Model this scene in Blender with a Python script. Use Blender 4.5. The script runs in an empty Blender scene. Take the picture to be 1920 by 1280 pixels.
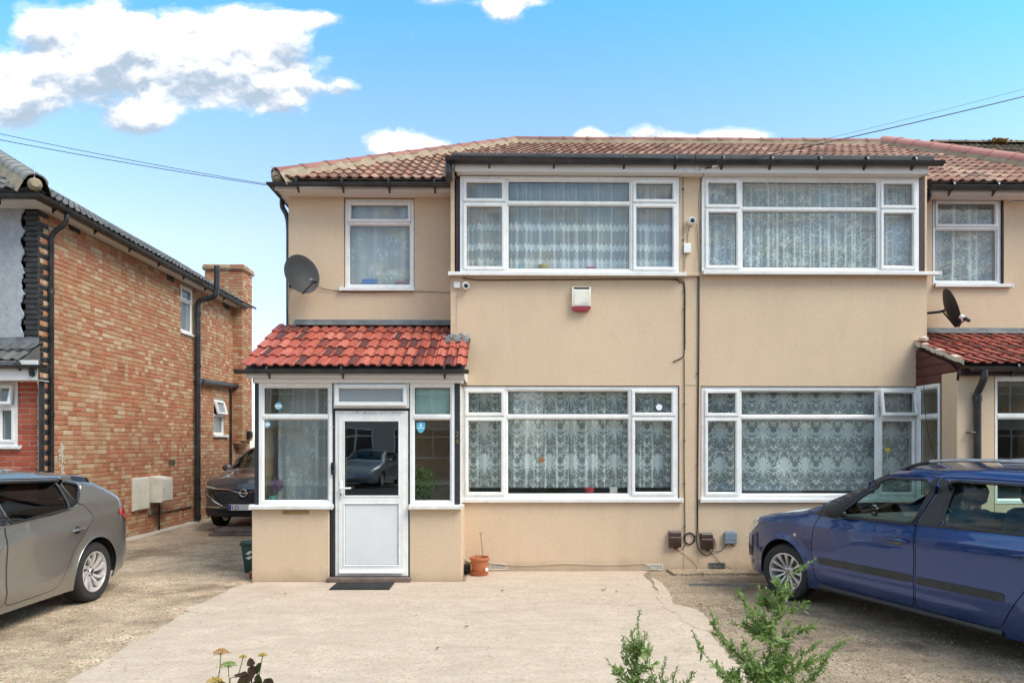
import bpy, bmesh, math, random
import numpy as np
from mathutils import Vector, Matrix, noise as mnoise
from mathutils.geometry import delaunay_2d_cdt
rnd = random.Random(7)
S = bpy.context.scene
COL = S.collection
R = math.radians

# ------------------------------------------------------------------ camera
EYE = 1.67
FPX = 1280.0
YAW = 0.014
cam_data = bpy.data.cameras.new('camera')
cam_data.lens = 24.0
cam_data.sensor_width = 36.0
cam_data.shift_y = 0.1
cam_data.clip_end = 2000.0
cam = bpy.data.objects.new('camera', cam_data)
COL.objects.link(cam)
cam.location = (0, 0, EYE)
cam.rotation_euler = (R(90), 0, -YAW)
S.camera = cam

# ------------------------------------------------------------------ world and sun
SUN_EL, SUN_AZ = R(50), R(122)      # azimuth clockwise from +Y: behind the camera, a little to its right
world = bpy.data.worlds.new('World')
S.world = world
world.use_nodes = True
wn = world.node_tree
wn.nodes.clear()


def nd(nt, typ, **kw):
    n = nt.nodes.new(typ)
    for k, v in kw.items():
        if k.startswith('i_'):
            n.inputs[k[2:].replace('_', ' ')].default_value = v
        else:
            setattr(n, k, v)
    return n


def mth(nt, op, a, b=None, c=None, clamp=False):
    n = nt.nodes.new('ShaderNodeMath')
    n.operation = op
    n.use_clamp = clamp
    for i, v in enumerate((a, b, c)):
        if v is None:
            continue
        if isinstance(v, (int, float)):
            n.inputs[i].default_value = v
        else:
            nt.links.new(v, n.inputs[i])
    return n.outputs[0]


def mixc(nt, fac, a, b, blend='MIX'):
    n = nt.nodes.new('ShaderNodeMix')
    n.data_type = 'RGBA'
    n.blend_type = blend
    for s, v in ((n.inputs[0], fac), (n.inputs[6], a), (n.inputs[7], b)):
        if isinstance(v, (int, float)):
            s.default_value = v
        elif isinstance(v, (tuple, list)):
            s.default_value = (*v[:3], 1)
        else:
            nt.links.new(v, s)
    return n.outputs[2]


def ramp(nt, fac, stops, interp='LINEAR'):
    n = nt.nodes.new('ShaderNodeValToRGB')
    n.color_ramp.interpolation = interp
    els = n.color_ramp.elements
    while len(els) < len(stops):
        els.new(0.5)
    for e, (p, c) in zip(els, stops):
        e.position = p
        e.color = (*c, 1) if isinstance(c, (tuple, list)) else (c, c, c, 1)
    if fac is not None:
        nt.links.new(fac, n.inputs[0])
    return n.outputs[0]


sky = nd(wn, 'ShaderNodeTexSky', sky_type='NISHITA', sun_disc=False, sun_elevation=SUN_EL, sun_rotation=SUN_AZ,
         altitude=50, air_density=1.0, dust_density=0.6, ozone_density=1.6)
tc = nd(wn, 'ShaderNodeTexCoord')
sep = nd(wn, 'ShaderNodeSeparateXYZ')
wn.links.new(tc.outputs['Generated'], sep.inputs[0])
dx, dy, dz = sep.outputs
ay = mth(wn, 'MAXIMUM', mth(wn, 'ABSOLUTE', dy), 0.08)
u = mth(wn, 'DIVIDE', dx, ay)
v = mth(wn, 'DIVIDE', dz, ay)
front = mth(wn, 'GREATER_THAN', dy, 0.0)
cmb = nd(wn, 'ShaderNodeCombineXYZ')
wn.links.new(u, cmb.inputs[0]); wn.links.new(mth(wn, 'MULTIPLY', v, 1.5), cmb.inputs[1]); wn.links.new(dy, cmb.inputs[2])
# away from the view the clouds lie on a flat deck overhead
dk = mth(wn, 'ADD', mth(wn, 'ABSOLUTE', dz), 0.22)
deck = nd(wn, 'ShaderNodeCombineXYZ')
wn.links.new(mth(wn, 'DIVIDE', dx, dk), deck.inputs[0]); wn.links.new(mth(wn, 'DIVIDE', dy, dk), deck.inputs[1])
outside = mth(wn, 'SUBTRACT', 1.0, mth(wn, 'MULTIPLY', mth(wn, 'MULTIPLY', front, mth(wn, 'LESS_THAN', mth(wn, 'ABSOLUTE', u), 1.1)), mth(wn, 'LESS_THAN', v, 1.0)))
mv = nd(wn, 'ShaderNodeMix', data_type='VECTOR')
wn.links.new(outside, mv.inputs[0]); wn.links.new(cmb.outputs[0], mv.inputs[4]); wn.links.new(deck.outputs[0], mv.inputs[5])
cvec = mv.outputs[1]
n1 = nd(wn, 'ShaderNodeTexNoise', i_Scale=6.5, i_Detail=10.0, i_Roughness=0.52, i_Distortion=0.15)
wn.links.new(cvec, n1.inputs['Vector'])
nse = n1.outputs['Fac']
n2 = nd(wn, 'ShaderNodeTexNoise', i_Scale=1.6, i_Detail=3.0)
wn.links.new(cvec, n2.inputs['Vector'])
CLOUDS = [  # centre px, centre py, half width, half height, weight (pixels of a 1920 wide frame)
    (90, 120, 170, 75, 1.0), (185, 75, 100, 75, 1.0), (300, 110, 150, 85, 1.0), (420, 125, 150, 80, 1.1), (520, 150, 110, 62, 1.1),
    (430, 40, 190, 55, .6), (500, 30, 110, 50, .45), (600, 42, 60, 16, .9), (645, 172, 45, 22, .9), (30, 205, 90, 52, 1.6), (250, 235, 60, 32, 1.25),
    (725, 268, 85, 34, 1.25), (805, 280, 55, 18, 1.2), (1240, 260, 66, 28, 1.5), (1385, 258, 66, 26, 1.5), (1102, 255, 28, 22, 1.6), (1310, 266, 28, 14, 1.3),
    (945, 14, 45, 36, 1.1), (1010, 2, 60, 16, .8), (830, 5, 90, 16, .75), (40, 20, 30, 20, .2), (1775, 245, 14, 22, .25), (950, 350, 500, 40, .08)]
tot = None
shd = None
for (px, py, hw, hh, w) in CLOUDS:
    a0 = (px - 942) / FPX
    b0 = (832 - py) / FPX
    da = mth(wn, 'MULTIPLY', mth(wn, 'SUBTRACT', u, a0), FPX / hw)
    db = mth(wn, 'MULTIPLY', mth(wn, 'SUBTRACT', v, b0), FPX / hh)
    q = mth(wn, 'ADD', mth(wn, 'MULTIPLY', da, da), mth(wn, 'MULTIPLY', db, db))
    g = mth(wn, 'MULTIPLY', mth(wn, 'EXPONENT', mth(wn, 'MULTIPLY', q, -0.9)), w)
    s_ = mth(wn, 'MULTIPLY', g, db)
    tot = g if tot is None else mth(wn, 'ADD', tot, g)
    shd = s_ if shd is None else mth(wn, 'ADD', shd, s_)
tot = mth(wn, 'MULTIPLY', tot, front)
# elsewhere in the sky: the same broken cumulus, by noise alone
wide = mth(wn, 'ADD', mth(wn, 'MULTIPLY', mth(wn, 'SUBTRACT', n2.outputs['Fac'], 0.5), 2.2), 1.05)
tot = mth(wn, 'ADD', tot, mth(wn, 'MULTIPLY', wide, outside))
n3 = nd(wn, 'ShaderNodeTexNoise', i_Scale=6.5, i_Detail=7.0, i_Roughness=0.5, i_Distortion=0.15)
upv = nd(wn, 'ShaderNodeVectorMath', operation='ADD')
upv.inputs[1].default_value = (-0.008, 0.030, 0.0)
wn.links.new(cvec, upv.inputs[0]); wn.links.new(upv.outputs[0], n3.inputs['Vector'])
relief = mth(wn, 'SUBTRACT', nse, n3.outputs['Fac'])


def puffs(vec):
    # rounded cauliflower heads: fractal cells, bent a little by noise
    wz = nd(wn, 'ShaderNodeTexNoise', i_Scale=9.0, i_Detail=3.0)
    wn.links.new(vec, wz.inputs['Vector'])
    ad = nd(wn, 'ShaderNodeVectorMath', operation='MULTIPLY_ADD')
    wn.links.new(wz.outputs['Color'], ad.inputs[0])
    ad.inputs[1].default_value = (0.07, 0.07, 0.0)
    wn.links.new(vec, ad.inputs[2])
    vo = nd(wn, 'ShaderNodeTexVoronoi')
    vo.feature = 'F1'
    vo.inputs['Scale'].default_value = 7.5
    vo.inputs['Detail'].default_value = 4.0
    vo.inputs['Roughness'].default_value = 0.52
    vo.inputs['Lacunarity'].default_value = 2.3
    wn.links.new(ad.outputs[0], vo.inputs['Vector'])
    return vo.outputs['Distance']


pf = puffs(cvec)
pf2 = puffs(upv.outputs[0])
relief = mth(wn, 'ADD', mth(wn, 'MULTIPLY', relief, 0.5), mth(wn, 'MULTIPLY', mth(wn, 'SUBTRACT', pf2, pf), 0.35))
dens = mth(wn, 'ADD', mth(wn, 'MULTIPLY', tot, 1.05), mth(wn, 'ADD', mth(wn, 'MULTIPLY', mth(wn, 'SUBTRACT', nse, 0.5), 2.0), mth(wn, 'MULTIPLY', mth(wn, 'SUBTRACT', 0.42, pf), 0.9)))
mask = ramp(wn, mth(wn, 'MULTIPLY', dens, 0.8), [(0.14, 0.0), (0.34, 0.25), (0.54, 0.8), (0.78, 1.0)], 'EASE')
lit = mth(wn, 'ADD', mth(wn, 'MULTIPLY', shd, 0.55), mth(wn, 'ADD', 0.62, mth(wn, 'MULTIPLY', relief, 5.0)), clamp=True)
ccol = ramp(wn, lit, [(0.0, (.36, .44, .53)), (0.25, (.48, .54, .62)), (0.5, (.66, .69, .74)), (0.75, (.92, .92, .93)), (1.0, (1.05, 1.04, 1.03))])
ccol = mixc(wn, 1.0, ccol, (5.0, 5.0, 5.0), 'MULTIPLY')
elev = ramp(wn, v, [(0.0, (0.80, 0.80, 0.88)), (0.15, (1.02, 0.88, 0.92)), (0.30, (1.28, 1.10, 1.02)), (0.46, (1.08, 1.20, 1.10)), (0.65, (0.62, 1.26, 1.22))])
skyc = mixc(wn, 1.0, sky.outputs[0], elev, 'MULTIPLY')
skyc = mixc(wn, mth(wn, 'MULTIPLY', mask, 0.97), skyc, ccol)
bg = nd(wn, 'ShaderNodeBackground')
bg.inputs['Strength'].default_value = 0.115
wn.links.new(skyc, bg.inputs['Color'])
wo = nd(wn, 'ShaderNodeOutputWorld')
wn.links.new(bg.outputs[0], wo.inputs[0])

sun_data = bpy.data.lights.new('sun', 'SUN')
sun_data.energy = 1.7
sun_data.angle = R(34)
sun_data.color = (1.0, 0.945, 0.86)
sun = bpy.data.objects.new('sun', sun_data)
COL.objects.link(sun)
sd = Vector((math.sin(SUN_AZ) * math.cos(SUN_EL), math.cos(SUN_AZ) * math.cos(SUN_EL), math.sin(SUN_EL)))
sun.rotation_euler = sd.to_track_quat('Z', 'Y').to_euler()

S.view_settings.view_transform = 'Standard'
S.view_settings.look = 'None'
S.view_settings.gamma = 1.0
S.view_settings.exposure = 1.3
S.view_settings.use_curve_mapping = False
S.render.engine = 'CYCLES'
S.cycles.max_bounces = 8
S.cycles.transparent_max_bounces = 24
S.cycles.use_adaptive_sampling = True
S.cycles.adaptive_threshold = 0.02
S.cycles.use_denoising = True
S.cycles.sample_clamp_indirect = 6.0
S.cycles.caustics_reflective = False
S.cycles.caustics_refractive = False

# ------------------------------------------------------------------ measuring: a pixel of the photograph on a plane of the place
def _dir(px):
    a = (px - 960) / FPX
    return math.sin(YAW) + a * math.cos(YAW), math.cos(YAW) - a * math.sin(YAW)


def at(px, py, Y):
    x, y = _dir(px)
    s = Y / y
    return Vector((s * x, Y, EYE + s * (832 - py) / FPX))


def atX(px, py, X):
    x, y = _dir(px)
    s = X / x
    return Vector((X, s * y, EYE + s * (832 - py) / FPX))


def ground(px, py, h=0.0):
    s = (EYE - h) / ((py - 832) / FPX)
    x, y = _dir(px)
    return Vector((s * x, s * y, h))


# ------------------------------------------------------------------ mesh builder
class MB:
    def __init__(self):
        self.v, self.f, self.m = [], [], []

    def add(self, vs, fs, mi=0, M=None):
        o = len(self.v)
        self.v += [tuple(M @ Vector(p)) if M is not None else tuple(p) for p in vs]
        self.f += [tuple(i + o for i in f) for f in fs]
        self.m += [mi] * len(fs)
        return self

    def box(self, x0, x1, y0, y1, z0, z1, mi=0, M=None):
        vs = [(x, y, z) for x in (x0, x1) for y in (y0, y1) for z in (z0, z1)]
        fs = [(0, 1, 3, 2), (4, 6, 7, 5), (0, 4, 5, 1), (2, 3, 7, 6), (0, 2, 6, 4), (1, 5, 7, 3)]
        return self.add(vs, fs, mi, M)

    def cbox(self, x0, x1, y0, y1, z0, z1, c=0.005, mi=0, M=None):
        """box with chamfered edges"""
        xs, ys, zs = (x0, x1), (y0, y1), (z0, z1)
        vs, ix = [], {}
        for i in (0, 1):
            for j in (0, 1):
                for k in (0, 1):
                    sx, sy, sz = (1, -1)[i] * c, (1, -1)[j] * c, (1, -1)[k] * c
                    for a in range(3):
                        p = [xs[i] + sx, ys[j] + sy, zs[k] + sz]
                        p[a] -= (sx, sy, sz)[a]
                        ix[(i, j, k, a)] = len(vs)
                        vs.append(tuple(p))
        fs = []
        fs += [tuple(ix[(i, j, k, 0)] for j, k in ((0, 0), (1, 0), (1, 1), (0, 1))) for i in (0, 1)]
        fs += [tuple(ix[(i, j, k, 1)] for i, k in ((0, 0), (1, 0), (1, 1), (0, 1))) for j in (0, 1)]
        fs += [tuple(ix[(i, j, k, 2)] for i, j in ((0, 0), (1, 0), (1, 1), (0, 1))) for k in (0, 1)]
        for i in (0, 1):
            for j in (0, 1):
                fs.append((ix[(i, j, 0, 0)], ix[(i, j, 1, 0)], ix[(i, j, 1, 1)], ix[(i, j, 0, 1)]))
            for k in (0, 1):
                fs.append((ix[(i, 0, k, 0)], ix[(i, 1, k, 0)], ix[(i, 1, k, 2)], ix[(i, 0, k, 2)]))
        for j in (0, 1):
            for k in (0, 1):
                fs.append((ix[(0, j, k, 1)], ix[(1, j, k, 1)], ix[(1, j, k, 2)], ix[(0, j, k, 2)]))
        for i in (0, 1):
            for j in (0, 1):
                for k in (0, 1):
                    fs.append(tuple(ix[(i, j, k, a)] for a in range(3)))
        return self.add(vs, fs, mi, M)

    def tube(self, pts, r, n=8, mi=0, cap=True, M=None):
        pts = [Vector(p) for p in pts]
        rs = r if isinstance(r, (list, tuple)) else [r] * len(pts)
        vs, fs = [], []
        up = None
        for i, p in enumerate(pts):
            t = (pts[min(i + 1, len(pts) - 1)] - pts[max(i - 1, 0)])
            if t.length < 1e-9:
                t = Vector((0, 0, 1))
            t.normalize()
            if up is None:
                up = t.orthogonal().normalized()
            up = (up - t * up.dot(t))
            up = up.normalized() if up.length > 1e-6 else t.orthogonal().normalized()
            b = t.cross(up)
            for k in range(n):
                a = 2 * math.pi * k / n
                vs.append(tuple(p + (up * math.cos(a) + b * math.sin(a)) * rs[i]))
        for i in range(len(pts) - 1):
            for k in range(n):
                k2 = (k + 1) % n
                fs.append((i * n + k, i * n + k2, (i + 1) * n + k2, (i + 1) * n + k))
        if cap:
            fs.append(tuple(range(n))[::-1])
            fs.append(tuple((len(pts) - 1) * n + k for k in range(n)))
        return self.add(vs, fs, mi, M)

    def lathe(self, prof, n=24, axis='Z', mi=0, M=None, closed=False, cap=True):
        vs, fs = [], []
        for (r, h) in prof:
            for k in range(n):
                a = 2 * math.pi * k / n
                c, s = r * math.cos(a), r * math.sin(a)
                vs.append({'Z': (c, s, h), 'Y': (c, h, s), 'X': (h, c, s)}[axis])
        m = len(prof)
        rng = range(m) if closed else range(m - 1)
        for i in rng:
            j = (i + 1) % m
            for k in range(n):
                k2 = (k + 1) % n
                fs.append((i * n + k, i * n + k2, j * n + k2, j * n + k))
        if not closed and cap:
            if prof[0][0] > 1e-6:
                fs.append(tuple(range(n))[::-1])
            if prof[-1][0] > 1e-6:
                fs.append(tuple((m - 1) * n + k for k in range(n)))
        return self.add(vs, fs, mi, M)

    def prism(self, poly, a0, a1, axis='Y', mi=0, M=None):
        """poly: 2D points; extruded along an axis"""
        n = len(poly)
        put = {'Y': lambda p, a: (p[0], a, p[1]), 'X': lambda p, a: (a, p[0], p[1]), 'Z': lambda p, a: (p[0], p[1], a)}[axis]
        vs = [put(p, a0) for p in poly] + [put(p, a1) for p in poly]
        fs = [tuple(range(n)), tuple(range(n, 2 * n))[::-1]] + [(i, (i + 1) % n, n + (i + 1) % n, n + i) for i in range(n)]
        return self.add(vs, fs, mi, M)

    def build(self, name, mat, parent=None, smooth=False, fix=True, **tags):
        me = bpy.data.meshes.new(name)
        me.from_pydata(self.v, [], self.f)
        mats = mat if isinstance(mat, (list, tuple)) else [mat]
        for m_ in mats:
            me.materials.append(m_)
        if len(mats) > 1:
            me.polygons.foreach_set('material_index', self.m)
        if fix:
            bm = bmesh.new()
            bm.from_mesh(me)
            bmesh.ops.recalc_face_normals(bm, faces=bm.faces)
            bm.to_mesh(me)
            bm.free()
        if smooth:
            me.shade_smooth()
            if smooth is not True:
                me.set_sharp_from_angle(angle=R(smooth))
        me.update()
        return link(name, me, parent, **tags)


def link(name, data, parent=None, **tags):
    o = bpy.data.objects.new(name, data)
    COL.objects.link(o)
    if parent is not None:
        o.parent = parent
    for k, v_ in tags.items():
        o[k] = v_
    return o


def thing(name, label, cat, loc=(0, 0, 0), rz=0.0, group=None):
    o = link(name, None, None, label=label, category=cat)
    o.location = loc
    o.rotation_euler = (0, 0, rz)
    o.empty_display_size = 0.1
    if group:
        o['group'] = group
    return o


def part(name, parent, loc=(0, 0, 0), rz=0.0):
    o = link(name, None, parent)
    o.location = loc
    o.rotation_euler = (0, 0, rz)
    o.empty_display_size = 0.1
    return o


def one(o, label, cat, group=None):
    o['label'] = label
    o['category'] = cat
    if group:
        o['group'] = group
    return o


def copy_tree(o, parent=None):
    c = o.copy()
    COL.objects.link(c)
    c.parent = parent
    for ch in list(o.children):
        copy_tree(ch, c)
    return c


def wall_panel(name, x0, x1, z0, z1, y, th, holes, mat, parent, axis='Y', **tags):
    """a wall face at y with thickness th and rectangular holes (x0,x1,z0,z1) with real reveals"""
    xs = sorted(set([x0, x1] + [h for H in holes for h in H[:2] if x0 < h < x1]))
    zs = sorted(set([z0, z1] + [h for H in holes for h in H[2:] if z0 < h < z1]))

    def solid(i, j):
        if not (0 <= i < len(xs) - 1 and 0 <= j < len(zs) - 1):
            return False
        cx, cz = (xs[i] + xs[i + 1]) / 2, (zs[j] + zs[j + 1]) / 2
        return not any(H[0] < cx < H[1] and H[2] < cz < H[3] for H in holes)
    mb = MB()

    def P(a, b, c):
        return (a, b, c) if axis == 'Y' else (b, a, c)
    for i in range(len(xs) - 1):
        for j in range(len(zs) - 1):
            if not solid(i, j):
                continue
            a, b, c, d = xs[i], xs[i + 1], zs[j], zs[j + 1]
            mb.add([P(a, y, c), P(b, y, c), P(b, y, d), P(a, y, d)], [(0, 1, 2, 3)])
            mb.add([P(a, y + th, c), P(b, y + th, c), P(b, y + th, d), P(a, y + th, d)], [(3, 2, 1, 0)])
            if not solid(i - 1, j):
                mb.add([P(a, y, c), P(a, y + th, c), P(a, y + th, d), P(a, y, d)], [(0, 3, 2, 1)])
            if not solid(i + 1, j):
                mb.add([P(b, y, c), P(b, y + th, c), P(b, y + th, d), P(b, y, d)], [(0, 1, 2, 3)])
            if not solid(i, j - 1):
                mb.add([P(a, y, c), P(b, y, c), P(b, y + th, c), P(a, y + th, c)], [(0, 3, 2, 1)])
            if not solid(i, j + 1):
                mb.add([P(a, y, d), P(b, y, d), P(b, y + th, d), P(a, y + th, d)], [(0, 1, 2, 3)])
    o = mb.build(name, mat, parent, fix=False, **tags)
    bm = bmesh.new()
    bm.from_mesh(o.data)
    bmesh.ops.remove_doubles(bm, verts=bm.verts, dist=1e-5)
    bmesh.ops.recalc_face_normals(bm, faces=bm.faces)
    bm.to_mesh(o.data)
    bm.free()
    return o


# ------------------------------------------------------------------ materials
def new_mat(name):
    m = bpy.data.materials.new(name)
    m.use_nodes = True
    nt = m.node_tree
    nt.nodes.clear()
    out = nt.nodes.new('ShaderNodeOutputMaterial')
    b = nt.nodes.new('ShaderNodeBsdfPrincipled')
    nt.links.new(b.outputs[0], out.inputs[0])
    return m, nt, b, out


def pos(nt, scale=None):
    g = nt.nodes.new('ShaderNodeNewGeometry')
    o = g.outputs['Position']
    if scale:
        mp = nt.nodes.new('ShaderNodeMapping')
        mp.inputs['Scale'].default_value = scale
        nt.links.new(o, mp.inputs[0])
        o = mp.outputs[0]
    return o


def noise(nt, vec, scale, detail=4.0, rough=0.55, dist=0.0):
    n = nd(nt, 'ShaderNodeTexNoise')
    n.inputs['Scale'].default_value = scale
    n.inputs['Detail'].default_value = detail
    n.inputs['Roughness'].default_value = rough
    n.inputs['Distortion'].default_value = dist
    nt.links.new(vec, n.inputs['Vector'])
    return n.outputs['Fac']


def bump(nt, b, h, strength=0.5, dist=0.01, prev=None):
    n = nt.nodes.new('ShaderNodeBump')
    n.inputs['Strength'].default_value = strength
    n.inputs['Distance'].default_value = dist
    nt.links.new(h, n.inputs['Height'])
    if prev is not None:
        nt.links.new(prev, n.inputs['Normal'])
    if b is not None:
        nt.links.new(n.outputs[0], b.inputs['Normal'])
    return n.outputs[0]


def rand_out(nt):
    """a number of its own for each loose piece, whether it is an object or an island of a joined mesh"""
    oi = nt.nodes.new('ShaderNodeObjectInfo')
    g = nt.nodes.new('ShaderNodeNewGeometry')
    return mth(nt, 'FRACT', mth(nt, 'ADD', oi.outputs['Random'], g.outputs['Random Per Island']))


def pm(name, col, rough=0.5, metal=0.0, var=0.12, vs=3.0, bs=0.0, bscale=80.0, bd=0.002, spec=0.5, dirt=None, dirt_amt=0.35, dscale=2.0, coat=0.0):
    m, nt, b, out = new_mat(name)
    p = pos(nt)
    c1 = tuple(max(0, c * (1 - var)) for c in col)
    c2 = tuple(min(1, c * (1 + var)) for c in col)
    f = ramp(nt, noise(nt, p, vs, 5), [(0.3, 0.0), (0.7, 1.0)])
    c = mixc(nt, f, c1, c2)
    if dirt is not None:
        d = ramp(nt, noise(nt, p, dscale, 8, 0.65), [(0.45, 0.0), (0.75, 1.0)])
        c = mixc(nt, mth(nt, 'MULTIPLY', d, dirt_amt), c, dirt)
    nt.links.new(c, b.inputs['Base Color'])
    r = mth(nt, 'ADD', rough - 0.06, mth(nt, 'MULTIPLY', noise(nt, p, vs * 4, 3), 0.12), clamp=True)
    nt.links.new(r, b.inputs['Roughness'])
    b.inputs['Metallic'].default_value = metal
    b.inputs['Specular IOR Level'].default_value = spec
    if coat:
        b.inputs['Coat Weight'].default_value = coat
        b.inputs['Coat Roughness'].default_value = 0.03
    if bs:
        bump(nt, b, noise(nt, p, bscale, 3), bs, bd)
    return m


M = {}


def render_mat(name, col, stain):
    """painted spar render: fine grit relief, faint large unevenness, rain streaks under sills"""
    m, nt, b, out = new_mat(name)
    p = pos(nt)
    big = noise(nt, p, 0.7, 4)
    mid = noise(nt, pos(nt, (1, 1, 0.35)), 4.0, 5)
    c = mixc(nt, ramp(nt, big, [(0.3, 0.0), (0.7, 1.0)]), tuple(x * 0.95 for x in col), tuple(min(1, x * 1.04) for x in col))
    c = mixc(nt, mth(nt, 'MULTIPLY', ramp(nt, mid, [(0.5, 0.0), (0.8, 1.0)]), 0.22), c, stain)
    grit = noise(nt, p, 48, 4, 0.85)
    c = mixc(nt, mth(nt, 'MULTIPLY', ramp(nt, grit, [(0.50, 0.0), (0.66, 1.0)]), 0.34), c, tuple(x * 0.62 for x in col))
    strk = ramp(nt, noise(nt, pos(nt, (9, 9, 0.5)), 1.0, 6, 0.7), [(0.56, 0.0), (0.74, 1.0)])
    c = mixc(nt, mth(nt, 'MULTIPLY', strk, 0.20), c, stain)
    # ground splash
    sp = nd(nt, 'ShaderNodeSeparateXYZ')
    nt.links.new(p, sp.inputs[0])
    low = ramp(nt, mth(nt, 'ADD', mth(nt, 'MULTIPLY', sp.outputs[2], 2.2), mth(nt, 'MULTIPLY', noise(nt, p, 3.0, 6), 0.7)), [(0.35, 1.0), (0.75, 0.0)])
    c = mixc(nt, mth(nt, 'MULTIPLY', low, 0.45), c, tuple(x * 0.6 for x in stain))
    nt.links.new(c, b.inputs['Base Color'])
    b.inputs['Roughness'].default_value = 0.92
    b.inputs['Specular IOR Level'].default_value = 0.2
    bump(nt, b, noise(nt, p, 120, 3, 0.7), 0.55, 0.006)
    return m


M['beige'] = render_mat('beige_render', (0.665, 0.495, 0.34), (0.45, 0.33, 0.22))
M['upvc'] = pm('white_plastic_frame', (0.80, 0.79, 0.765), 0.28, var=0.03, dirt=(0.48, 0.42, 0.35), dirt_amt=0.32, dscale=5)
M['fascia'] = pm('white_fascia_board', (0.74, 0.71, 0.68), 0.4, var=0.05, dirt=(0.45, 0.38, 0.31), dirt_amt=0.3, dscale=3)
M['sill'] = pm('white_sill', (0.76, 0.74, 0.71), 0.4, var=0.05, dirt=(0.40, 0.34, 0.28), dirt_amt=0.45, dscale=6)
M['black_plastic'] = pm('black_gutter_plastic', (0.018, 0.018, 0.020), 0.34, var=0.3, dirt=(0.10, 0.09, 0.08), dirt_amt=0.4, dscale=6)
M['post'] = pm('dark_slate_post', (0.022, 0.024, 0.030), 0.45, var=0.2)
M['purple'] = pm('dark_plum_timber', (0.040, 0.016, 0.018), 0.5, var=0.25)
M['maroon'] = pm('maroon_stained_board', (0.085, 0.022, 0.017), 0.55, var=0.25, vs=6, bs=0.4, bscale=40)
M['felt'] = pm('roofing_felt', (0.055, 0.058, 0.062), 0.75, var=0.3, bs=0.5, bscale=60, dirt=(0.16, 0.16, 0.14), dscale=4)
M['lead'] = pm('lead_flashing', (0.13, 0.135, 0.14), 0.55, metal=0.3, var=0.3, vs=5, bs=0.5, bscale=18, bd=0.01, dirt=(0.32, 0.32, 0.31), dscale=6)
M['room'] = pm('room_plaster', (0.34, 0.32, 0.29), 0.8, var=0.05)
M['mortar'] = pm('sandy_mortar', (0.34, 0.265, 0.18), 0.9, var=0.2, vs=9, bs=0.6, bscale=60, bd=0.005, dirt=(0.14, 0.12, 0.08), dscale=5)
M['dark'] = pm('dark_void', (0.012, 0.012, 0.012), 0.8, var=0.1)
M['cable'] = pm('black_cable', (0.015, 0.014, 0.013), 0.5, var=0.1)
M['white_cable'] = pm('off_white_cable', (0.55, 0.47, 0.37), 0.5, var=0.1)
M['steel'] = pm('galvanised_steel', (0.42, 0.43, 0.44), 0.38, metal=0.8, var=0.2, vs=20)
M['silver'] = pm('bright_metal', (0.75, 0.75, 0.75), 0.18, metal=1.0, var=0.05)
M['brown_box'] = pm('brown_plastic_box', (0.050, 0.024, 0.018), 0.4, var=0.2, dirt=(0.14, 0.09, 0.07), dscale=20)
M['grey_box'] = pm('grey_blue_plastic', (0.20, 0.24, 0.29), 0.45, var=0.08)
M['white'] = pm('white_housing', (0.78, 0.78, 0.77), 0.35, var=0.04)
M['cream'] = pm('cream_cabinet', (0.76, 0.71, 0.61), 0.5, var=0.05, dirt=(0.40, 0.34, 0.25), dirt_amt=0.4, dscale=5)
M['red_lens'] = pm('red_plastic', (0.28, 0.022, 0.030), 0.25, var=0.1)
M['terracotta'] = pm('terracotta_plastic', (0.47, 0.135, 0.050), 0.5, var=0.12, dirt=(0.5, 0.25, 0.14), dscale=8)
M['soil'] = pm('dry_soil', (0.06, 0.04, 0.028), 0.95, var=0.4, vs=30, bs=1, bscale=50, bd=0.01)
M['green_bin'] = pm('dark_green_plastic', (0.010, 0.060, 0.045), 0.35, var=0.15)
M['rubber'] = pm('black_rubber', (0.016, 0.016, 0.016), 0.75, var=0.25, bs=0.3, bscale=120)
M['brass'] = pm('aged_brass', (0.33, 0.24, 0.11), 0.4, metal=0.6, var=0.2)
M['panel'] = pm('white_door_panel', (0.70, 0.70, 0.70), 0.35, var=0.03, dirt=(0.5, 0.47, 0.42), dirt_amt=0.15)
M['old_wood'] = pm('weathered_wood', (0.17, 0.13, 0.105), 0.85, var=0.3, vs=8, bs=0.8, bscale=50, bd=0.006, dirt=(0.06, 0.05, 0.04), dscale=6)
M['red_wood'] = pm('stone_threshold', (0.15, 0.105, 0.085), 0.8, var=0.3, vs=8, bs=0.6, bscale=40, bd=0.005)
M['dish'] = pm('dark_grey_dish', (0.028, 0.028, 0.030), 0.6, var=0.15, spec=0.3)
M['sticker_blue'] = pm('blue_sticker', (0.10, 0.42, 0.58), 0.4, var=0.05)
M['sticker_white'] = pm('white_sticker', (0.75, 0.78, 0.80), 0.4, var=0.05)


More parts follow.
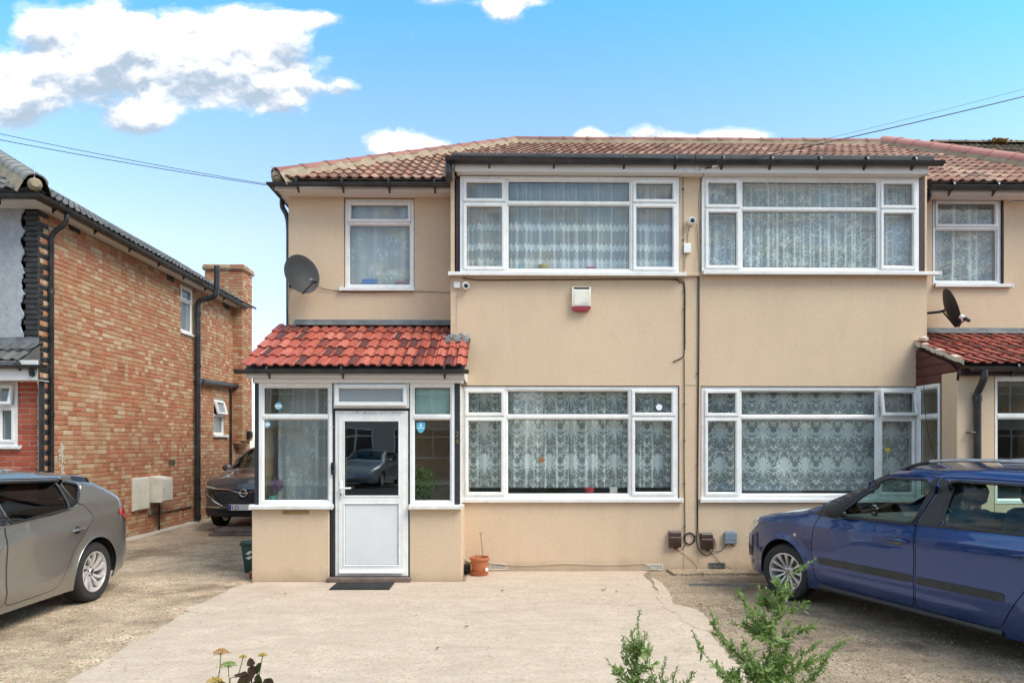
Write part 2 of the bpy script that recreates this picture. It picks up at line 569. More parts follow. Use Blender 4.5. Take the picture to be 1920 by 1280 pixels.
def tile_mat(name, stops, rough=0.7, weather=(0.2, 0.17, 0.13), wamt=0.4, streak=0.5):
    m, nt, b, out = new_mat(name)
    r = rand_out(nt)
    c = ramp(nt, r, stops, 'LINEAR')
    p = pos(nt)
    tcn = nt.nodes.new('ShaderNodeTexCoord')
    mp = nt.nodes.new('ShaderNodeMapping')
    mp.inputs['Scale'].default_value = (14, 2.2, 14)
    nt.links.new(tcn.outputs['Object'], mp.inputs[0])
    add = nt.nodes.new('ShaderNodeVectorMath')
    add.operation = 'ADD'
    cb = nt.nodes.new('ShaderNodeCombineXYZ')
    nt.links.new(mth(nt, 'MULTIPLY', r, 50), cb.inputs[0])
    nt.links.new(mp.outputs[0], add.inputs[0]); nt.links.new(cb.outputs[0], add.inputs[1])
    st = ramp(nt, noise(nt, add.outputs[0], 1.0, 4), [(0.48, 0.0), (0.62, 1.0)])
    c = mixc(nt, mth(nt, 'MULTIPLY', st, streak), c, stops[0][1])
    w = ramp(nt, noise(nt, p, 3.0, 8, 0.7), [(0.45, 0.0), (0.7, 1.0)])
    c = mixc(nt, mth(nt, 'MULTIPLY', w, wamt), c, weather)
    nt.links.new(c, b.inputs['Base Color'])
    b.inputs['Roughness'].default_value = rough
    b.inputs['Specular IOR Level'].default_value = 0.35
    bump(nt, b, noise(nt, p, 150, 3), 0.35, 0.003)
    return m


M['tile_red'] = tile_mat('terracotta_tile', [(0.0, (0.085, 0.030, 0.030)), (0.20, (0.12, 0.036, 0.034)), (0.30, (0.36, 0.075, 0.048)), (0.7, (0.45, 0.105, 0.068)), (1.0, (0.52, 0.16, 0.115))], rough=0.45, wamt=0.08, streak=0.30)
M['tile_main'] = tile_mat('weathered_red_tile', [(0.0, (0.14, 0.065, 0.045)), (0.35, (0.28, 0.125, 0.078)), (0.75, (0.37, 0.185, 0.118)), (1.0, (0.47, 0.29, 0.20))], wamt=0.5, weather=(0.38, 0.29, 0.215))
M['tile_grey'] = tile_mat('grey_tile', [(0.0, (0.060, 0.058, 0.056)), (0.5, (0.10, 0.097, 0.095)), (1.0, (0.15, 0.145, 0.14))], wamt=0.4, weather=(0.22, 0.21, 0.19))
M['ridge_red'] = tile_mat('red_ridge_tile', [(0.0, (0.22, 0.085, 0.070)), (1.0, (0.34, 0.13, 0.105))], wamt=0.35, weather=(0.22, 0.15, 0.12))
M['ridge_pink'] = tile_mat('pink_ridge_tile', [(0.0, (0.42, 0.17, 0.14)), (1.0, (0.52, 0.23, 0.19))], wamt=0.25, weather=(0.35, 0.25, 0.2))
M['ridge_grey'] = tile_mat('grey_ridge_tile', [(0.0, (0.17, 0.165, 0.155)), (1.0, (0.26, 0.25, 0.235))], wamt=0.4, weather=(0.3, 0.29, 0.24))


def brick_mat(name, stops, wamt=0.3, weather=(0.10, 0.065, 0.035)):
    m, nt, b, out = new_mat(name)
    r = rand_out(nt)
    c = ramp(nt, r, stops)
    p = pos(nt)
    c = mixc(nt, mth(nt, 'MULTIPLY', ramp(nt, noise(nt, p, 26, 5, 0.7), [(0.4, 0.0), (0.75, 1.0)]), 0.40), c, stops[len(stops) // 2][1])
    ye = ramp(nt, noise(nt, p, 0.55, 4, 0.6), [(0.42, 0.0), (0.60, 1.0)])
    c = mixc(nt, mth(nt, 'MULTIPLY', ye, 0.30 if wamt > .2 else 0.0), c, (0.40, 0.235, 0.115))
    w = ramp(nt, noise(nt, p, 1.1, 7, 0.7), [(0.45, 0.0), (0.75, 1.0)])
    c = mixc(nt, mth(nt, 'MULTIPLY', w, wamt), c, weather)
    spk = ramp(nt, noise(nt, p, 140, 2), [(0.56, 0.0), (0.7, 1.0)])
    c = mixc(nt, mth(nt, 'MULTIPLY', spk, 0.35), c, (0.06, 0.04, 0.03))
    nt.links.new(c, b.inputs['Base Color'])
    b.inputs['Roughness'].default_value = 0.9
    b.inputs['Specular IOR Level'].default_value = 0.2
    bump(nt, b, noise(nt, p, 90, 4, 0.7), 0.6, 0.005)
    return m


M['brick'] = brick_mat('stock_brick', [(0.0, (0.36, 0.135, 0.075)), (0.2, (0.47, 0.175, 0.098)), (0.42, (0.46, 0.205, 0.115)), (0.60, (0.48, 0.255, 0.145)), (0.75, (0.49, 0.305, 0.18)), (0.88, (0.54, 0.38, 0.245)), (1.0, (0.60, 0.46, 0.32))], wamt=0.25, weather=(0.22, 0.14, 0.08))
M['brick_red'] = brick_mat('red_brick', [(0.0, (0.33, 0.070, 0.040)), (0.5, (0.41, 0.10, 0.055)), (1.0, (0.48, 0.15, 0.085))], wamt=0.12)
M['brick_black'] = pm('black_painted_brick', (0.018, 0.018, 0.018), 0.6, var=0.4, vs=12, bs=0.5, bscale=80, dirt=(0.10, 0.09, 0.08), dscale=9, dirt_amt=0.5)
M['brick_mortar'] = pm('grey_brown_mortar', (0.37, 0.285, 0.20), 0.95, var=0.2, vs=6, bs=0.6, bscale=110, bd=0.004, dirt=(0.20, 0.15, 0.10), dscale=1.6, dirt_amt=0.5)
M['light_mortar'] = pm('light_mortar', (0.50, 0.42, 0.33), 0.95, var=0.15, vs=6, bs=0.6, bscale=110, bd=0.004)
M['roughcast'] = pm('grey_roughcast', (0.40, 0.41, 0.44), 0.9, var=0.14, vs=12, bs=1.0, bscale=75, bd=0.02)


def glass_mat(name, tint=(1, 1, 1), refl=1.0, rough=0.0, frost=0.0, wavy=0.05):
    m, nt, b, out = new_mat(name)
    nt.nodes.remove(b)
    tr = nd(nt, 'ShaderNodeBsdfTransparent')
    tr.inputs[0].default_value = (*tint, 1)
    gl = nd(nt, 'ShaderNodeBsdfGlossy')
    gl.inputs['Roughness'].default_value = rough
    g = nt.nodes.new('ShaderNodeNewGeometry')
    dt = nd(nt, 'ShaderNodeVectorMath', operation='DOT_PRODUCT')
    nt.links.new(g.outputs['Incoming'], dt.inputs[0]); nt.links.new(g.outputs['Normal'], dt.inputs[1])
    inv = mth(nt, 'SUBTRACT', 1.0, mth(nt, 'ABSOLUTE', dt.outputs['Value']), clamp=True)
    fres = mth(nt, 'ADD', 0.042, mth(nt, 'MULTIPLY', mth(nt, 'POWER', inv, 5.0), 0.95))
    bp = nd(nt, 'ShaderNodeBump')
    bp.inputs['Strength'].default_value = wavy
    bp.inputs['Distance'].default_value = 0.02
    nt.links.new(noise(nt, g.outputs['Position'], 1.3, 2), bp.inputs['Height'])
    nt.links.new(bp.outputs[0], gl.inputs['Normal'])
    mx = nd(nt, 'ShaderNodeMixShader')
    nt.links.new(mth(nt, 'MULTIPLY', fres, refl, clamp=True), mx.inputs[0])
    src = tr.outputs[0]
    if frost:
        df = nd(nt, 'ShaderNodeBsdfDiffuse')
        df.inputs[0].default_value = (0.30, 0.33, 0.34, 1)
        m2 = nd(nt, 'ShaderNodeMixShader')
        m2.inputs[0].default_value = frost
        nt.links.new(src, m2.inputs[1]); nt.links.new(df.outputs[0], m2.inputs[2])
        src = m2.outputs[0]
    nt.links.new(src, mx.inputs[1]); nt.links.new(gl.outputs[0], mx.inputs[2])
    nt.links.new(mx.outputs[0], out.inputs[0])
    return m


M['glass'] = glass_mat('window_glass', (0.93, 0.96, 0.95), 1.4)
M['glass_porch'] = glass_mat('porch_glass', (0.92, 0.95, 0.94), 2.8)
M['glass_frost'] = glass_mat('obscure_glass', (0.8, 0.84, 0.84), 1.2, 0.15, 0.7)
M['glass_car'] = glass_mat('car_glass', (0.72, 0.86, 0.80), 1.1, wavy=0.0)
M['glass_tint'] = glass_mat('tinted_car_glass', (0.16, 0.18, 0.18), 1.8, wavy=0.0)


def lace_mat(name, kind, white=(0.93, 0.96, 0.95)):
    """net curtain: a sheer ground with a denser woven pattern, laid out in the curtain's own x and z"""
    m, nt, b, out = new_mat(name)
    nt.nodes.remove(b)
    tcn = nt.nodes.new('ShaderNodeTexCoord')
    sp = nd(nt, 'ShaderNodeSeparateXYZ')
    nt.links.new(tcn.outputs['Object'], sp.inputs[0])
    x, _, z = sp.outputs

    def vec(a, c):
        q = nd(nt, 'ShaderNodeCombineXYZ')
        nt.links.new(a, q.inputs[0]); nt.links.new(c, q.inputs[1])
        return q.outputs[0]
    if kind == 'damask':
        xm = mth(nt, 'PINGPONG', x, 0.145)
        zm = mth(nt, 'MODULO', mth(nt, 'ADD', z, 10.0), 0.46)
        nn = noise(nt, vec(xm, zm), 15, 3, 0.6, 0.6)
        n2_ = noise(nt, vec(xm, zm), 42, 2, 0.6)
        # medallions joined by a lattice
        cx = mth(nt, 'SUBTRACT', xm, 0.0725)
        cz = mth(nt, 'SUBTRACT', zm, 0.23)
        lat = mth(nt, 'ABSOLUTE', mth(nt, 'SUBTRACT', mth(nt, 'ABSOLUTE', mth(nt, 'MULTIPLY', cz, 0.62)), mth(nt, 'ADD', cx, 0.0725)))
        med = mth(nt, 'SQRT', mth(nt, 'ADD', mth(nt, 'MULTIPLY', xm, xm), mth(nt, 'MULTIPLY', mth(nt, 'MULTIPLY', cz, cz), 0.5)))
        field = mth(nt, 'ADD', mth(nt, 'MULTIPLY', mth(nt, 'SUBTRACT', nn, 0.5), 2.4), mth(nt, 'MULTIPLY', mth(nt, 'SUBTRACT', n2_, 0.5), 1.6))
        field = mth(nt, 'ADD', field, mth(nt, 'MULTIPLY', ramp(nt, med, [(0.0, 1.0), (0.11, 0.0)]), 0.75))
        field = mth(nt, 'ADD', field, mth(nt, 'MULTIPLY', ramp(nt, lat, [(0.0, 1.0), (0.016, 0.0)]), 0.35))
        pat = ramp(nt, mth(nt, 'ADD', field, 0.20), [(0.24, 0.0), (0.42, 1.0)])
        al = mth(nt, 'ADD', 0.33, mth(nt, 'MULTIPLY', pat, 0.58))
    elif kind == 'floral':
        vr = nd(nt, 'ShaderNodeTexVoronoi')
        vr.inputs['Scale'].default_value = 8.0
        vr.inputs['Randomness'].default_value = 0.8
        nt.links.new(vec(x, z), vr.inputs['Vector'])
        v2 = nd(nt, 'ShaderNodeTexVoronoi')
        v2.inputs['Scale'].default_value = 34.0
        nt.links.new(vec(x, z), v2.inputs['Vector'])
        low = ramp(nt, z, [(0.0, 0.55), (0.9, 0.0)])
        fl = ramp(nt, mth(nt, 'ADD', vr.outputs['Distance'], mth(nt, 'SUBTRACT', v2.outputs['Distance'], mth(nt, 'MULTIPLY', low, 0.4))), [(0.62, 1.0), (0.80, 0.0)])
        nn = ramp(nt, noise(nt, vec(x, z), 26, 2, 0.5, 1.5), [(0.54, 0.0), (0.60, 1.0)])
        pat = mth(nt, 'MAXIMUM', fl, mth(nt, 'MULTIPLY', nn, 0.6))
        al = mth(nt, 'ADD', 0.44, mth(nt, 'MULTIPLY', pat, 0.48))
    elif kind == 'leaf':
        vr = nd(nt, 'ShaderNodeTexVoronoi')
        vr.inputs['Scale'].default_value = 5.0
        nt.links.new(vec(x, z), vr.inputs['Vector'])
        wv = noise(nt, vec(mth(nt, 'MULTIPLY', x, 1.0), mth(nt, 'MULTIPLY', z, 0.45)), 22, 2, 0.5, 2.5)
        pat = mth(nt, 'MULTIPLY', ramp(nt, wv, [(0.50, 0.0), (0.56, 1.0)]), ramp(nt, vr.outputs['Distance'], [(0.35, 1.0), (0.55, 0.0)]))
        al = mth(nt, 'ADD', 0.60, mth(nt, 'MULTIPLY', pat, 0.35))
    elif kind == 'scallop':
        zig = mth(nt, 'MULTIPLY', mth(nt, 'ABSOLUTE', mth(nt, 'SINE', mth(nt, 'MULTIPLY', x, 52.0))), 0.035)
        zz = mth(nt, 'ADD', z, zig)
        pat = None
        for z0, hh in ((0.02, 0.17), (0.30, 0.09), (0.565, 0.09)):
            t = mth(nt, 'ABSOLUTE', mth(nt, 'SUBTRACT', zz, z0 + hh / 2))
            g = ramp(nt, t, [(hh / 2 - 0.012, 1.0), (hh / 2, 0.0)], 'LINEAR')
            pat = g if pat is None else mth(nt, 'MAXIMUM', pat, g)
        det = ramp(nt, noise(nt, vec(mth(nt, 'PINGPONG', x, 0.0302), zz), 60, 2), [(0.40, 0.45), (0.55, 1.0)])
        al = mth(nt, 'ADD', 0.40, mth(nt, 'MULTIPLY', mth(nt, 'MULTIPLY', pat, det), 0.52))
    else:
        al = mth(nt, 'ADD', 0.62, mth(nt, 'MULTIPLY', noise(nt, vec(x, z), 6, 3), 0.25))
    # cloth seen on the slant hides more: the folds read as denser bands
    g = nt.nodes.new('ShaderNodeNewGeometry')
    dt = nd(nt, 'ShaderNodeVectorMath', operation='DOT_PRODUCT')
    nt.links.new(g.outputs['Incoming'], dt.inputs[0]); nt.links.new(g.outputs['Normal'], dt.inputs[1])
    cs = mth(nt, 'MAXIMUM', mth(nt, 'ABSOLUTE', dt.outputs['Value']), 0.15)
    al = mth(nt, 'SUBTRACT', 1.0, mth(nt, 'POWER', mth(nt, 'SUBTRACT', 1.0, al, clamp=True), mth(nt, 'DIVIDE', 1.0, mth(nt, 'POWER', cs, 1.6))), clamp=True)
    df = nd(nt, 'ShaderNodeBsdfDiffuse'); df.inputs[0].default_value = (*white, 1)
    tl = nd(nt, 'ShaderNodeBsdfTranslucent'); tl.inputs[0].default_value = (*white, 1)
    m1 = nd(nt, 'ShaderNodeMixShader'); m1.inputs[0].default_value = 0.18
    nt.links.new(df.outputs[0], m1.inputs[1]); nt.links.new(tl.outputs[0], m1.inputs[2])
    tr = nd(nt, 'ShaderNodeBsdfTransparent')
    m2 = nd(nt, 'ShaderNodeMixShader')
    nt.links.new(al, m2.inputs[0]); nt.links.new(tr.outputs[0], m2.inputs[1]); nt.links.new(m1.outputs[0], m2.inputs[2])
    nt.links.new(m2.outputs[0], out.inputs[0])
    return m


for k in ('damask', 'floral', 'leaf', 'scallop', 'plain'):
    M['lace_' + k] = lace_mat('net_curtain_' + k, k)
M['blind'] = pm('pale_green_blind', (0.42, 0.55, 0.52), 0.8, var=0.06)
M['drape'] = pm('grey_patterned_drape', (0.22, 0.22, 0.21), 0.85, var=0.35, vs=12)
# ------------------------------------------------------------------ window and roof kits
def ring_mesh(mb, x0, x1, z0, z1, prof):
    """mitred frame; prof = [(inset, y), ...] closed section swept round the rectangle"""
    vs, fs = [], []
    for (i, y) in prof:
        vs += [(x0 + i, y, z0 + i), (x1 - i, y, z0 + i), (x1 - i, y, z1 - i), (x0 + i, y, z1 - i)]
    n = len(prof)
    for a in range(n):
        b = (a + 1) % n
        for k in range(4):
            k2 = (k + 1) % 4
            fs.append((a * 4 + k, a * 4 + k2, b * 4 + k2, b * 4 + k))
    mb.add(vs, fs)


def curtain_mesh(x0, x1, z0, z1, y, folds, amp, hem, seed=0, step=0.012):
    r = random.Random(seed)
    n = max(8, int((x1 - x0) / step))
    ph = [r.uniform(0, 6.28) for _ in range(4)]
    fr = [folds * k for k in (1.0, 1.63, 2.47, 0.31)]
    zs = [z1, z1 - (z1 - z0) * 0.35, z1 - (z1 - z0) * 0.7, z0]
    mb = MB()
    vs, fs = [], []
    for j, z in enumerate(zs):
        for i in range(n + 1):
            x = x0 + (x1 - x0) * i / n
            w = sum(math.sin(x * fr[k] + ph[k] + 0.25 * j * math.sin(3 * x + k)) * (1.0, .6, .35, .8)[k] for k in range(4)) * amp
            zz = z
            if j == 3 and hem:
                zz = z + hem * abs(math.sin(x * math.pi / 0.055))
            vs.append((x, y + w, zz))
    for j in range(3):
        for i in range(n):
            a = j * (n + 1) + i
            fs.append((a, a + 1, a + n + 2, a + n + 1))
    return mb.add(vs, fs)


def window(parent, loc, w, h, mull=(), trans=None, sashes=(), rz=0.0, glass='glass', curtain=None, sill=None, tilt=None,
           frame_w=0.055, curtain_gap=0.14, curtain_top=0.0, curtain_bottom=0.03, folds=22, amp=0.008, hem=0.012, seed=1, frame_mat='upvc', sash_w=0.045, name='window'):
    """a plastic window. Local x across, z up from its lower left corner, y inwards. mull: x centres, trans: z centre of the transom,
    sashes: cells (column, row) that open, row 1 above. sill = (left overhang, right overhang, projection)"""
    root = part(name, parent, loc, rz)
    fm = M[frame_mat]
    f = MB()
    F = frame_w
    ring_mesh(f, 0, w, 0, h, [(0, -0.012), (F - 0.012, -0.012), (F - 0.002, 0.002), (F, 0.05), (0, 0.05)])
    bars_x = [F] + [m_ for m_ in mull] + [w - F]
    mw = 0.026
    for m_ in mull:
        f.prism([(m_ - mw, 0.05), (m_ - mw, 0.0), (m_ - mw + 0.01, -0.011), (m_ + mw - 0.01, -0.011), (m_ + mw, 0.0), (m_ + mw, 0.05)], F - 0.002, h - F + 0.002, 'Z')
    cols = []
    for i in range(len(mull) + 1):
        a = F if i == 0 else mull[i - 1] + mw
        b = w - F if i == len(mull) else mull[i] - mw
        cols.append((a, b))
    if trans is not None:
        for (a, b) in cols:
            f.prism([(0.05, trans - mw), (0.0, trans - mw), (-0.0115, trans - mw + 0.01), (-0.0115, trans + mw - 0.01), (0.0, trans + mw), (0.05, trans + mw)], a - 0.001, b + 0.001, 'X')
        rows = [(F, trans - mw), (trans + mw, h - F)]
    else:
        rows = [(F, h - F)]
    f.build('frame', fm, root)
    for i, (a, b) in enumerate(cols):
        for j, (c, d) in enumerate(rows):
            g = MB()
            if (i, j) in sashes:
                host = root
                s = MB()
                k = 0.014
                if tilt and (i, j) == tilt[0]:
                    host = part('sash', root, (0, -0.02, d + k))
                    host.rotation_euler = (-R(tilt[1]), 0, 0)
                    oz = -(d + k)
                    ring_mesh(s, a - k, b + k, c - k + oz, d + k + oz, [(0, -0.03), (0.006, -0.036), (sash_w - 0.012, -0.036), (sash_w, -0.02), (sash_w, 0.012), (0, 0.012)])
                    s.build('sash_frame', fm, host)
                    g.box(a + 0.028, b - 0.028, 0.0, 0.004, c + 0.028 + oz, d - 0.028 + oz)
                    g.build('pane', M[glass], host)
                    continue
                ring_mesh(s, a - k, b + k, c - k, d + k, [(0, -0.024), (0.006, -0.030), (sash_w - 0.012, -0.030), (sash_w, -0.014), (sash_w, 0.045), (0.02, 0.045), (0.02, -0.0125), (0, -0.0125)])
                s.build('sash', fm, root)
                g.box(a + 0.028, b - 0.028, 0.016, 0.020, c + 0.028, d - 0.028)
                # rubber seal round the pane
                q = MB()
                e = sash_w - k
                ring_mesh(q, a + e - 0.002, b - e + 0.002, c + e - 0.002, d - e + 0.002, [(0, 0.010), (0.006, 0.010), (0.006, 0.016), (0, 0.016)])
                q.build('seal', M['rubber'], root)
            else:
                s = MB()
                ring_mesh(s, a - 0.002, b + 0.002, c - 0.002, d + 0.002, [(0, 0.004), (0.012, 0.014), (0.012, 0.03), (0, 0.03)])
                s.build('bead', fm, root)
                q = MB()
                ring_mesh(q, a + 0.008, b - 0.008, c + 0.008, d - 0.008, [(0, 0.0145), (0.008, 0.0145), (0.008, 0.019), (0, 0.019)])
                q.build('seal', M['rubber'], root)
                g.box(a - 0.001, b + 0.001, 0.020, 0.024, c - 0.001, d + 0.001)
            g.build('pane', M[glass], root)
    if curtain:
        cm = curtain_mesh(F * 0.4, w - F * 0.4, F + curtain_bottom, h - F * 0.6 - curtain_top, curtain_gap, folds, amp, hem, seed)
        # the curtain's own origin sits at its hem so the woven pattern starts there
        o = cm.build('curtain', M[curtain], root, smooth=True, fix=False)
        o.data.transform(Matrix.Translation((0, 0, -(F + curtain_bottom))))
        o.location = (0, 0, F + curtain_bottom)
    if sill:
        l, r_, pr = sill
        s = MB()
        s.prism([(-pr, -0.045), (-pr, -0.008), (-pr + 0.006, -0.002), (0.05, 0.006), (0.05, -0.03), (-pr + 0.02, -0.03), (-pr + 0.02, -0.045)], -l + 0.004, w + r_ - 0.004, 'X')
        s.prism([(-pr - 0.004, -0.05), (-pr - 0.004, 0.000), (-pr + 0.01, 0.004), (0.0, 0.009), (0.0, -0.034), (-pr + 0.02, -0.034), (-pr + 0.02, -0.05)], -l, -l + 0.02, 'X')
        s.prism([(-pr - 0.004, -0.05), (-pr - 0.004, 0.000), (-pr + 0.01, 0.004), (0.0, 0.009), (0.0, -0.034), (-pr + 0.02, -0.034), (-pr + 0.02, -0.05)], w + r_ - 0.02, w + r_, 'X')
        s.build('sill', M['sill'], root)
    return root


def tile_profile(w, kind):
    """height of the tile's top along its width"""
    pts = []
    if kind == 'roman':
        k = [(0.0, 0.0), (.10, 0.0), (.17, .6), (.25, 1.0), (.33, .6), (.40, 0.0), (.58, 0.0), (.66, .6), (.75, 1.0), (.84, .6), (.92, 0.0), (1.0, 0.0)]
        H = 0.026
    elif kind == 'angular':
        k = [(0.0, 0.75), (.03, 1.0), (.10, 1.0), (.14, .7), (.20, .25), (.27, .0), (.50, .0), (.56, .35), (.60, .8), (.66, 1.0), (.78, 1.0), (.83, .7), (.90, .3), (1.0, 0.0)]
        H = 0.030
    elif kind == 'single':
        k = [(0.0, 0.75), (.03, 1.0), (.20, 1.0), (.22, .9), (.24, 1.0), (.42, 1.0), (.47, .75), (.53, .25), (.58, .0), (.74, .0), (.76, .12), (.78, 0.0), (.93, 0.0), (1.0, .25)]
        H = 0.021
    return [(a * w, b * H) for a, b in k]


def tile_mesh(name, w, length, kind, mat, t=0.016):
    pr = tile_profile(w - 0.003, kind)
    vs, fs = [], []
    n = len(pr)
    for y, lift in ((0.0, 0.030), (length, 0.004)):
        for (x, h) in pr:
            vs.append((x, y, h + lift))
    for (x, h) in pr:
        vs.append((x, 0.0, h + 0.030 - t))
    for (x, h) in pr:
        vs.append((x, 0.05, h + 0.020 - t))
    for i in range(n - 1):
        fs.append((i, i + 1, n + i + 1, n + i))
        fs.append((i + 1, i, 2 * n + i, 2 * n + i + 1))
        fs.append((2 * n + i + 1, 2 * n + i, 3 * n + i, 3 * n + i + 1))
    me = bpy.data.meshes.new(name)
    me.from_pydata(vs, [], fs)
    me.materials.append(mat)
    me.shade_smooth()
    me.set_sharp_from_angle(angle=R(50))
    return me


def lay_tiles(parent, origin, u, up, w, gauge, ncols, nrows, mesh_len, kind, mat, keep, cuts=(), name='roof_tile', jitter=0.002, single=True, limit=300):
    """rows of tiles from the eave upwards. keep(p) says whether a point of the roof is covered; cuts: (point, normal) planes that trim tiles"""
    u, up = Vector(u).normalized(), Vector(up).normalized()
    nrm = u.cross(up).normalized()
    base = tile_mesh(name, w, mesh_len, kind, mat)
    frame = Matrix((u, up, nrm)).transposed().to_4x4()
    rr = random.Random(3)
    spots = []
    for j in range(nrows):
        for i in range(ncols):
            o = Vector(origin) + u * (i * w) + up * (j * gauge) + nrm * rr.uniform(0, jitter)
            corners = [o + u * a + up * b for a in (0, w) for b in (0, gauge)]
            ins = [keep(c) for c in corners]
            if not any(ins):
                continue
            spots.append((o, all(ins)))
    rest = MB()
    for idx, (o, whole) in enumerate(spots):
        mt = Matrix.Translation(o) @ frame @ Matrix.Rotation(rr.uniform(-.004, .004), 4, 'Z')
        me = base
        if not whole and cuts:
            bm = bmesh.new()
            bm.from_mesh(base)
            bm.transform(mt)
            for (cp, cn) in cuts:
                bmesh.ops.bisect_plane(bm, geom=bm.verts[:] + bm.edges[:] + bm.faces[:], plane_co=cp, plane_no=cn, clear_outer=True)
            if not bm.faces:
                bm.free()
                continue
            bm.transform(mt.inverted())
            me = bpy.data.meshes.new(name)
            me.materials.append(mat)
            bm.to_mesh(me)
            bm.free()
        if idx < limit:
            ob = link(name, me, parent)
            ob.matrix_local = mt
        else:
            rest.add([mt @ v_.co for v_ in me.vertices], [tuple(p.vertices) for p in me.polygons])
    if rest.v:
        rest.build('far_roof_tiles', mat, parent, fix=False, smooth=50, kind='stuff')
    return spots


def ridge_run(parent, p0, p1, mat, r=0.115, length=0.42, mortar=True, name='ridge_tile', bed=0.15, side=None):
    p0, p1 = Vector(p0), Vector(p1)
    d = (p1 - p0)
    L = d.length
    d.normalize()
    n = max(1, round(L / length))
    seg = L / n
    side_v = d.cross(Vector((0, 0, 1))).normalized()
    up = side_v.cross(d).normalized()
    mb = MB()
    K = 10
    vs, fs = [], []
    for t, rad in ((0.0, r * 1.06), (0.05, r * 1.06), (0.051, r), (seg + 0.02, r * 0.97)):
        for k in range(K + 1):
            a = math.pi * (0.04 + 0.92 * k / K)
            vs.append((math.cos(a) * rad, t, math.sin(a) * rad * 0.85))
    for s in range(3):
        for k in range(K):
            a = s * (K + 1) + k
            fs.append((a, a + 1, a + K + 2, a + K + 1))
    for k in range(K + 1):
        a = math.pi * (0.04 + 0.92 * k / K)
        vs.append((math.cos(a) * (r - 0.015), 0.0, math.sin(a) * (r - 0.015) * 0.85))
    for k in range(K):
        fs.append((k + 1, k, 4 * (K + 1) + k, 4 * (K + 1) + k + 1))
    mb.add(vs, fs)
    first = None
    frame = Matrix((side_v, d, up)).transposed().to_4x4()
    for i in range(n):
        mt = Matrix.Translation(p0 + d * (i * seg)) @ frame
        if first is None:
            first = mb.build(name, mat, parent, smooth=50, fix=False)
            o = first
        else:
            o = link(name, first.data, parent)
        o.matrix_local = mt
    if mortar:
        q = MB()
        rr = random.Random(5)
        nn = max(4, int(L / 0.12))
        vs, fs = [], []
        for i in range(nn + 1):
            c = p0 + d * (L * i / nn)
            for s in (-1, 1):
                e = bed + rr.uniform(-.025, .02)
                vs.append(c + side_v * s * r * 0.9 + up * 0.035)
                vs.append(c + side_v * s * e * 1.05 - up * 0.17)
        for i in range(nn):
            for s in (0, 1):
                a = i * 4 + s * 2
                fs.append((a, a + 1, a + 5, a + 4))
        q.add(vs, fs)
        q.build('mortar_bed', M['mortar'], parent, fix=False, smooth=True)


def gutter(parent, pts, r=0.056, brackets=(), mat='black_plastic', name='gutter', clips=()):
    """half round gutter along a polyline; brackets: points where a bracket grips it"""
    mb = MB()
    pts = [Vector(p) for p in pts]
    K = 8
    vs, fs = [], []
    for i, p in enumerate(pts):
        t = (pts[min(i + 1, len(pts) - 1)] - pts[max(i - 1, 0)]).normalized()
        s = t.cross(Vector((0, 0, 1))).normalized()
        sc = 1.0
        if 0 < i < len(pts) - 1:
            t0 = (pts[i] - pts[i - 1]).normalized()
            sc = 1.0 / max(0.5, abs(t0.dot(t)))
        for rad in (r, r - 0.006):
            for k in range(K + 1):
                a = math.pi + math.pi * k / K
                vs.append(p + s * math.cos(a) * rad * sc + Vector((0, 0, math.sin(a) * rad)))
    st = 2 * (K + 1)
    for i in range(len(pts) - 1):
        for off in (0, K + 1):
            for k in range(K):
                a = i * st + off + k
                fs.append((a, a + 1, a + 1 + st, a + st))
        for k in (0, K):
            a = i * st + k
            fs.append((a, a + K + 1, a + K + 1 + st, a + st))
    for e in (0, len(pts) - 1):
        fs.append(tuple(e * st + k for k in range(K + 1)))
    mb.add(vs, fs)
    o = mb.build(name, M[mat], parent, smooth=40, fix=False)
    base = None
    for (p, d) in brackets:
        if base is None:
            b = MB()
            b.tube([(-0.012, 0, 0), (0.012, 0, 0)], r + 0.006, 14)
            b.prism([(0.02, -r - 0.0), (0.075, -r - 0.055), (0.075, 0.0), (0.04, 0.0)], -0.012, 0.012, 'X')
            base = b.build('gutter_bracket', M[mat], parent)
            ob = base
        else:
            ob = link('gutter_bracket', base.data, parent)
        ob.location = p
        ob.rotation_euler = (0, 0, d)
    return o


def pipe(parent, pts, r=0.034, name='downpipe', mat='black_plastic', collars=(), n=12):
    mb = MB()
    mb.tube(pts, r, n)
    for c in collars:
        c = Vector(c)
        mb.tube([c - Vector((0, 0, 0.035)), c + Vector((0, 0, 0.035))], r * 1.22, n)
    return mb.build(name, M[mat], parent, smooth=40)


def smooth_pts(pts, k=6):
    """Catmull-Rom through the points"""
    P = [Vector(p) for p in pts]
    out = []
    for i in range(len(P) - 1):
        p0, p1, p2, p3 = P[max(0, i - 1)], P[i], P[i + 1], P[min(len(P) - 1, i + 2)]
        for j in range(k):
            t = j / k
            out.append(0.5 * ((2 * p1) + (p2 - p0) * t + (2 * p0 - 5 * p1 + 4 * p2 - p3) * t * t + (3 * p1 - p0 - 3 * p2 + p3) * t ** 3))
    out.append(P[-1])
    return out


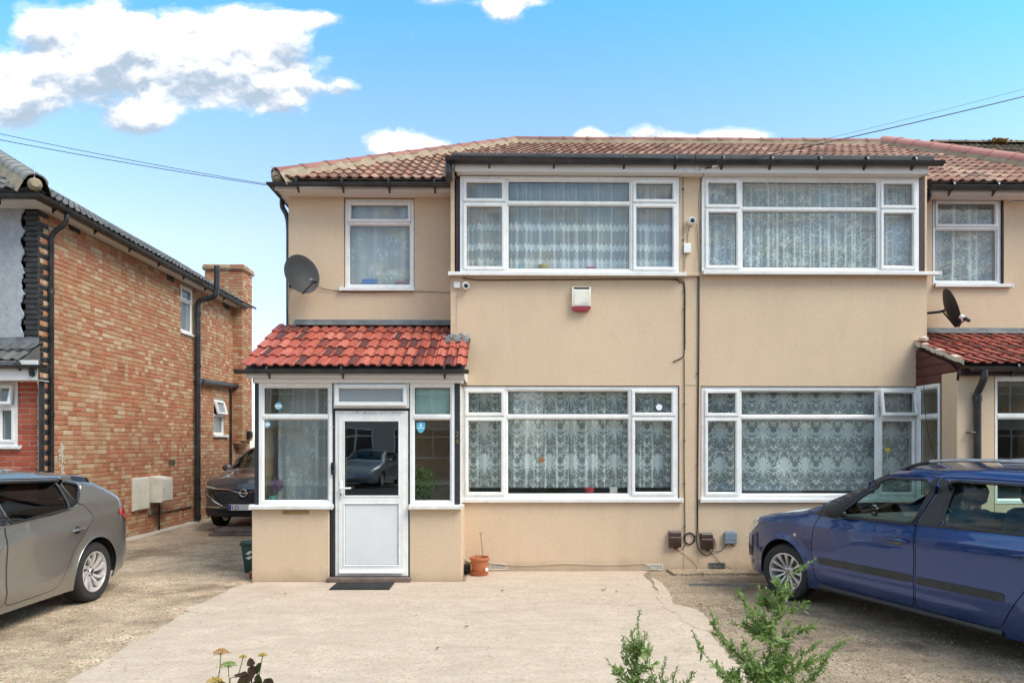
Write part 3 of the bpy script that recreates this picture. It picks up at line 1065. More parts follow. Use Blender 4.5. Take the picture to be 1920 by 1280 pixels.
# ------------------------------------------------------------------ the ground
def ground_mat(name, c_pale, c_mid, c_dark, agg, dirt_bias=0.0, bumpy=0.6):
    m, nt, b, out = new_mat(name)
    p = pos(nt)
    big = noise(nt, p, 0.8, 6, 0.6, 0.3)
    mid = noise(nt, p, 4.5, 8, 0.72)
    c = mixc(nt, ramp(nt, mid, [(0.35, 0.0), (0.65, 1.0)]), c_mid, c_pale)
    c = mixc(nt, ramp(nt, mth(nt, 'ADD', big, mth(nt, 'MULTIPLY', mth(nt, 'SUBTRACT', mid, 0.5), 0.8)), [(0.52 - dirt_bias, 0.0), (0.72 - dirt_bias, 0.85)]), c, c_dark)
    vo = nd(nt, 'ShaderNodeTexVoronoi')
    vo.inputs['Scale'].default_value = 52.0
    nt.links.new(p, vo.inputs['Vector'])
    st = ramp(nt, noise(nt, p, 2.1, 5, 0.65), [(0.40, 0.15), (0.68, 1.0)])
    spots = mixc(nt, 1.0, vo.outputs['Color'], (1, 1, 1), 'MULTIPLY')
    hs = nd(nt, 'ShaderNodeHueSaturation')
    hs.inputs['Saturation'].default_value = 0.18
    nt.links.new(spots, hs.inputs['Color'])
    ov = mixc(nt, mth(nt, 'MULTIPLY', st, agg), c, hs.outputs[0], 'OVERLAY')
    fine = ramp(nt, noise(nt, p, 34, 4, 0.85), [(0.54, 0.0), (0.66, 1.0)])
    ov = mixc(nt, mth(nt, 'MULTIPLY', fine, 0.45 * agg + 0.10), ov, tuple(x * 0.35 for x in c_mid))
    pit = ramp(nt, noise(nt, p, 19, 2, 0.5), [(0.70, 0.0), (0.76, 1.0)])
    ov = mixc(nt, mth(nt, 'MULTIPLY', pit, 0.5), ov, tuple(x * 0.3 for x in c_mid))
    # scuffs and old trowel marks running across, and hairline cracks
    sc = ramp(nt, noise(nt, pos(nt, (0.7, 2.6, 1)), 2.4, 9, 0.72, 0.4), [(0.42, 0.0), (0.62, 1.0)])
    ov = mixc(nt, mth(nt, 'MULTIPLY', sc, 0.30), ov, c_dark)
    wn_ = nt.nodes.new('ShaderNodeVectorMath')
    wn_.operation = 'ADD'
    nz = nd(nt, 'ShaderNodeTexNoise')
    nz.inputs['Scale'].default_value = 1.6
    nz.inputs['Detail'].default_value = 5
    nt.links.new(p, nz.inputs['Vector'])
    nt.links.new(p, wn_.inputs[0]); nt.links.new(nz.outputs['Color'], wn_.inputs[1])
    ck = nd(nt, 'ShaderNodeTexVoronoi')
    ck.feature = 'DISTANCE_TO_EDGE'
    ck.inputs['Scale'].default_value = 0.42
    nt.links.new(wn_.outputs[0], ck.inputs['Vector'])
    crk = ramp(nt, ck.outputs['Distance'], [(0.0, 1.0), (0.004, 0.0)])
    ov = mixc(nt, mth(nt, 'MULTIPLY', crk, 0.25), ov, tuple(x * 0.3 for x in c_dark))
    nt.links.new(ov, b.inputs['Base Color'])
    b.inputs['Roughness'].default_value = 0.9
    b.inputs['Specular IOR Level'].default_value = 0.25
    h = mth(nt, 'ADD', mth(nt, 'MULTIPLY', vo.outputs['Distance'], agg), mth(nt, 'MULTIPLY', noise(nt, p, 60, 4, 0.7), 0.8))
    h = mth(nt, 'ADD', h, mth(nt, 'MULTIPLY', mid, 1.5))
    bump(nt, b, h, bumpy, 0.012)
    return m


M['drive'] = ground_mat('worn_concrete', (0.57, 0.445, 0.32), (0.42, 0.305, 0.20), (0.19, 0.135, 0.088), 1.0, 0.05, 1.0)
M['drive_r'] = ground_mat('worn_brown_concrete', (0.42, 0.325, 0.23), (0.29, 0.21, 0.14), (0.12, 0.09, 0.062), 1.0, 0.05, 1.0)
M['slab'] = ground_mat('pale_concrete', (0.53, 0.425, 0.335), (0.465, 0.365, 0.28), (0.35, 0.265, 0.195), 0.30, -0.06, 0.35)
M['cream_edge'] = ground_mat('lime_stained_concrete', (0.66, 0.58, 0.48), (0.56, 0.47, 0.37), (0.42, 0.33, 0.24), 0.25, -0.05, 0.6)
M['asphalt'] = ground_mat('asphalt', (0.07, 0.07, 0.07), (0.055, 0.055, 0.055), (0.04, 0.04, 0.04), 0.6, 0, 0.5)
M['pavement'] = ground_mat('pavement_slabs', (0.28, 0.26, 0.24), (0.22, 0.205, 0.19), (0.15, 0.14, 0.13), 0.4, 0, 0.4)


def sheet(name, poly, z, mat, **tags):
    mb = MB()
    mb.add([(x, y, z) for x, y in poly], [tuple(range(len(poly)))])
    return mb.build(name, mat, None, fix=False, **tags)


def rough_sheet(name, poly, z0, z1, mat, jit, seed, step=0.06, skip=lambda p: False):
    """a slab with an uneven broken edge and a real small step down to the ground"""
    r = random.Random(seed)
    pts = []
    for i, a in enumerate(poly):
        b = poly[(i + 1) % len(poly)]
        a, b = Vector((*a, 0)), Vector((*b, 0))
        n = max(1, int((b - a).length / step))
        for k in range(n):
            p = a.lerp(b, k / n)
            if not skip(p):
                q = Vector((p.x * 2.5, p.y * 2.5, seed))
                p += Vector((mnoise.noise(q), mnoise.noise(q + Vector((9, 0, 0))), 0)) * jit + Vector((r.uniform(-1, 1), r.uniform(-1, 1), 0)) * jit * 0.15
            pts.append(p)
    n = len(pts)
    mb = MB()
    mb.add([(p.x, p.y, z1) for p in pts], [tuple(range(n))])
    mb.add([(p.x, p.y, z1) for p in pts] + [(p.x, p.y, z0 - 0.02) for p in pts], [((i + 1) % n, i, n + i, n + (i + 1) % n) for i in range(n)])
    return mb.build(name, mat, None, fix=False, kind='structure')


sheet('ground', [(-300, -300), (300, -300), (300, 300), (-300, 300)], -0.03, M['pavement'], kind='structure')
sheet('driveway', [(-9.9, -0.9), (1.6, -0.9), (1.6, 24), (-9.9, 24)], 0.0, M['drive'], kind='structure')
sheet('side_driveway', [(1.6, -0.9), (12, -0.9), (12, 12), (1.6, 12)], 0.0, M['drive_r'], kind='structure')
sheet('road', [(-120, -9.6), (120, -9.6), (120, -2.9), (-120, -2.9)], -0.02, M['asphalt'], kind='structure')
k_ = MB()
k_.box(-120, 120, -3.05, -2.9, -0.02, 0.02)
k_.build('kerb', M['pavement'], kind='structure')
k_ = MB()
k_.box(-120, 120, -9.75, -9.6, -0.02, 0.09)
k_.build('kerb', M['pavement'], kind='structure')
# the pale slab in front of the house
g = lambda x, y: tuple(ground(x, y, 0.012)[:2])
slab_poly = [g(-350, 1700), g(120, 1288), g(215, 1224), g(300, 1175), g(395, 1128), g(430, 1103), g(474, 1092), (-3.0, 8.29), (-0.45, 8.29), (-0.45, 8.94), (1.9, 8.94),
             g(1205, 1077), g(1230, 1100), g(1255, 1130), g(1300, 1165), g(1350, 1200), g(1400, 1262), g(1450, 1330), g(1600, 1700)]
rough_sheet('concrete_slab', slab_poly, 0.0, 0.006, M['slab'], 0.10, 2, skip=lambda p: p.y > 8.2)
rough_sheet('concrete_patch', [g(1212, 1082), g(1240, 1092), g(1262, 1128), g(1318, 1148), g(1345, 1180), g(1320, 1182), g(1270, 1160), g(1235, 1120)], 0.0, 0.009, M['slab'], 0.10, 8, step=0.03)
rough_sheet('concrete_patch', [g(350, 1143), g(420, 1112), g(476, 1094), g(500, 1098), g(440, 1120), g(380, 1152)], 0.0, 0.009, M['slab'], 0.08, 9, step=0.03)
rough_sheet('concrete_patch', [(-6.62, 11.2), (-6.62, 14.6), (-6.46, 14.6), (-6.42, 13.2), (-6.38, 12.0), (-6.48, 11.2)], 0.0, 0.02, M['cream_edge'], 0.05, 4, step=0.06)
rough_sheet('concrete_strip', [(2.15, 8.93), (2.15, 8.62), (3.4, 8.66), (5.0, 8.66), (5.0, 8.93)], 0.0, 0.03, M['drive_r'], 0.03, 5, step=0.06, skip=lambda p: p.y > 8.9)

# loose grit and small stones on the worn ground
def scatter_stones(name, n, region, mat, seed, smin, smax):
    r = random.Random(seed)
    q = MB()
    k = 0
    while k < n:
        x, y = region(r)
        s = r.uniform(smin, smax) * (1 if r.random() < .93 else 1.9)
        z = 0.001 + s * .25
        vs = [Vector((math.cos(a) * s * r.uniform(.6, 1.1), math.sin(a) * s * r.uniform(.6, 1.1), r.uniform(-.1, .1) * s)) for a in (0, 1.57, 3.14, 4.71)] + [Vector((0, 0, s * r.uniform(.4, .7))), Vector((0, 0, -s * .4))]
        q.add([v_ + Vector((x, y, z)) for v_ in vs], [(0, 1, 4), (1, 2, 4), (2, 3, 4), (3, 0, 4), (1, 0, 5), (2, 1, 5), (3, 2, 5), (0, 3, 5)])
        k += 1
    o = q.build(name, mat, None, fix=False, kind='stuff')
    return o


def stone_mat(name, a, b_):
    m, nt, b, out = new_mat(name)
    nt.links.new(mixc(nt, rand_out(nt), a, b_), b.inputs['Base Color'])
    b.inputs['Roughness'].default_value = 0.9
    return m


M['stones'] = stone_mat('mixed_grit', (0.08, 0.055, 0.04), (0.62, 0.50, 0.37))


def reg_left(r):
    while True:
        y = 2.6 + 9.5 * r.random() ** 1.2
        x = r.uniform(-6.5, -0.8)
        e = -3.05 - (8.3 - y) * 0.09 if y > 6.9 else -3.2 + (6.9 - y) * 0.62
        if x < e + 0.15 + r.gauss(0, .12):
            return x, y


def reg_right(r):
    while True:
        y = 2.6 + 6.2 * r.random()
        x = r.uniform(1.2, 6)
        if x > 1.95 + (8.4 - y) * 0.02 + r.gauss(0, .10):
            return x, y


def reg_slab(r):
    return r.uniform(-3, 2), 2.8 + 6 * r.random()


scatter_stones('grit', 6500, reg_left, M['stones'], 1, .003, .008)
scatter_stones('grit', 11000, reg_right, M['stones'], 2, .003, .008)
g_s = scatter_stones('grit', 1100, reg_slab, M['stones'], 3, .002, .005)
g_s.location.z = 0.007

# ------------------------------------------------------------------ number 24 and the house joined to its right
YM, YB, YP = 9.45, 8.95, 8.30
XL = at(541, 600, YM).x
XB0 = at(845, 600, YB).x
XPARTY = at(1296, 600, YB).x
XB1 = at(1738, 600, YB).x
XR = 8.15
ZE = at(700, 357, YM - 0.25).z     # underside of the main eave
ZBF = at(1000, 331, YB).z          # underside of the bay's fascia
RIDGE_Y, RIDGE_Z = 13.0, 7.38
EAVE_Y, EAVE_Z = 9.17, 5.20

h24 = thing('semi_detached_house', 'beige rendered house numbered 24 with red tiled porch, left half of the pair', 'house')
h26 = thing('semi_detached_house', 'beige rendered house behind the blue car, right half of the pair', 'house')


def rebase(h, loc):
    """children were written in place coordinates while the parent stood at the origin; put the parent at its own base"""
    loc = Vector(loc)
    for c in h.children:
        c.location = Vector(c.location) - loc
    h.location = loc


def rect(a, b, Y):
    p, q = at(a[0], a[1], Y), at(b[0], b[1], Y)
    return min(p.x, q.x), max(p.x, q.x), min(p.z, q.z), max(p.z, q.z)


wA = rect((863, 332), (1272, 514), YB - 0.0)
wE = rect((866, 724), (1272, 934), YB)
wC = rect((647, 373), (776, 541), YM + 0.03)
wB = rect((1315, 333), (1720, 512), YB)
wF = rect((1316, 725), (1724, 934), YB)
wD = rect((1748, 370), (1877, 534), YM + 0.03)

M['carpet'] = pm('brown_carpet', (0.10, 0.07, 0.05), 0.95, var=0.2)
# --- walls of number 24
cA = (wA[0] - 0.075, wA[1] + 0.012, wA[2], ZBF + 0.4)
wall_panel('front_wall', XB0, XPARTY, 0.0, ZBF + 0.3, YB, 0.25, [cA, (wE[0] - 0.005, wE[1] + 0.015, wE[2], wE[3] + 0.012)], M['beige'], h24)
wall_panel('front_wall', XL, XB0 + 0.2, 0.0, ZE + 0.1, YM, 0.25, [(wC[0] - 0.012, wC[1] + 0.012, wC[2], wC[3] + 0.012), (-2.2, -1.35, 0.1, 2.1)], M['beige'], h24)
mb = MB()
mb.box(XB0, XB0 + 0.24, YB + 0.25, YM, 0.0, cA[2])
mb.build('bay_return_wall', M['beige'], h24)
mb = MB()
mb.box(XL, XL + 0.25, YM + 0.25, 16.8, 0.0, ZE + 0.1)
mb.build('side_wall', M['beige'], h24)
mb = MB()
mb.box(XL, XPARTY, 16.8, 17.05, 0.0, ZE + 0.1)
mb.build('rear_wall', M['beige'], h24)
for h, a, b in ((h24, XL + 0.25, XPARTY - 0.1), (h26, XPARTY + 0.1, XR - 0.25)):
    mb = MB()
    mb.box(a, b, YM + 0.05 if h is h24 else YM + 0.05, 16.7, 2.62, 2.80)
    mb.build('upper_floor', M['room'], h)
    mb = MB()
    mb.box(a, b, YM + 0.26, 16.7, 0.02, 0.06)
    mb.box(max(a, XB0 + 0.25) if h is h24 else a, b if h is h24 else XB1 - 0.25, YB + 0.26, YM + 0.255, 0.02, 0.06)
    mb.build('carpet', M['carpet'], h)
    mb = MB()
    mb.box(a, b, 12.6, 12.7, 0.0, ZE)
    mb.build('partition_wall', M['room'], h)
    mb = MB()
    mb.box(a, b, YM + 0.3, 16.7, ZE, ZE + 0.04)
    mb.build('ceiling', M['room'], h)
    mb = MB()
    c = XB0 + 0.1 if h is h24 else XB1 - 0.1
    mb.box(c - 0.05, c + 0.05, YM + 0.26, 12.6, 0.0, ZE)
    mb.build('partition_wall', M['room'], h)
mb = MB()
mb.box(XPARTY - 0.1, XPARTY + 0.1, YB + 0.26, 16.8, 0.0, ZE + 0.05)
mb.build('party_wall', M['room'], h24)
# bay interior floor at first-floor level, ceiling above
for h, a, b in ((h24, XB0 + 0.25, XPARTY - 0.1), (h26, XPARTY + 0.1, XB1 - 0.25)):
    mb = MB()
    mb.box(a, b, YB + 0.26, YM + 0.04, 2.62, 2.80)
    mb.build('bay_floor', M['room'], h)
    mb = MB()
    mb.box(a, b, YB + 0.26, YM + 0.29, ZBF + 0.04, ZBF + 0.10)
    mb.build('bay_ceiling', M['room'], h)

# --- walls of the right house
cB = (wB[0] - 0.012, wB[1] + 0.10, wB[2], ZBF + 0.4)
PX = 5.47   # plane of the right porch's side
wall_panel('front_wall', XPARTY, XB1, 0.0, ZBF + 0.3, YB, 0.25, [cB, (wF[0] - 0.015, wF[1] + 0.03, wF[2], wF[3] + 0.012)], M['beige'], h26)
wall_panel('front_wall', XB1 - 0.2, XR, 0.0, ZE + 0.1, YM, 0.25, [(wD[0] - 0.02, wD[1] + 0.02, wD[2], wD[3] + 0.015), (6.4, 7.4, 0.1, 2.1)], M['beige'], h26)
mb = MB()
mb.box(XB1 - 0.24, XB1, YB + 0.25, YM, 0.0, cB[2])
mb.build('bay_return_wall', M['beige'], h26)
mb = MB()
mb.box(XR - 0.25, XR, YM + 0.25, 16.8, 0.0, ZE + 0.1)
mb.build('side_wall', M['beige'], h26)
mb = MB()
mb.box(XPARTY, XR, 16.8, 17.05, 0.0, ZE + 0.1)
mb.build('rear_wall', M['beige'], h26)
# bell-cast beads: thin raised lines of the render
for x in (at(1283, 0, YB).x, at(1310, 0, YB).x):
    bead = MB()
    bead.box(x - 0.006, x + 0.006, YB - 0.006, YB - 0.001, 0.05, wA[2] - 0.03)
    bead.build('render_bead', M['beige'], h24)
bead = MB()
xa, xb = at(1283, 0, YB).x, at(1310, 0, YB).x
bead.box(xa + 0.008, xb - 0.008, YB - 0.006, YB - 0.001, wE[3] + 0.02, wE[3] + 0.035)
bead.build('render_bead', M['beige'], h24)
bead = MB()
bead.box(XB0 + 0.001, XB0 + 0.014, YB - 0.005, YB - 0.001, 0.05, wA[2] - 0.06)
bead.build('render_bead', M['beige'], h24)
led = MB()
led.cbox(xa, xb, YB - 0.035, YB - 0.001, wA[2] - 0.03, wA[2] + 0.008, 0.005)
led.build('render_ledge', M['beige'], h24)

# --- windows
def wspec(w_, mull_px, trans_py, Y):
    return [at(m_, 500, Y).x - w_[0] for m_ in mull_px], at(900, trans_py, Y).z - w_[2]


mA, tA = wspec(wA, (948.5, 1184), 381.5, YB)
window(h24, (wA[0], YB - 0.02, wA[2]), wA[1] - wA[0], wA[3] - wA[2], mA, tA, {(0, 0), (0, 1), (2, 0), (2, 1)}, curtain='lace_scallop', sill=(0.15, 0.08, 0.085), folds=40, amp=0.016, hem=0.0, curtain_bottom=0.0, seed=4)
mE, tE = wspec(wE, (947.5, 1183), 781, YB)
window(h24, (wE[0], YB + 0.03, wE[2]), wE[1] - wE[0], wE[3] - wE[2], mE, tE, {(0, 0), (0, 1), (2, 0), (2, 1)}, curtain='lace_damask', sill=(0.0, 0.055, 0.08), folds=48, amp=0.017, curtain_bottom=0.07, seed=9)
mC, tC = wspec(wC, (), 418.5, YM + 0.03)
window(h24, (wC[0], YM + 0.05, wC[2]), wC[1] - wC[0], wC[3] - wC[2], mC, tC, {(0, 1)}, curtain='lace_leaf', sill=(0.06, 0.02, 0.10), folds=20, amp=0.02, hem=0.0, curtain_bottom=0.0, seed=3)
mB_, tB = wspec(wB, (1387, 1646.5), 390.6, YB)
window(h26, (wB[0], YB - 0.02, wB[2]), wB[1] - wB[0], wB[3] - wB[2], mB_, tB, {(0, 0), (0, 1), (2, 0), (2, 1)}, curtain='lace_floral', sill=(0.0, 0.26, 0.085), folds=55, amp=0.012, hem=0.02, curtain_bottom=0.01, seed=6)
mF, tF = wspec(wF, (1387.6, 1647.7), 781.7, YB)
window(h26, (wF[0], YB + 0.03, wF[2]), wF[1] - wF[0], wF[3] - wF[2], mF, tF, {(0, 0), (0, 1), (2, 0), (2, 1)}, curtain='lace_damask', sill=(0.03, 0.02, 0.08), folds=14, amp=0.006, curtain_bottom=0.03, tilt=((2, 1), 9), seed=2)
mD, tD = wspec(wD, (), 423, YM + 0.03)
window(h26, (wD[0], YM + 0.05, wD[2]), wD[1] - wD[0], wD[3] - wD[2], mD, tD, {(0, 1)}, curtain='lace_floral', sill=(0.0, 0.12, 0.10), folds=22, amp=0.028, hem=0.0, curtain_bottom=0.0, seed=12)

# plum timbers beside the upper windows
def stick(h, x0, x1, z0, z1, y0, y1, mat='purple', name='timber_post'):
    q = MB()
    q.cbox(x0, x1, y0, y1, z0, z1, 0.003)
    return q.build(name, M[mat], h)


stick(h24, wA[0] - 0.060, wA[0] - 0.002, wA[2], ZBF, YB + 0.002, YB + 0.2)
stick(h24, wA[1] + 0.002, wA[1] + 0.012, wA[2], ZBF, YB + 0.004, YB + 0.05)
stick(h26, wB[1] + 0.002, wB[1] + 0.098, wB[2], ZBF - 0.006, YB + 0.002, YB + 0.2)
stick(h26, wB[0] - 0.010, wB[1] + 0.10, wB[3] + 0.002, ZBF, YB + 0.003, YB + 0.2, name='timber_head')
stick(h26, XB1 - 0.1, XB1, wB[2], ZBF, YB + 0.01, YM, name='bay_cheek')
stick(h24, XB0, XB0 + 0.05, wA[2], ZBF, YB + 0.21, YM, name='bay_cheek')
stick(h26, wD[0] - 0.018, wD[0] - 0.002, wD[2], wD[3], YM + 0.01, YM + 0.1)
stick(h26, wD[1] + 0.002, wD[1] + 0.018, wD[2], wD[3], YM + 0.01, YM + 0.1)
stick(h26, wF[1] + 0.001, wF[1] + 0.028, wF[2], wF[3], YB + 0.008, YB + 0.2)

# --- fascias, soffits, gutters
fb = MB()
z0, z1 = ZBF, at(1000, 311, YB - 0.16).z
fb.cbox(at(853, 320, YB - 0.16).x, XPARTY, YB - 0.16, YB - 0.14, z0, z1 + 0.10, 0.004)
fb.box(at(853, 320, YB - 0.16).x, XPARTY, YB - 0.14, YB + 0.02, z0, z0 + 0.012)
fb.box(at(853, 320, YB - 0.16).x, at(853, 320, YB - 0.16).x + 0.02, YB - 0.14, YM - 0.2, z0, z1 + 0.10)
fb.box(at(853, 320, YB - 0.16).x + 0.02, XB0 + 0.02, YB + 0.02, YM - 0.2, z0, z0 + 0.012)
fb.build('bay_fascia', M['fascia'], h24)
fb = MB()
xe = at(1741, 320, YB - 0.16).x
fb.cbox(XPARTY + 0.002, xe, YB - 0.16, YB - 0.14, z0, z1 + 0.10, 0.004)
fb.box(XPARTY + 0.002, xe, YB - 0.14, YB + 0.02, z0, z0 + 0.012)
fb.box(xe - 0.02, xe, YB - 0.14, YM - 0.2, z0, z1 + 0.10)
fb.build('bay_fascia', M['fascia'], h26)
fx0 = at(515, 350, YM - 0.25).x
for h, a, b in ((h24, fx0, at(853, 320, YB - 0.16).x), (h26, xe, XR + 0.25)):
    fb = MB()
    fb.cbox(a, b - 0.003 if h is h24 else b, YM - 0.25, YM - 0.23, ZE, ZE + 0.16, 0.004)
    fb.box(a, b - 0.003 if h is h24 else b, YM - 0.23, YM, ZE, ZE + 0.012)
    if h is h24:
        fb.box(a, a + 0.02, YM - 0.23, 16.9, ZE, ZE + 0.16)
        fb.box(a + 0.02, XL, YM, 16.9, ZE, ZE + 0.012)
    fb.build('eaves_fascia', M['fascia'], h)

gy, gz = YB - 0.22, at(1000, 299, YB - 0.22).z
gl, gr = at(838, 300, gy).x, at(1768, 300, gy).x
br = [((at(px, 300, gy).x, gy, gz), 0) for px in (917, 1039, 1171, 1267)]
gutter(h24, [(gl, YM - 0.15, gz), (gl, gy, gz), (XPARTY, gy, gz)], brackets=br)
br = [((at(px, 300, gy).x, gy, gz), 0) for px in (1355, 1446, 1536, 1624, 1714)]
gutter(h26, [(XPARTY + 0.001, gy, gz), (gr, gy, gz)], brackets=br)
my, mz = YM - 0.31, at(700, 343, YM - 0.31).z
ml = at(507, 343, my).x
br = [((at(px, 343, my).x, my, mz), 0) for px in (557, 642, 729, 815)]
gutter(h24, [(ml, 16.9, mz), (ml, my, mz), (at(848, 343, my).x, my, mz)], brackets=br)
br = [((at(px, 343, my).x, my, mz), 0) for px in (1785, 1868)]
gutter(h26, [(at(1742, 343, my).x, my, mz), (XR + 0.3, my, mz)], brackets=br)
# swan neck from the bay gutter to the main gutter
pipe(h24, smooth_pts([(gl + 0.02, gy + 0.02, gz - 0.05), (gl + 0.02, gy + 0.05, gz - 0.22), (gl - 0.01, my - 0.02, mz + 0.02), (gl - 0.03, my, mz - 0.03)]), 0.045, name='gutter_outlet')
pipe(h26, smooth_pts([(at(1745, 0, my).x, my + .02, mz - 0.03), (at(1745, 0, my).x, my + 0.05, mz - 0.15), (at(1742, 0, my).x, my + 0.22, mz - 0.25), (at(1742, 0, my).x, YM - 0.03, mz - 0.38)]), 0.03, name='gutter_outlet')
# left corner downpipe
pipe(h24, smooth_pts([(ml + 0.01, YM + 0.15, mz - 0.03), (ml + 0.01, YM + 0.15, mz - 0.16), (ml + 0.06, YM + 0.15, mz - 0.26), (XL - 0.055, YM + 0.15, mz - 0.36), (XL - 0.045, YM + 0.15, mz - 0.5)], 4) + [Vector((XL - 0.045, YM + 0.15, 0.1))], 0.034)

# flat felt roofs of the bays
for h, a, b in ((h24, gl + 0.05, XPARTY - 0.001), (h26, XPARTY + 0.001, at(1757, 300, gy).x)):
    fb = MB()
    zf = at(1300, 289, YB - 0.17).z
    fb.cbox(a, b, YB - 0.175, YM + 0.25, gz + 0.015, zf, 0.01)
    fb.build('flat_roof', M['felt'], h)

# --- pitched roofs
up_front = Vector((0, RIDGE_Y - EAVE_Y, RIDGE_Z - EAVE_Z)).normalized()
HIPL0 = Vector((at(517, 330, EAVE_Y).x, EAVE_Y, EAVE_Z))
APL = Vector((at(966, 271, RIDGE_Y).x, RIDGE_Y, RIDGE_Z))
APR = Vector((at(1660, 270, RIDGE_Y).x, RIDGE_Y, RIDGE_Z))
HIPR0 = Vector((8.35, EAVE_Y, EAVE_Z))


def roof_z(y):
    return EAVE_Z + (y - EAVE_Y) / (RIDGE_Y - EAVE_Y) * (RIDGE_Z - EAVE_Z)


for h, poly in ((h24, [HIPL0, (XPARTY, EAVE_Y, EAVE_Z), (XPARTY, RIDGE_Y, RIDGE_Z), APL]), (h26, [(XPARTY, EAVE_Y, EAVE_Z), HIPR0, APR, (XPARTY, RIDGE_Y, RIDGE_Z)])):
    mb = MB()
    dz_ = Vector((0, 0, -0.015))
    mb.add([Vector(p) + dz_ for p in poly], [tuple(range(4))])
    # rear slope and hip ends
    RY = 2 * RIDGE_Y - EAVE_Y
    if h is h24:
        mb.add([APL, (XPARTY, RIDGE_Y, RIDGE_Z), (XPARTY, RY, EAVE_Z), (HIPL0.x, RY, EAVE_Z)], [(0, 1, 2, 3)])
        mb.add([HIPL0 + dz_, APL + dz_, Vector((HIPL0.x, RY, EAVE_Z))], [(0, 1, 2)])
    else:
        mb.add([APR, (XPARTY, RIDGE_Y, RIDGE_Z), (XPARTY, RY, EAVE_Z), (HIPR0.x, RY, EAVE_Z)], [(0, 1, 2, 3)])
        mb.add([HIPR0 + dz_, APR + dz_, Vector((HIPR0.x, RY, EAVE_Z))], [(0, 1, 2)])
    rf = mb.build('roof', M['tile_main'], h, fix=False)
    L = (RIDGE_Y - EAVE_Y) / up_front.y
    if h is h24:
        d = (APL - HIPL0); cn = Vector((-d.y, d.x, 0)).normalized()
        cuts = [(HIPL0, cn), (Vector((XPARTY, 0, 0)), Vector((1, 0, 0)))]
        keep = lambda p: (p - HIPL0).dot(cn) <= 0 and p.x <= XPARTY + 1e-4 and not (p.y < YM + 0.02 and p.x > gl + 0.1) and p.y < RIDGE_Y + 0.02
        lay_tiles(rf, (HIPL0.x - 0.05, EAVE_Y - 0.02, EAVE_Z), (1, 0, 0), up_front, (XPARTY - HIPL0.x + 0.05) / 20, L / 13, 20, 13, 0.40, 'roman', M['tile_main'], keep, cuts)
        ridge_run(rf, HIPL0 + Vector((0.0, 0.0, 0.07)), APL + Vector((0, 0, 0.05)), M['ridge_red'], r=0.10)
        ridge_run(rf, APL + Vector((0, 0, 0.05)), Vector((XPARTY, RIDGE_Y, RIDGE_Z + 0.05)), M['ridge_red'], r=0.10, bed=0.11)
    else:
        d = (APR - HIPR0); cn2 = Vector((d.y, -d.x, 0)).normalized()
        cuts = [(HIPR0, cn2), (Vector((XPARTY, 0, 0)), Vector((-1, 0, 0)))]
        xl = at(1757, 300, gy).x
        keep = lambda p: (p - HIPR0).dot(cn2) <= 0 and p.x >= XPARTY - 1e-4 and not (p.y < YM + 0.02 and p.x < xl) and p.y < RIDGE_Y + 0.02
        lay_tiles(rf, (XPARTY, EAVE_Y - 0.02, EAVE_Z), (1, 0, 0), up_front, 0.292, L / 13, 20, 13, 0.40, 'roman', M['tile_main'], keep, cuts)
        ridge_run(rf, Vector((XPARTY, RIDGE_Y, RIDGE_Z + 0.05)), APR + Vector((0, 0, 0.05)), M['ridge_red'], r=0.10, bed=0.11)
        ridge_run(rf, HIPR0 + Vector((0.05, -0.05, 0.09)), APR + Vector((-0.02, 0.0, 0.07)), M['ridge_pink'], r=0.14, bed=0.2)
    # eaves underlay strip that closes the gap under the first course
    ev = MB()
    x0_, x1_ = (HIPL0.x + 0.05, gl + 0.1) if h is h24 else (xl, XR + 0.2)
    ev.box(x0_, x1_, EAVE_Y + 0.03, EAVE_Y + 0.06, ZE + 0.1, EAVE_Z + 0.02)
    ev.build('eaves_strip', M['dark'], h)

# mortar cap on the left hip end, and a hook eye
q = MB()
q.lathe([(0.0, -0.04), (0.05, -0.035), (0.085, 0.0), (0.095, 0.08), (0.0, 0.08)], 14, 'Y', M=Matrix.Translation(HIPL0 + Vector((0.02, 0.0, 0.05))))
q.build('hip_end_mortar', M['mortar'], h24, smooth=40)

# air bricks low on the front wall and one high on the right house
def air_brick(h, px0, px1, py0, py1, Y, mat='cream'):
    r0 = rect((px0, py0), (px1, py1), Y)
    q = MB()
    w_, h_ = r0[1] - r0[0], r0[3] - r0[2]
    ring_mesh(q, 0, w_, 0, h_, [(0, -0.006), (0.012, -0.006), (0.012, 0.02), (0, 0.02)])
    nx, nz = 12, 4
    for i in range(1, nx):
        x = 0.012 + (w_ - 0.024) * i / nx
        q.box(x - 0.0025, x + 0.0025, -0.003, 0.004, 0.01, h_ - 0.01)
    for j in range(1, nz):
        z = 0.012 + (h_ - 0.024) * j / nz
        q.box(0.01, w_ - 0.01, -0.002, 0.004, z - 0.0025, z + 0.0025)
    o = q.build('air_brick', M[mat], h)
    o.location = (r0[0], Y, r0[2])
    b_ = MB()
    b_.box(0.01, w_ - 0.01, -0.0012, 0.0, 0.01, h_ - 0.01)
    d_ = b_.build('vent_hole', M['dark'], o)


air_brick(h24, 918, 950, 1056, 1067, YB)
air_brick(h24, 1210, 1243, 1057, 1067, YB)
air_brick(h26, 1328, 1360, 1054, 1068, YB, 'steel')
air_brick(h26, 1898, 1930, 366, 380, YM)
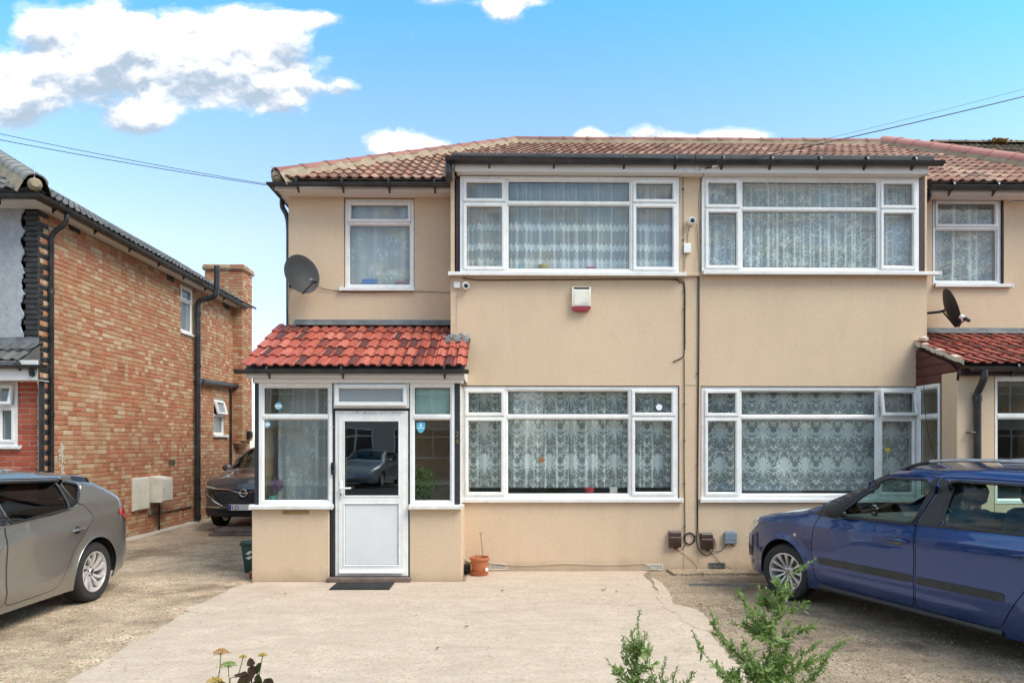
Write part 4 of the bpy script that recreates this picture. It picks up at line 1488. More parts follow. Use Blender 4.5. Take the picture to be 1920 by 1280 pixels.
# ------------------------------------------------------------------ porch of number 24
porch = thing('front_porch', 'white framed entrance porch with glazed door and bright red tiled lean-to roof', 'porch')
xl_, xr_ = at(472, 1000, YP).x, at(866, 1000, YP).x
zs_ = at(500, 950, YP).z            # top of the dwarf walls
ztop = at(500, 718, YP).z
xd0, xd1 = at(617, 900, YP).x, at(768, 900, YP).x
for a, b in ((xl_, xd0), (xd1, xr_)):
    mb = MB()
    mb.cbox(a, b, YP, YP + 0.12, 0.0, zs_ - 0.02, 0.008)
    mb.build('dwarf_wall', M['beige'], porch)
mb = MB()
mb.box(xl_, xl_ + 0.12, YP + 0.12, YM - 0.002, 0.0, ztop)
mb.build('side_wall', M['beige'], porch)
mb = MB()
mb.cbox(xr_ - 0.12, xr_ - 0.001, YP + 0.121, YB - 0.002, 0.0, zs_ - 0.02, 0.004)
mb.build('side_wall', M['beige'], porch)
mb = MB()
mb.box(xl_ + 0.12, XB0 - 0.01, YP + 0.13, YM - 0.01, 0.0, 0.10)
mb.box(XB0 - 0.01, xr_ - 0.12, YP + 0.13, YB - 0.01, 0.0, 0.10)
mb.build('porch_floor', M['red_wood'], porch)


def pw(a, b, mull_px, trans, sash, **kw):
    kw.setdefault('glass', 'glass_porch')
    w_ = rect(a, b, YP)
    m_ = [at(x, 0, YP).x - w_[0] for x in mull_px]
    t_ = at(0, trans, YP).z - w_[2] if trans else None
    return window(porch, (w_[0], YP + 0.0, w_[2]), w_[1] - w_[0], w_[3] - w_[2], m_, t_, sash, **kw)


pw((486, 718), (623, 946), (), 781, (), sill=(0.10, 0.02, 0.075), frame_w=0.05)
pw((626, 718), (767, 765), (), None, {(0, 0)}, tilt=((0, 0), 5), frame_w=0.035, glass='glass_frost', sash_w=0.05)
w3 = pw((769, 718), (852, 946), (), 781, (), glass='glass', sill=(0.01, 0.10, 0.075), frame_w=0.045)


def ppost(px0, px1, py0, py1, y0=0.0, y1=0.09, name='black_post'):
    a = rect((px0, py0), (px1, py1), YP)
    q = MB()
    q.cbox(a[0], a[1], YP + y0, YP + y1, a[2], a[3], 0.004)
    return q.build(name, M['post'], porch)


ppost(477, 485.5, 718, 945, 0.004)
post_r = ppost(852.5, 862, 718, 945, 0.002)
ppost(623.2, 628, 765, 1081, 0.012)
ppost(765.4, 769, 765, 1081, 0.012)
ppost(620, 623.1, 952, 1081, 0.012)
ppost(769.1, 771, 952, 1081, 0.012)
ppost(628.1, 765.2, 765.3, 770, 0.010)
# the right return of the porch: side glazing above its dwarf wall
sd_ = MB()
sd_.box(xr_ - 0.045, xr_ - 0.030, YP + 0.10, YB - 0.005, zs_ - 0.02, ztop)
sd_.build('side_panel', M['upvc'], porch)

# door
dr = rect((628, 770), (765, 1080), YP)
door = part('door', porch, (dr[0], YP + 0.012, dr[2]))
dw, dh = dr[1] - dr[0], dr[3] - dr[2]
q = MB()
ring_mesh(q, 0, dw, 0, dh, [(0, 0.0), (0.010, -0.006), (0.055, -0.006), (0.062, 0.004), (0.062, 0.06), (0, 0.06)])
q.build('door_frame', M['upvc'], door)
lx0, lx1, lz0, lz1 = 0.048, dw - 0.048, 0.055, dh - 0.05
gx0, gx1 = at(646.6, 0, YP).x - dr[0], at(746.5, 0, YP).x - dr[0]
gz0, gz1 = at(0, 929, YP).z - dr[2], at(0, 790, YP).z - dr[2]
pz0, pz1 = at(0, 1060, YP).z - dr[2], at(0, 946, YP).z - dr[2]
q = MB()


def leaf_piece(x0, x1, z0, z1):
    q.box(x0, x1, -0.018, 0.045, z0, z1)


leaf_piece(lx0, gx0 - 0.012, lz0, lz1)
leaf_piece(gx1 + 0.012, lx1, lz0, lz1)
leaf_piece(gx0 - 0.012, gx1 + 0.012, lz0, pz0 - 0.012)
leaf_piece(gx0 - 0.012, gx1 + 0.012, pz1 + 0.012, gz0 - 0.012)
leaf_piece(gx0 - 0.012, gx1 + 0.012, gz1 + 0.012, lz1)
for (a, b) in ((gz0, gz1), (pz0, pz1)):
    ring_mesh(q, gx0 - 0.014, gx1 + 0.014, a - 0.014, b + 0.014, [(0, -0.024), (0.006, -0.024), (0.014, -0.010), (0.014, 0.02), (0, 0.02)])
q.build('door_leaf', M['upvc'], door)
q = MB()
q.box(gx0, gx1, 0.0, 0.004, gz0, gz1)
q.build('pane', M['glass_porch'], door)
q = MB()
ring_mesh(q, gx0 - 0.002, gx1 + 0.002, gz0 - 0.002, gz1 + 0.002, [(0, -0.012), (0.007, -0.012), (0.007, 0.006), (0, 0.006)])
q.build('seal', M['rubber'], door)
q = MB()
q.box(gx0, gx1, -0.010, 0.02, pz0, pz1)
q.build('lower_panel', M['panel'], door)
q = MB()
ring_mesh(q, gx0 - 0.001, gx1 + 0.001, pz0 - 0.001, pz1 + 0.001, [(0, -0.0115), (0.006, -0.0115), (0.006, 0.0), (0, 0.0)])
q.build('panel_seal', M['grey_box'], door)
q = MB()
q.prism([(-0.045, lz0 + 0.0), (-0.018, lz0 + 0.03), (0.0, lz0 + 0.03), (0.0, lz0 - 0.012), (-0.045, lz0 - 0.012)], lx0 + 0.01, lx1 - 0.01, 'X')
q.build('weather_bar', M['upvc'], door)
hx, hz = at(640, 0, YP).x - dr[0], at(0, 915, YP).z - dr[2]
q = MB()
q.cbox(hx - 0.017, hx + 0.017, -0.032, -0.0185, hz - 0.13, hz + 0.09, 0.006)
q.tube([(hx, -0.03, hz), (hx, -0.075, hz)], 0.014, 10)
q.tube(smooth_pts([(hx - 0.005, -0.075, hz), (hx + 0.05, -0.078, hz), (hx + 0.13, -0.072, hz + 0.002)], 4), 0.011, 8)
q.build('handle', M['white'], door, smooth=45)
q = MB()
q.lathe([(0.0, -0.037), (0.009, -0.037), (0.009, -0.031)], 10, 'Y', M=Matrix.Translation((hx, 0, hz - 0.075)))
q.box(hx - 0.004, hx + 0.004, -0.036, -0.031, hz - 0.10, hz - 0.075)
q.build('keyhole', M['dark'], door)
# peeling film along the head of the door
rr = random.Random(11)
q = MB()
for i in range(46):
    x = rr.uniform(0.02, dw - 0.03)
    w_ = rr.uniform(.006, .03)
    z = dh - rr.uniform(0.008, 0.03)
    q.add([(x, -0.0075, z), (x + w_, -0.0078, z - rr.uniform(0, .004)), (x + w_ * .9, -0.008, z - rr.uniform(.003, .008)), (x + .002, -0.0082, z - .004)], [(0, 1, 2, 3)])
q.build('flaked_film', M['old_wood'], door, fix=False, kind='stuff')
# threshold
tr_ = rect((614, 1081), (771, 1092), YP)
q = MB()
q.cbox(tr_[0], tr_[1], YP - 0.07, YP + 0.10, 0.0, dr[2] - 0.004, 0.012)
q.build('threshold', M['red_wood'], porch)
# letter slot below the left sill
q = MB()
a = rect((530, 957), (580, 963), YP)
q.cbox(a[0], a[1], YP - 0.012, YP - 0.001, a[2], a[3], 0.003)
q.build('vent_cover', M['brass'], porch)
# fascia of two stepped boards
a = rect((462, 699), (871, 708.5), YP - 0.10)
b = rect((476, 707), (868, 718), YP - 0.055)
q = MB()
q.cbox(a[0], a[1], YP - 0.12, YP - 0.10, a[2], a[3] + 0.06, 0.004)
q.box(a[0], a[1], YP - 0.10, YP - 0.05, a[2] + 0.001, a[2] + 0.01)
q.box(a[1] - 0.02, a[1], YP - 0.10, YB - 0.004, a[2], a[3] + 0.06)
q.build('fascia_board', M['fascia'], porch)
q = MB()
q.cbox(b[0], b[1], YP - 0.055, YP + 0.08, b[2] + 0.002, a[2] - 0.0, 0.004)
q.build('fascia_board', M['fascia'], porch)
pgy = YP - 0.18
pgz = at(700, 693, pgy).z
gutter(porch, [(at(440, 693, pgy).x, pgy, pgz), (at(879, 693, pgy).x, pgy, pgz)], r=0.048, brackets=[((at(x, 693, pgy).x, pgy, pgz), 0) for x in (502, 641, 833)])
# roof
PE_Y, PE_Z = YP - 0.20, at(660, 690, YP - 0.2).z + 0.01
PT_Z = at(700, 613, YM).z
pup = Vector((0, YM - PE_Y, PT_Z - PE_Z))
PL = pup.length
pup.normalize()
px0_, px1_ = at(452, 690, PE_Y).x, at(876, 690, PE_Y).x
q = MB()
dz_ = Vector((0, 0, -0.02))
q.add([Vector((px0_ + 0.03, PE_Y + 0.03, PE_Z)) + dz_, Vector((px1_ - .03, PE_Y + 0.03, PE_Z)) + dz_, Vector((px1_ - 0.03, YB, PE_Z + (YB - PE_Y) / pup.y * pup.z)) + dz_,
       Vector((XB0, YB, PE_Z + (YB - PE_Y) / pup.y * pup.z)) + dz_, Vector((XB0, YM, PT_Z)) + dz_, Vector((px0_ + .03, YM, PT_Z)) + dz_], [(0, 1, 2, 3, 4, 5)])
prf = q.build('roof', M['felt'], porch, fix=False)
keep = lambda p: (p.x < XB0 + 0.01 or (p.y < YB - 0.0 and p.x < px1_ + 0.01))
nc = 21
lay_tiles(prf, (px0_, PE_Y, PE_Z), (1, 0, 0), pup, (px1_ - px0_) / nc, PL / 5, nc, 5, PL / 5 + 0.06, 'single', M['tile_red'], keep, jitter=0.003)
# left verge: side gable filler, and the lead along the wall
q = MB()
q.add([(xl_ + 0.02, YP - 0.02, ztop), (xl_ + 0.02, YM, ztop), (xl_ + 0.02, YM, PT_Z - 0.03), (xl_ + 0.02, YP - 0.02, PE_Z + 0.06)], [(0, 1, 2, 3)])
q.build('gable_filler', M['fascia'], porch, fix=False)
q = MB()
q.add([(px0_ + 0.22, YM - 0.004, PT_Z + 0.10), (XB0, YM - 0.004, PT_Z + 0.10), (XB0, YM - 0.01, PT_Z + 0.055), (px0_ + 0.22, YM - 0.01, PT_Z + 0.055),
       (px0_ + 0.22, YM - 0.10, PT_Z + 0.012), (XB0, YM - 0.10, PT_Z + 0.012)], [(0, 1, 2, 3), (3, 2, 5, 4)])
q.add([(XB0 - 0.004, YB - 0.06, PT_Z - 0.20), (XB0 - 0.004, YM, PT_Z + 0.11), (XB0 - 0.004, YM, PT_Z + 0.0), (XB0 - 0.004, YB - 0.06, PT_Z - 0.34), (XB0 - 0.11, YM, PT_Z + 0.03), (XB0 - 0.10, YB - 0.06, PT_Z - 0.215)], [(0, 1, 2, 3), (3, 2, 4, 5)])
q.build('lead_flashing', M['lead'], prf, fix=False, smooth=True)
# crumpled flashing where the roof meets the bay's corner
q = MB()
rr = random.Random(4)
vs, fs = [], []
nx_, ny_ = 14, 6
zb_ = PE_Z + (YB - PE_Y) / pup.y * pup.z
for j in range(ny_):
    for i in range(nx_):
        x = XB0 - 0.06 + 0.30 * i / (nx_ - 1)
        t = j / (ny_ - 1)
        y = YB - 0.003 - 0.14 * (1 - t) - 0.02 * math.sin(i * 1.3)
        z = zb_ + 0.032 + (y - YB) * pup.z / pup.y + 0.05 * t * t + rr.uniform(-.005, .007) + 0.008 * math.sin(i * 1.1 + j)
        vs.append((x, min(y, YB - 0.002), z))
for j in range(ny_ - 1):
    for i in range(nx_ - 1):
        a = j * nx_ + i
        fs.append((a, a + 1, a + nx_ + 1, a + nx_))
q.add(vs, fs)
q.build('corner_flashing', M['lead'], prf, fix=False, smooth=True)

# inside the porch: drape, blind, plant, flower pot
q = curtain_mesh(at(520, 0, YP + .25).x, at(612, 0, YP + .25).x, zs_ + 0.0, ztop - 0.02, YP + 0.30, 30, 0.02, 0, 5)
one(q.build('drape', M['lace_leaf'], None, smooth=True, fix=False), 'sheer leaf patterned drape hanging inside the left porch window', 'curtain')
q = MB()
a = rect((776, 728), (846, 777), YP + 0.06)
q.cbox(a[0], a[1], YP + 0.06, YP + 0.065, a[2], a[3], 0.001)
one(q.build('roller_blind', M['blind'], None), 'pale green roller blind behind the porch side light', 'blind')


def text_obj(name, body, loc, size, mat, parent, rot=(90, 0, 0), align='CENTER', ext=0.0006):
    """raised lettering, turned into a plain mesh"""
    c = bpy.data.curves.new(name, 'FONT')
    c.body = body
    c.size = size
    c.extrude = ext
    c.align_x = align
    o = bpy.data.objects.new(name, c)
    COL.objects.link(o)
    dg = bpy.context.evaluated_depsgraph_get()
    me = bpy.data.meshes.new_from_object(o.evaluated_get(dg))
    bpy.data.objects.remove(o)
    me.materials.clear()
    me.materials.append(mat)
    o = link(name, me, parent)
    o.location = loc
    o.rotation_euler = tuple(R(a) for a in rot)
    return o


def house_number(ch, x, y, z, h, parent):
    return text_obj('digit', ch, (x, y, z), h, M['brass'], parent, ext=0.004)


nm = thing('house_number', 'brass house number 24 on the dark right-hand post of the porch', 'house number', (at(857, 0, YP).x, YP - 0.004, at(0, 832, YP).z))
house_number('2', 0, 0, 0.087, 0.095, nm)
house_number('4', 0, 0, 0.0, 0.095, nm)


# stickers on the panes (outside face)
def sticker(px, py, r, shape, label, Y=YP + 0.019):
    p = at(px, py, Y)
    t = thing('window_sticker', label, 'sticker', p)
    q = MB()
    if shape == 'oct':
        q.lathe([(0, 0.0), (r, 0.0), (r, 0.0008), (0, 0.0008)], 8, 'Y', M=Matrix.Rotation(R(22.5), 4, 'Y'))
    else:
        q.prism([(-r, r * 1.1), (-r * .3, r * 1.2), (0, r * 1.35), (r * .3, r * 1.2), (r, r * 1.1), (r, -r * .3), (r * .55, -r * 1.0), (0, -r * 1.35), (-r * .55, -r * 1.0), (-r, -r * .3)], 0, 0.0008, 'Y')
    q.build('backing', M['sticker_blue' if shape != 'white' else 'sticker_white'], t)
    if shape == 'oct':
        q = MB()
        q.box(-r * .9, r * .9, -0.0012, -0.0003, -r * .28, r * .28)
        q.build('white_band', M['sticker_white'], t)
        for k, z_ in enumerate((0.45, -0.62)):
            q = MB()
            q.box(-r * .55, r * .55, -0.0012, -0.0003, r * z_, r * (z_ + .12))
            q.build('print_line', M['sticker_white'], t)
    elif shape == 'shield':
        q = MB()
        q.prism([(-r * .4, r * .25), (0, r * 1.0), (r * .4, r * .25)], -0.0012, -0.0003, 'Y')
        q.build('white_triangle', M['sticker_white'], t)
        q = MB()
        q.box(-r * .7, r * .7, -0.0012, -0.0003, -r * .25, r * -.05)
        q.build('print_line', M['sticker_white'], t)
    return t


sticker(522, 761, 0.047, 'oct', 'blue octagonal alarm sticker on the upper left porch pane')
sticker(500, 795, 0.046, 'oct', 'blue octagonal alarm sticker in the top corner of the large porch pane')
sticker(789, 801, 0.052, 'shield', 'blue shield-shaped alarm sticker on the right porch side light')
t = thing('window_sticker', 'small white round sticker on the top right pane of the downstairs bay window', 'sticker', at(1236, 763, YB + 0.03 + 0.013))
q = MB()
q.lathe([(0, 0.0), (0.044, 0.0), (0.044, 0.0008), (0, 0.0008)], 8, 'Y', M=Matrix.Rotation(R(22.5), 4, 'Y'))
q.build('backing', M['sticker_white'], t)
t = thing('window_ornament', 'small orange ornament hanging against the net curtain of the downstairs window', 'ornament', at(1016, 862, YB + 0.06))
q = MB()
q.lathe([(0, -0.01), (0.030, -0.008), (0.034, 0.0), (0.030, 0.008), (0, 0.01)], 10, 'Y')
q.build('disc', pm('amber_resin', (0.45, 0.16, 0.02), 0.3), t, smooth=40)
t = thing('window_sticker', 'tiny yellow sticker on the lower right pane behind the blue car', 'sticker', at(1664, 843, YB + 0.03 + 0.013))
q = MB()
q.cbox(-0.033, 0.033, 0, 0.001, -0.028, 0.028, 0.0003)
q.build('backing', pm('yellow_sticker', (0.65, 0.5, 0.06), 0.5), t)

# ------------------------------------------------------------------ porch of the right house
p26 = thing('front_porch', 'beige porch with red tiled roof and maroon boarded side at the right edge', 'porch')
PF = 8.13
zpt = at(1865, 700, PF).z
pc = ground(1808, 1080).x
PXR = 8.0
za_ = atX(1727, 727, PX).z
# side window (looks left), local x runs along the porch's side towards the house
sy0, sy1 = 8.45, YB - 0.02
zb0 = wF[2]
sw = window(p26, (PX, sy1, zb0), sy1 - sy0, 2.43 - zb0, (), tF * 1.0, (), rz=R(-90), frame_w=0.05, curtain=None)
stick(p26, PX - 0.002, PX + 0.05, zb0, 2.43, sy0 - 0.028, sy0 - 0.002)
q = MB()
q.box(PX, PX + 0.14, sy0 - 0.03, YB - 0.02, 0.0, zb0 - 0.002)
q.build('dwarf_wall', M['beige'], p26)
q = MB()
q.cbox(PX - 0.01, PX + 0.45, PF, sy0 - 0.031, 0.0, zpt + 0.02, 0.008)
q.build('corner_wall', M['beige'], p26)
wr = at(1866, 800, PF).x
q = MB()
q.box(PX + 0.46, wr - 0.002, PF + 0.004, PF + 0.15, 0.0, zpt)
q.build('front_wall', M['beige'], p26)
wz0 = 0.95
window(p26, (wr, PF + 0.03, wz0), 0.95, zpt - wz0 - 0.03, (), at(1900, 780, PF).z - wz0, (), frame_w=0.05, curtain=None)
q = MB()
q.box(wr, wr + 0.95, PF + 0.002, PF + 0.15, 0.0, wz0 - 0.01)
q.build('dwarf_wall', M['beige'], p26)
q = MB()
q.box(wr + 0.96, PXR, PF + 0.005, PF + 0.15, 0.0, zpt)
q.box(PXR - 0.15, PXR, PF + 0.15, YM, 0.0, zpt)
q.build('end_wall', M['beige'], p26)
stick(p26, PX, PXR, zpt - 0.028, zpt + 0.05, PF - 0.06, PF - 0.002, name='head_board')
# boards: weatherboarding in the triangle under the verge
RE_Y, RE_Z = PF - 0.20, at(1850, 683, PF - 0.2).z
RT_Z = at(1800, 628, YM).z
rup = Vector((0, YM - RE_Y, RT_Z - RE_Z))
RL = rup.length
rup.normalize()
zlo = 2.435
bh = 0.118
for i in range(6):
    a = zlo + i * bh
    # a board is cut where the roof passes over it
    def ylim(z):
        return RE_Y + 0.16 + (z - RE_Z - 0.02) * rup.y / rup.z
    y0a = max(PF + 0.0, ylim(a + 0.03))
    y0b = max(PF + 0.0, ylim(a + bh - 0.004 + 0.03))
    if y0a > YB - 0.05:
        break
    q = MB()
    ye = YB - 0.004
    y0b = min(y0b, ye - 0.01)
    vs = [(PX - 0.010, y0a, a), (PX - 0.010, ye, a), (PX - 0.002, ye, a + bh - 0.004), (PX - 0.002, y0b, a + bh - 0.004),
          (PX + 0.02, y0a, a), (PX + 0.02, ye, a), (PX + 0.02, ye, a + bh - 0.004), (PX + 0.02, y0b, a + bh - 0.004)]
    q.add(vs, [(0, 1, 2, 3), (4, 7, 6, 5), (0, 4, 5, 1), (1, 5, 6, 2), (2, 6, 7, 3), (3, 7, 4, 0)])
    q.build('board', M['maroon'], p26)
q = MB()
q.add([(PX + 0.03, YB, zlo), (PX + 0.03, PF, zlo), (PX + 0.03, PF, RE_Z), (PX + 0.03, YB, 3.0)], [(0, 1, 2, 3)])
q.build('board_backing', M['purple'], p26, fix=False)
# roof
q = MB()
q.add([(PX, RE_Y + 0.03, RE_Z - 0.02), (PXR + 0.1, RE_Y + 0.03, RE_Z - 0.02), (PXR + 0.1, YM, RT_Z - 0.02), (XB1, YM, RT_Z - 0.02), (XB1, YB, RE_Z + (YB - RE_Y) * rup.z / rup.y - 0.02),
       (PX, YB, RE_Z + (YB - RE_Y) * rup.z / rup.y - 0.02)], [(0, 1, 2, 3, 4, 5)])
r26 = q.build('roof', M['felt'], p26, fix=False)
keep = lambda p: p.x > XB1 - 0.01 or p.y < YB
lay_tiles(r26, (PX - 0.02, RE_Y, RE_Z), (1, 0, 0), rup, 0.145, RL / 5, 18, 5, RL / 5 + 0.06, 'single', M['tile_red'], keep, jitter=0.003)
q = MB()
q.add([(XB1, YM - 0.004, RT_Z + 0.10), (PXR, YM - 0.004, RT_Z + 0.10), (PXR, YM - 0.01, RT_Z + 0.055), (XB1, YM - 0.01, RT_Z + 0.055), (XB1, YM - 0.1, RT_Z + 0.012), (PXR, YM - 0.1, RT_Z + 0.012)], [(0, 1, 2, 3), (3, 2, 5, 4)])
q.build('lead_flashing', M['lead'], r26, fix=False)
# mortar verge
q = MB()
rr = random.Random(6)
vs, fs = [], []
for i in range(26):
    t = i / 25
    y = RE_Y + 0.05 + (YB - RE_Y - 0.06) * t
    z = RE_Z + (y - RE_Y) * rup.z / rup.y
    vs += [(PX - 0.022 + rr.uniform(-.008, .004), y, z + 0.035 + rr.uniform(-.004, .006)), (PX - 0.024 + rr.uniform(-.006, .004), y, z - 0.012 + rr.uniform(-.018, .008)), (PX + 0.05, y, z + 0.04), ]
for i in range(25):
    a = i * 3
    fs += [(a, a + 1, a + 4, a + 3), (a, a + 3, a + 5, a + 2)]
q.add(vs, fs)
q.lathe([(0, -0.04), (0.055, -0.02), (0.06, 0.01), (0.03, 0.035), (0, 0.04)], 9, M=Matrix.Translation((PX + 0.04, YB - 0.09, zb_ + 0.02)))
q.build('verge_mortar', M['cream_edge'], r26, fix=False, smooth=40)
g26y, g26z = PF - 0.16, at(1850, 688, PF - 0.16).z
gutter(p26, [(at(1822, 688, g26y).x, g26y, g26z), (PXR + 0.2, g26y, g26z)], r=0.05, brackets=[((at(1905, 688, g26y).x, g26y, g26z), 0)])
gx_ = at(1834, 0, PF - 0.06).x
pipe(p26, smooth_pts([(gx_, g26y, g26z - 0.03), (gx_, g26y, g26z - 0.12), (gx_, g26y + 0.04, g26z - 0.2), (gx_, PF - 0.05, g26z - 0.3)], 4) + [Vector((gx_, PF - 0.05, 0.05))], 0.040,
     collars=[(gx_, PF - 0.05, g26z - 0.36)])
q = MB()
q.tube([(gx_ - 0.10, PF - 0.06, at(0, 810, PF).z), (gx_ + 0.01, PF - 0.06, at(0, 810, PF).z)], 0.012, 8)
q.tube([(gx_ - 0.10, PF - 0.06, at(0, 810, PF).z), (gx_ - 0.10, PF + 0.02, at(0, 810, PF).z)], 0.008, 8)
q.build('pipe_clip', M['black_plastic'], p26)
# ------------------------------------------------------------------ brick house on the left
XN = -6.66
YN0, YN1 = 9.9, 18.1
ZN = 5.04
nb = thing('brick_house', 'detached-looking brown stock brick house with grey tiled roof across the side passage', 'house')
N1 = (atX(339, 560, XN).y, atX(363, 560, XN).y, 4.01, 4.99)
N2 = (atX(401, 780, XN).y, atX(420.5, 780, XN).y, 1.88, 2.71)
wall_panel('side_wall', YN0 + 0.0, YN1, 0.0, ZN + 0.1, XN - 0.010, -0.25, [N1, N2], M['brick_mortar'], nb, axis='X')
wall_panel('front_wall', -12.0, XN - 0.26, 0.0, ZN + 0.1, YN0, 0.25, [], M['roughcast'], nb)
q = MB()
q.box(-12.0, XN - 0.26, YN1 - 0.2, YN1, 0, ZN + 0.1)
q.build('rear_wall', M['brick_mortar'], nb)
q = MB()
q.box(-9.0, -8.9, YN0 + 0.25, YN1 - 0.2, 0, ZN)
q.build('partition_wall', M['room'], nb)
q = MB()
q.box(-8.9, XN - 0.26, YN0 + 0.25, YN1 - 0.2, 2.7, 2.85)
q.build('upper_floor', M['room'], nb)

rr = random.Random(21)
BH, BL, BW, J = 0.065, 0.215, 0.1025, 0.010
brick_meshes = {}


def brick_mesh(kind, L, mat):
    """a brick face running along Y, standing proud of the mortar; a few slightly worn variants"""
    key = (kind, round(L, 4))
    if key not in brick_meshes:
        out = []
        for k in range(4):
            mb = MB()
            mb.cbox(-0.03, 0.0, 0.0, L, 0.0, BH, 0.004 + 0.001 * k)
            me = bpy.data.meshes.new('brick')
            vs = [(x + rr.uniform(-.001, .001), y + rr.uniform(-.002, .002), z + rr.uniform(-.0015, .0015)) for x, y, z in mb.v]
            me.from_pydata(vs, [], mb.f)
            me.materials.append(mat)
            bm = bmesh.new(); bm.from_mesh(me); bmesh.ops.recalc_face_normals(bm, faces=bm.faces); bm.to_mesh(me); bm.free()
            out.append(me)
        brick_meshes[key] = out
    return rr.choice(brick_meshes[key])


spots = []
nrow = int((ZN + 0.05) / (BH + J))
for r_ in range(nrow):
    z = r_ * (BH + J) + 0.006
    y = YN0 + 0.002
    seq = 0
    # Flemish bond with short runs of headers; closers at the corner on alternate courses
    first = True
    while y < YN1 - 0.05:
        if first:
            L = BL if r_ % 2 == 0 else BW
            k = 'corner'
            first = False
            seq = r_ % 2
        else:
            seq += 1
            hdr = (seq % 2 == 1) or rr.random() < 0.38
            L = BW if hdr else BL
            k = 'h' if hdr else 's'
        L = min(L, YN1 - y)
        a, b = y, y + L
        for H in (N1, N2):
            if H[2] - BH < z < H[3] and a < H[1] and b > H[0]:
                if a < H[0] - 0.03:
                    b = H[0] - 0.002
                elif b > H[1] + 0.03:
                    a = H[1] + 0.002
                else:
                    a = b
        if b - a > 0.02:
            spots.append((a, b - a, z, k))
        y += L + J
# flat arches of upright headers above the lower window are left to the coursing
big = [s for s in spots if s[0] < 11.3 and s[2] > 1.4]
big.sort(key=lambda s: s[0])
chosen = set(id(s) for s in big[:300])
rest, restk = MB(), MB()
for s in spots:
    a, L, z, k = s
    black = (k == 'corner' and L > 0.15) or (k == 'corner' and rr.random() < 0.55)
    dx_ = rr.uniform(-0.003, 0.002)
    if id(s) in chosen:
        me = brick_mesh('black' if black else 'b', L, M['brick_black'] if black else M['brick'])
        o = link('brick', me, nb)
        o.location = (XN + dx_, a, z)
    else:
        tgt = restk if black else rest
        tgt.cbox(XN - 0.03, XN + dx_, a, a + L, z, z + BH, 0.004)
rest.build('far_wall_bricks', M['brick'], nb, fix=False, kind='stuff')
restk.build('black_quoin_bricks', M['brick_black'], nb, fix=False, kind='stuff')
# the front corner: black painted bricks with the roughcast broken off beside them
q = MB()
q.box(XN - 0.26, XN - 0.012, YN0, YN0 + 0.2, 0, ZN + 0.1)
q.build('corner_pier', M['brick_black'], nb)
for r_ in range(int(2.55 / (BH + J)), nrow):
    z = r_ * (BH + J) + 0.006
    w_ = 0.215 if r_ % 2 else 0.185
    q = MB()
    q.cbox(XN - w_, XN - 0.001, YN0 - 0.005, YN0 + 0.03, z, z + BH, 0.003)
    q.build('quoin_brick', M['brick_black'], nb)
q = MB()
pts = []
n_ = 70
for i in range(n_ + 1):
    z = 2.5 + (ZN - 2.5 + 0.1) * i / n_
    w_ = 0.19 + 0.055 * (0.5 + 0.5 * math.sin(z * 2 * math.pi / 0.30)) ** 0.5 + rr.uniform(-.012, .012)
    pts.append((XN - w_, z))
poly = pts + [(-9.4, ZN + 0.1), (-9.4, 2.5)]
q.prism(poly, YN0 - 0.026, YN0 - 0.001, 'Y')
q.build('roughcast_render', M['roughcast'], nb)

# eaves
FXN = -6.46
q = MB()
q.box(FXN - 0.02, FXN, 9.56, YN1 - 0.9, ZN, ZN + 0.15)
q.box(-12, FXN, 9.54, 9.56, ZN, ZN + 0.15)
q.box(XN, FXN - 0.02, 9.56, YN1 - 0.9, ZN, ZN + 0.012)
q.box(-12, XN, 9.56, YN0, ZN, ZN + 0.012)
q.build('eaves_fascia', M['fascia'], nb)
gxn, gzn, gyn = -6.39, atX(118, 391, -6.39).z, 9.47
gutter(nb, [(-12, gyn, gzn), (gxn, gyn, gzn), (gxn, YN1 - 0.95, gzn)], r=0.056,
       brackets=[((-6.95, gyn, gzn), 0), ((-7.6, gyn, gzn), 0)] + [((gxn, yy, gzn), R(90)) for yy in (9.9, 10.9, 11.9, 12.9, 13.9, 14.9, 15.9)])
# roof: hipped at the front corner
ex, ey, ez = gxn - 0.02, 9.46, gzn + 0.06
PT = 0.60
runx, runy = 4.6, 4.6
cn_ = Vector((ex, ey, ez))
ap_ = Vector((ex - runx, ey + runy, ez + runx * PT))
q = MB()
q.add([cn_, (ex, YN1, ez), (ex - runx, YN1, ez + runx * PT), ap_], [(0, 1, 2, 3)])
q.add([cn_, ap_, (-13, ey + runy, ap_.z), (-13, ey, ez)], [(0, 1, 2, 3)])
rn = q.build('roof', M['tile_grey'], nb, fix=False)
rn.data.transform(Matrix.Translation((0, 0, -0.02)))
upf = Vector((0, 1, PT)).normalized()
ups = Vector((-1, 0, PT)).normalized()
hipn = Vector((1, 1, 0)).normalized()   # vertical plane through the hip
lay_tiles(rn, (ex - 12 * 0.3, ey, ez), (1, 0, 0), upf, 0.30, 0.33, 12, 12, 0.385, 'roman', M['tile_grey'],
          lambda p: (p.x - ex) + (p.y - ey) <= 0.0 and p.x > -9.6, [(cn_, hipn)])
lay_tiles(rn, (ex, ey, ez), (0, 1, 0), ups, 0.30, 0.33, 28, 8, 0.385, 'roman', M['tile_grey'],
          lambda p: (p.x - ex) + (p.y - ey) >= 0.0 and p.y < YN1 - 0.3, [(cn_, -hipn)], name='side_roof_tile', limit=240)
ridge_run(rn, cn_ + Vector((0.03, -0.03, 0.09)), ap_ + Vector((0, 0, 0.08)), M['ridge_grey'], r=0.14, length=0.40, bed=0.19)
q = MB()
q.lathe([(0, -0.02), (0.05, -0.02), (0.085, 0.02), (0.09, 0.06), (0, 0.12)], 12, 'Y', M=Matrix.Translation(cn_ + Vector((0.04, -0.06, 0.07))) @ Matrix.Rotation(R(40), 4, 'Z'))
q.build('hip_end_mortar', M['mortar'], nb, smooth=40)
q = MB()
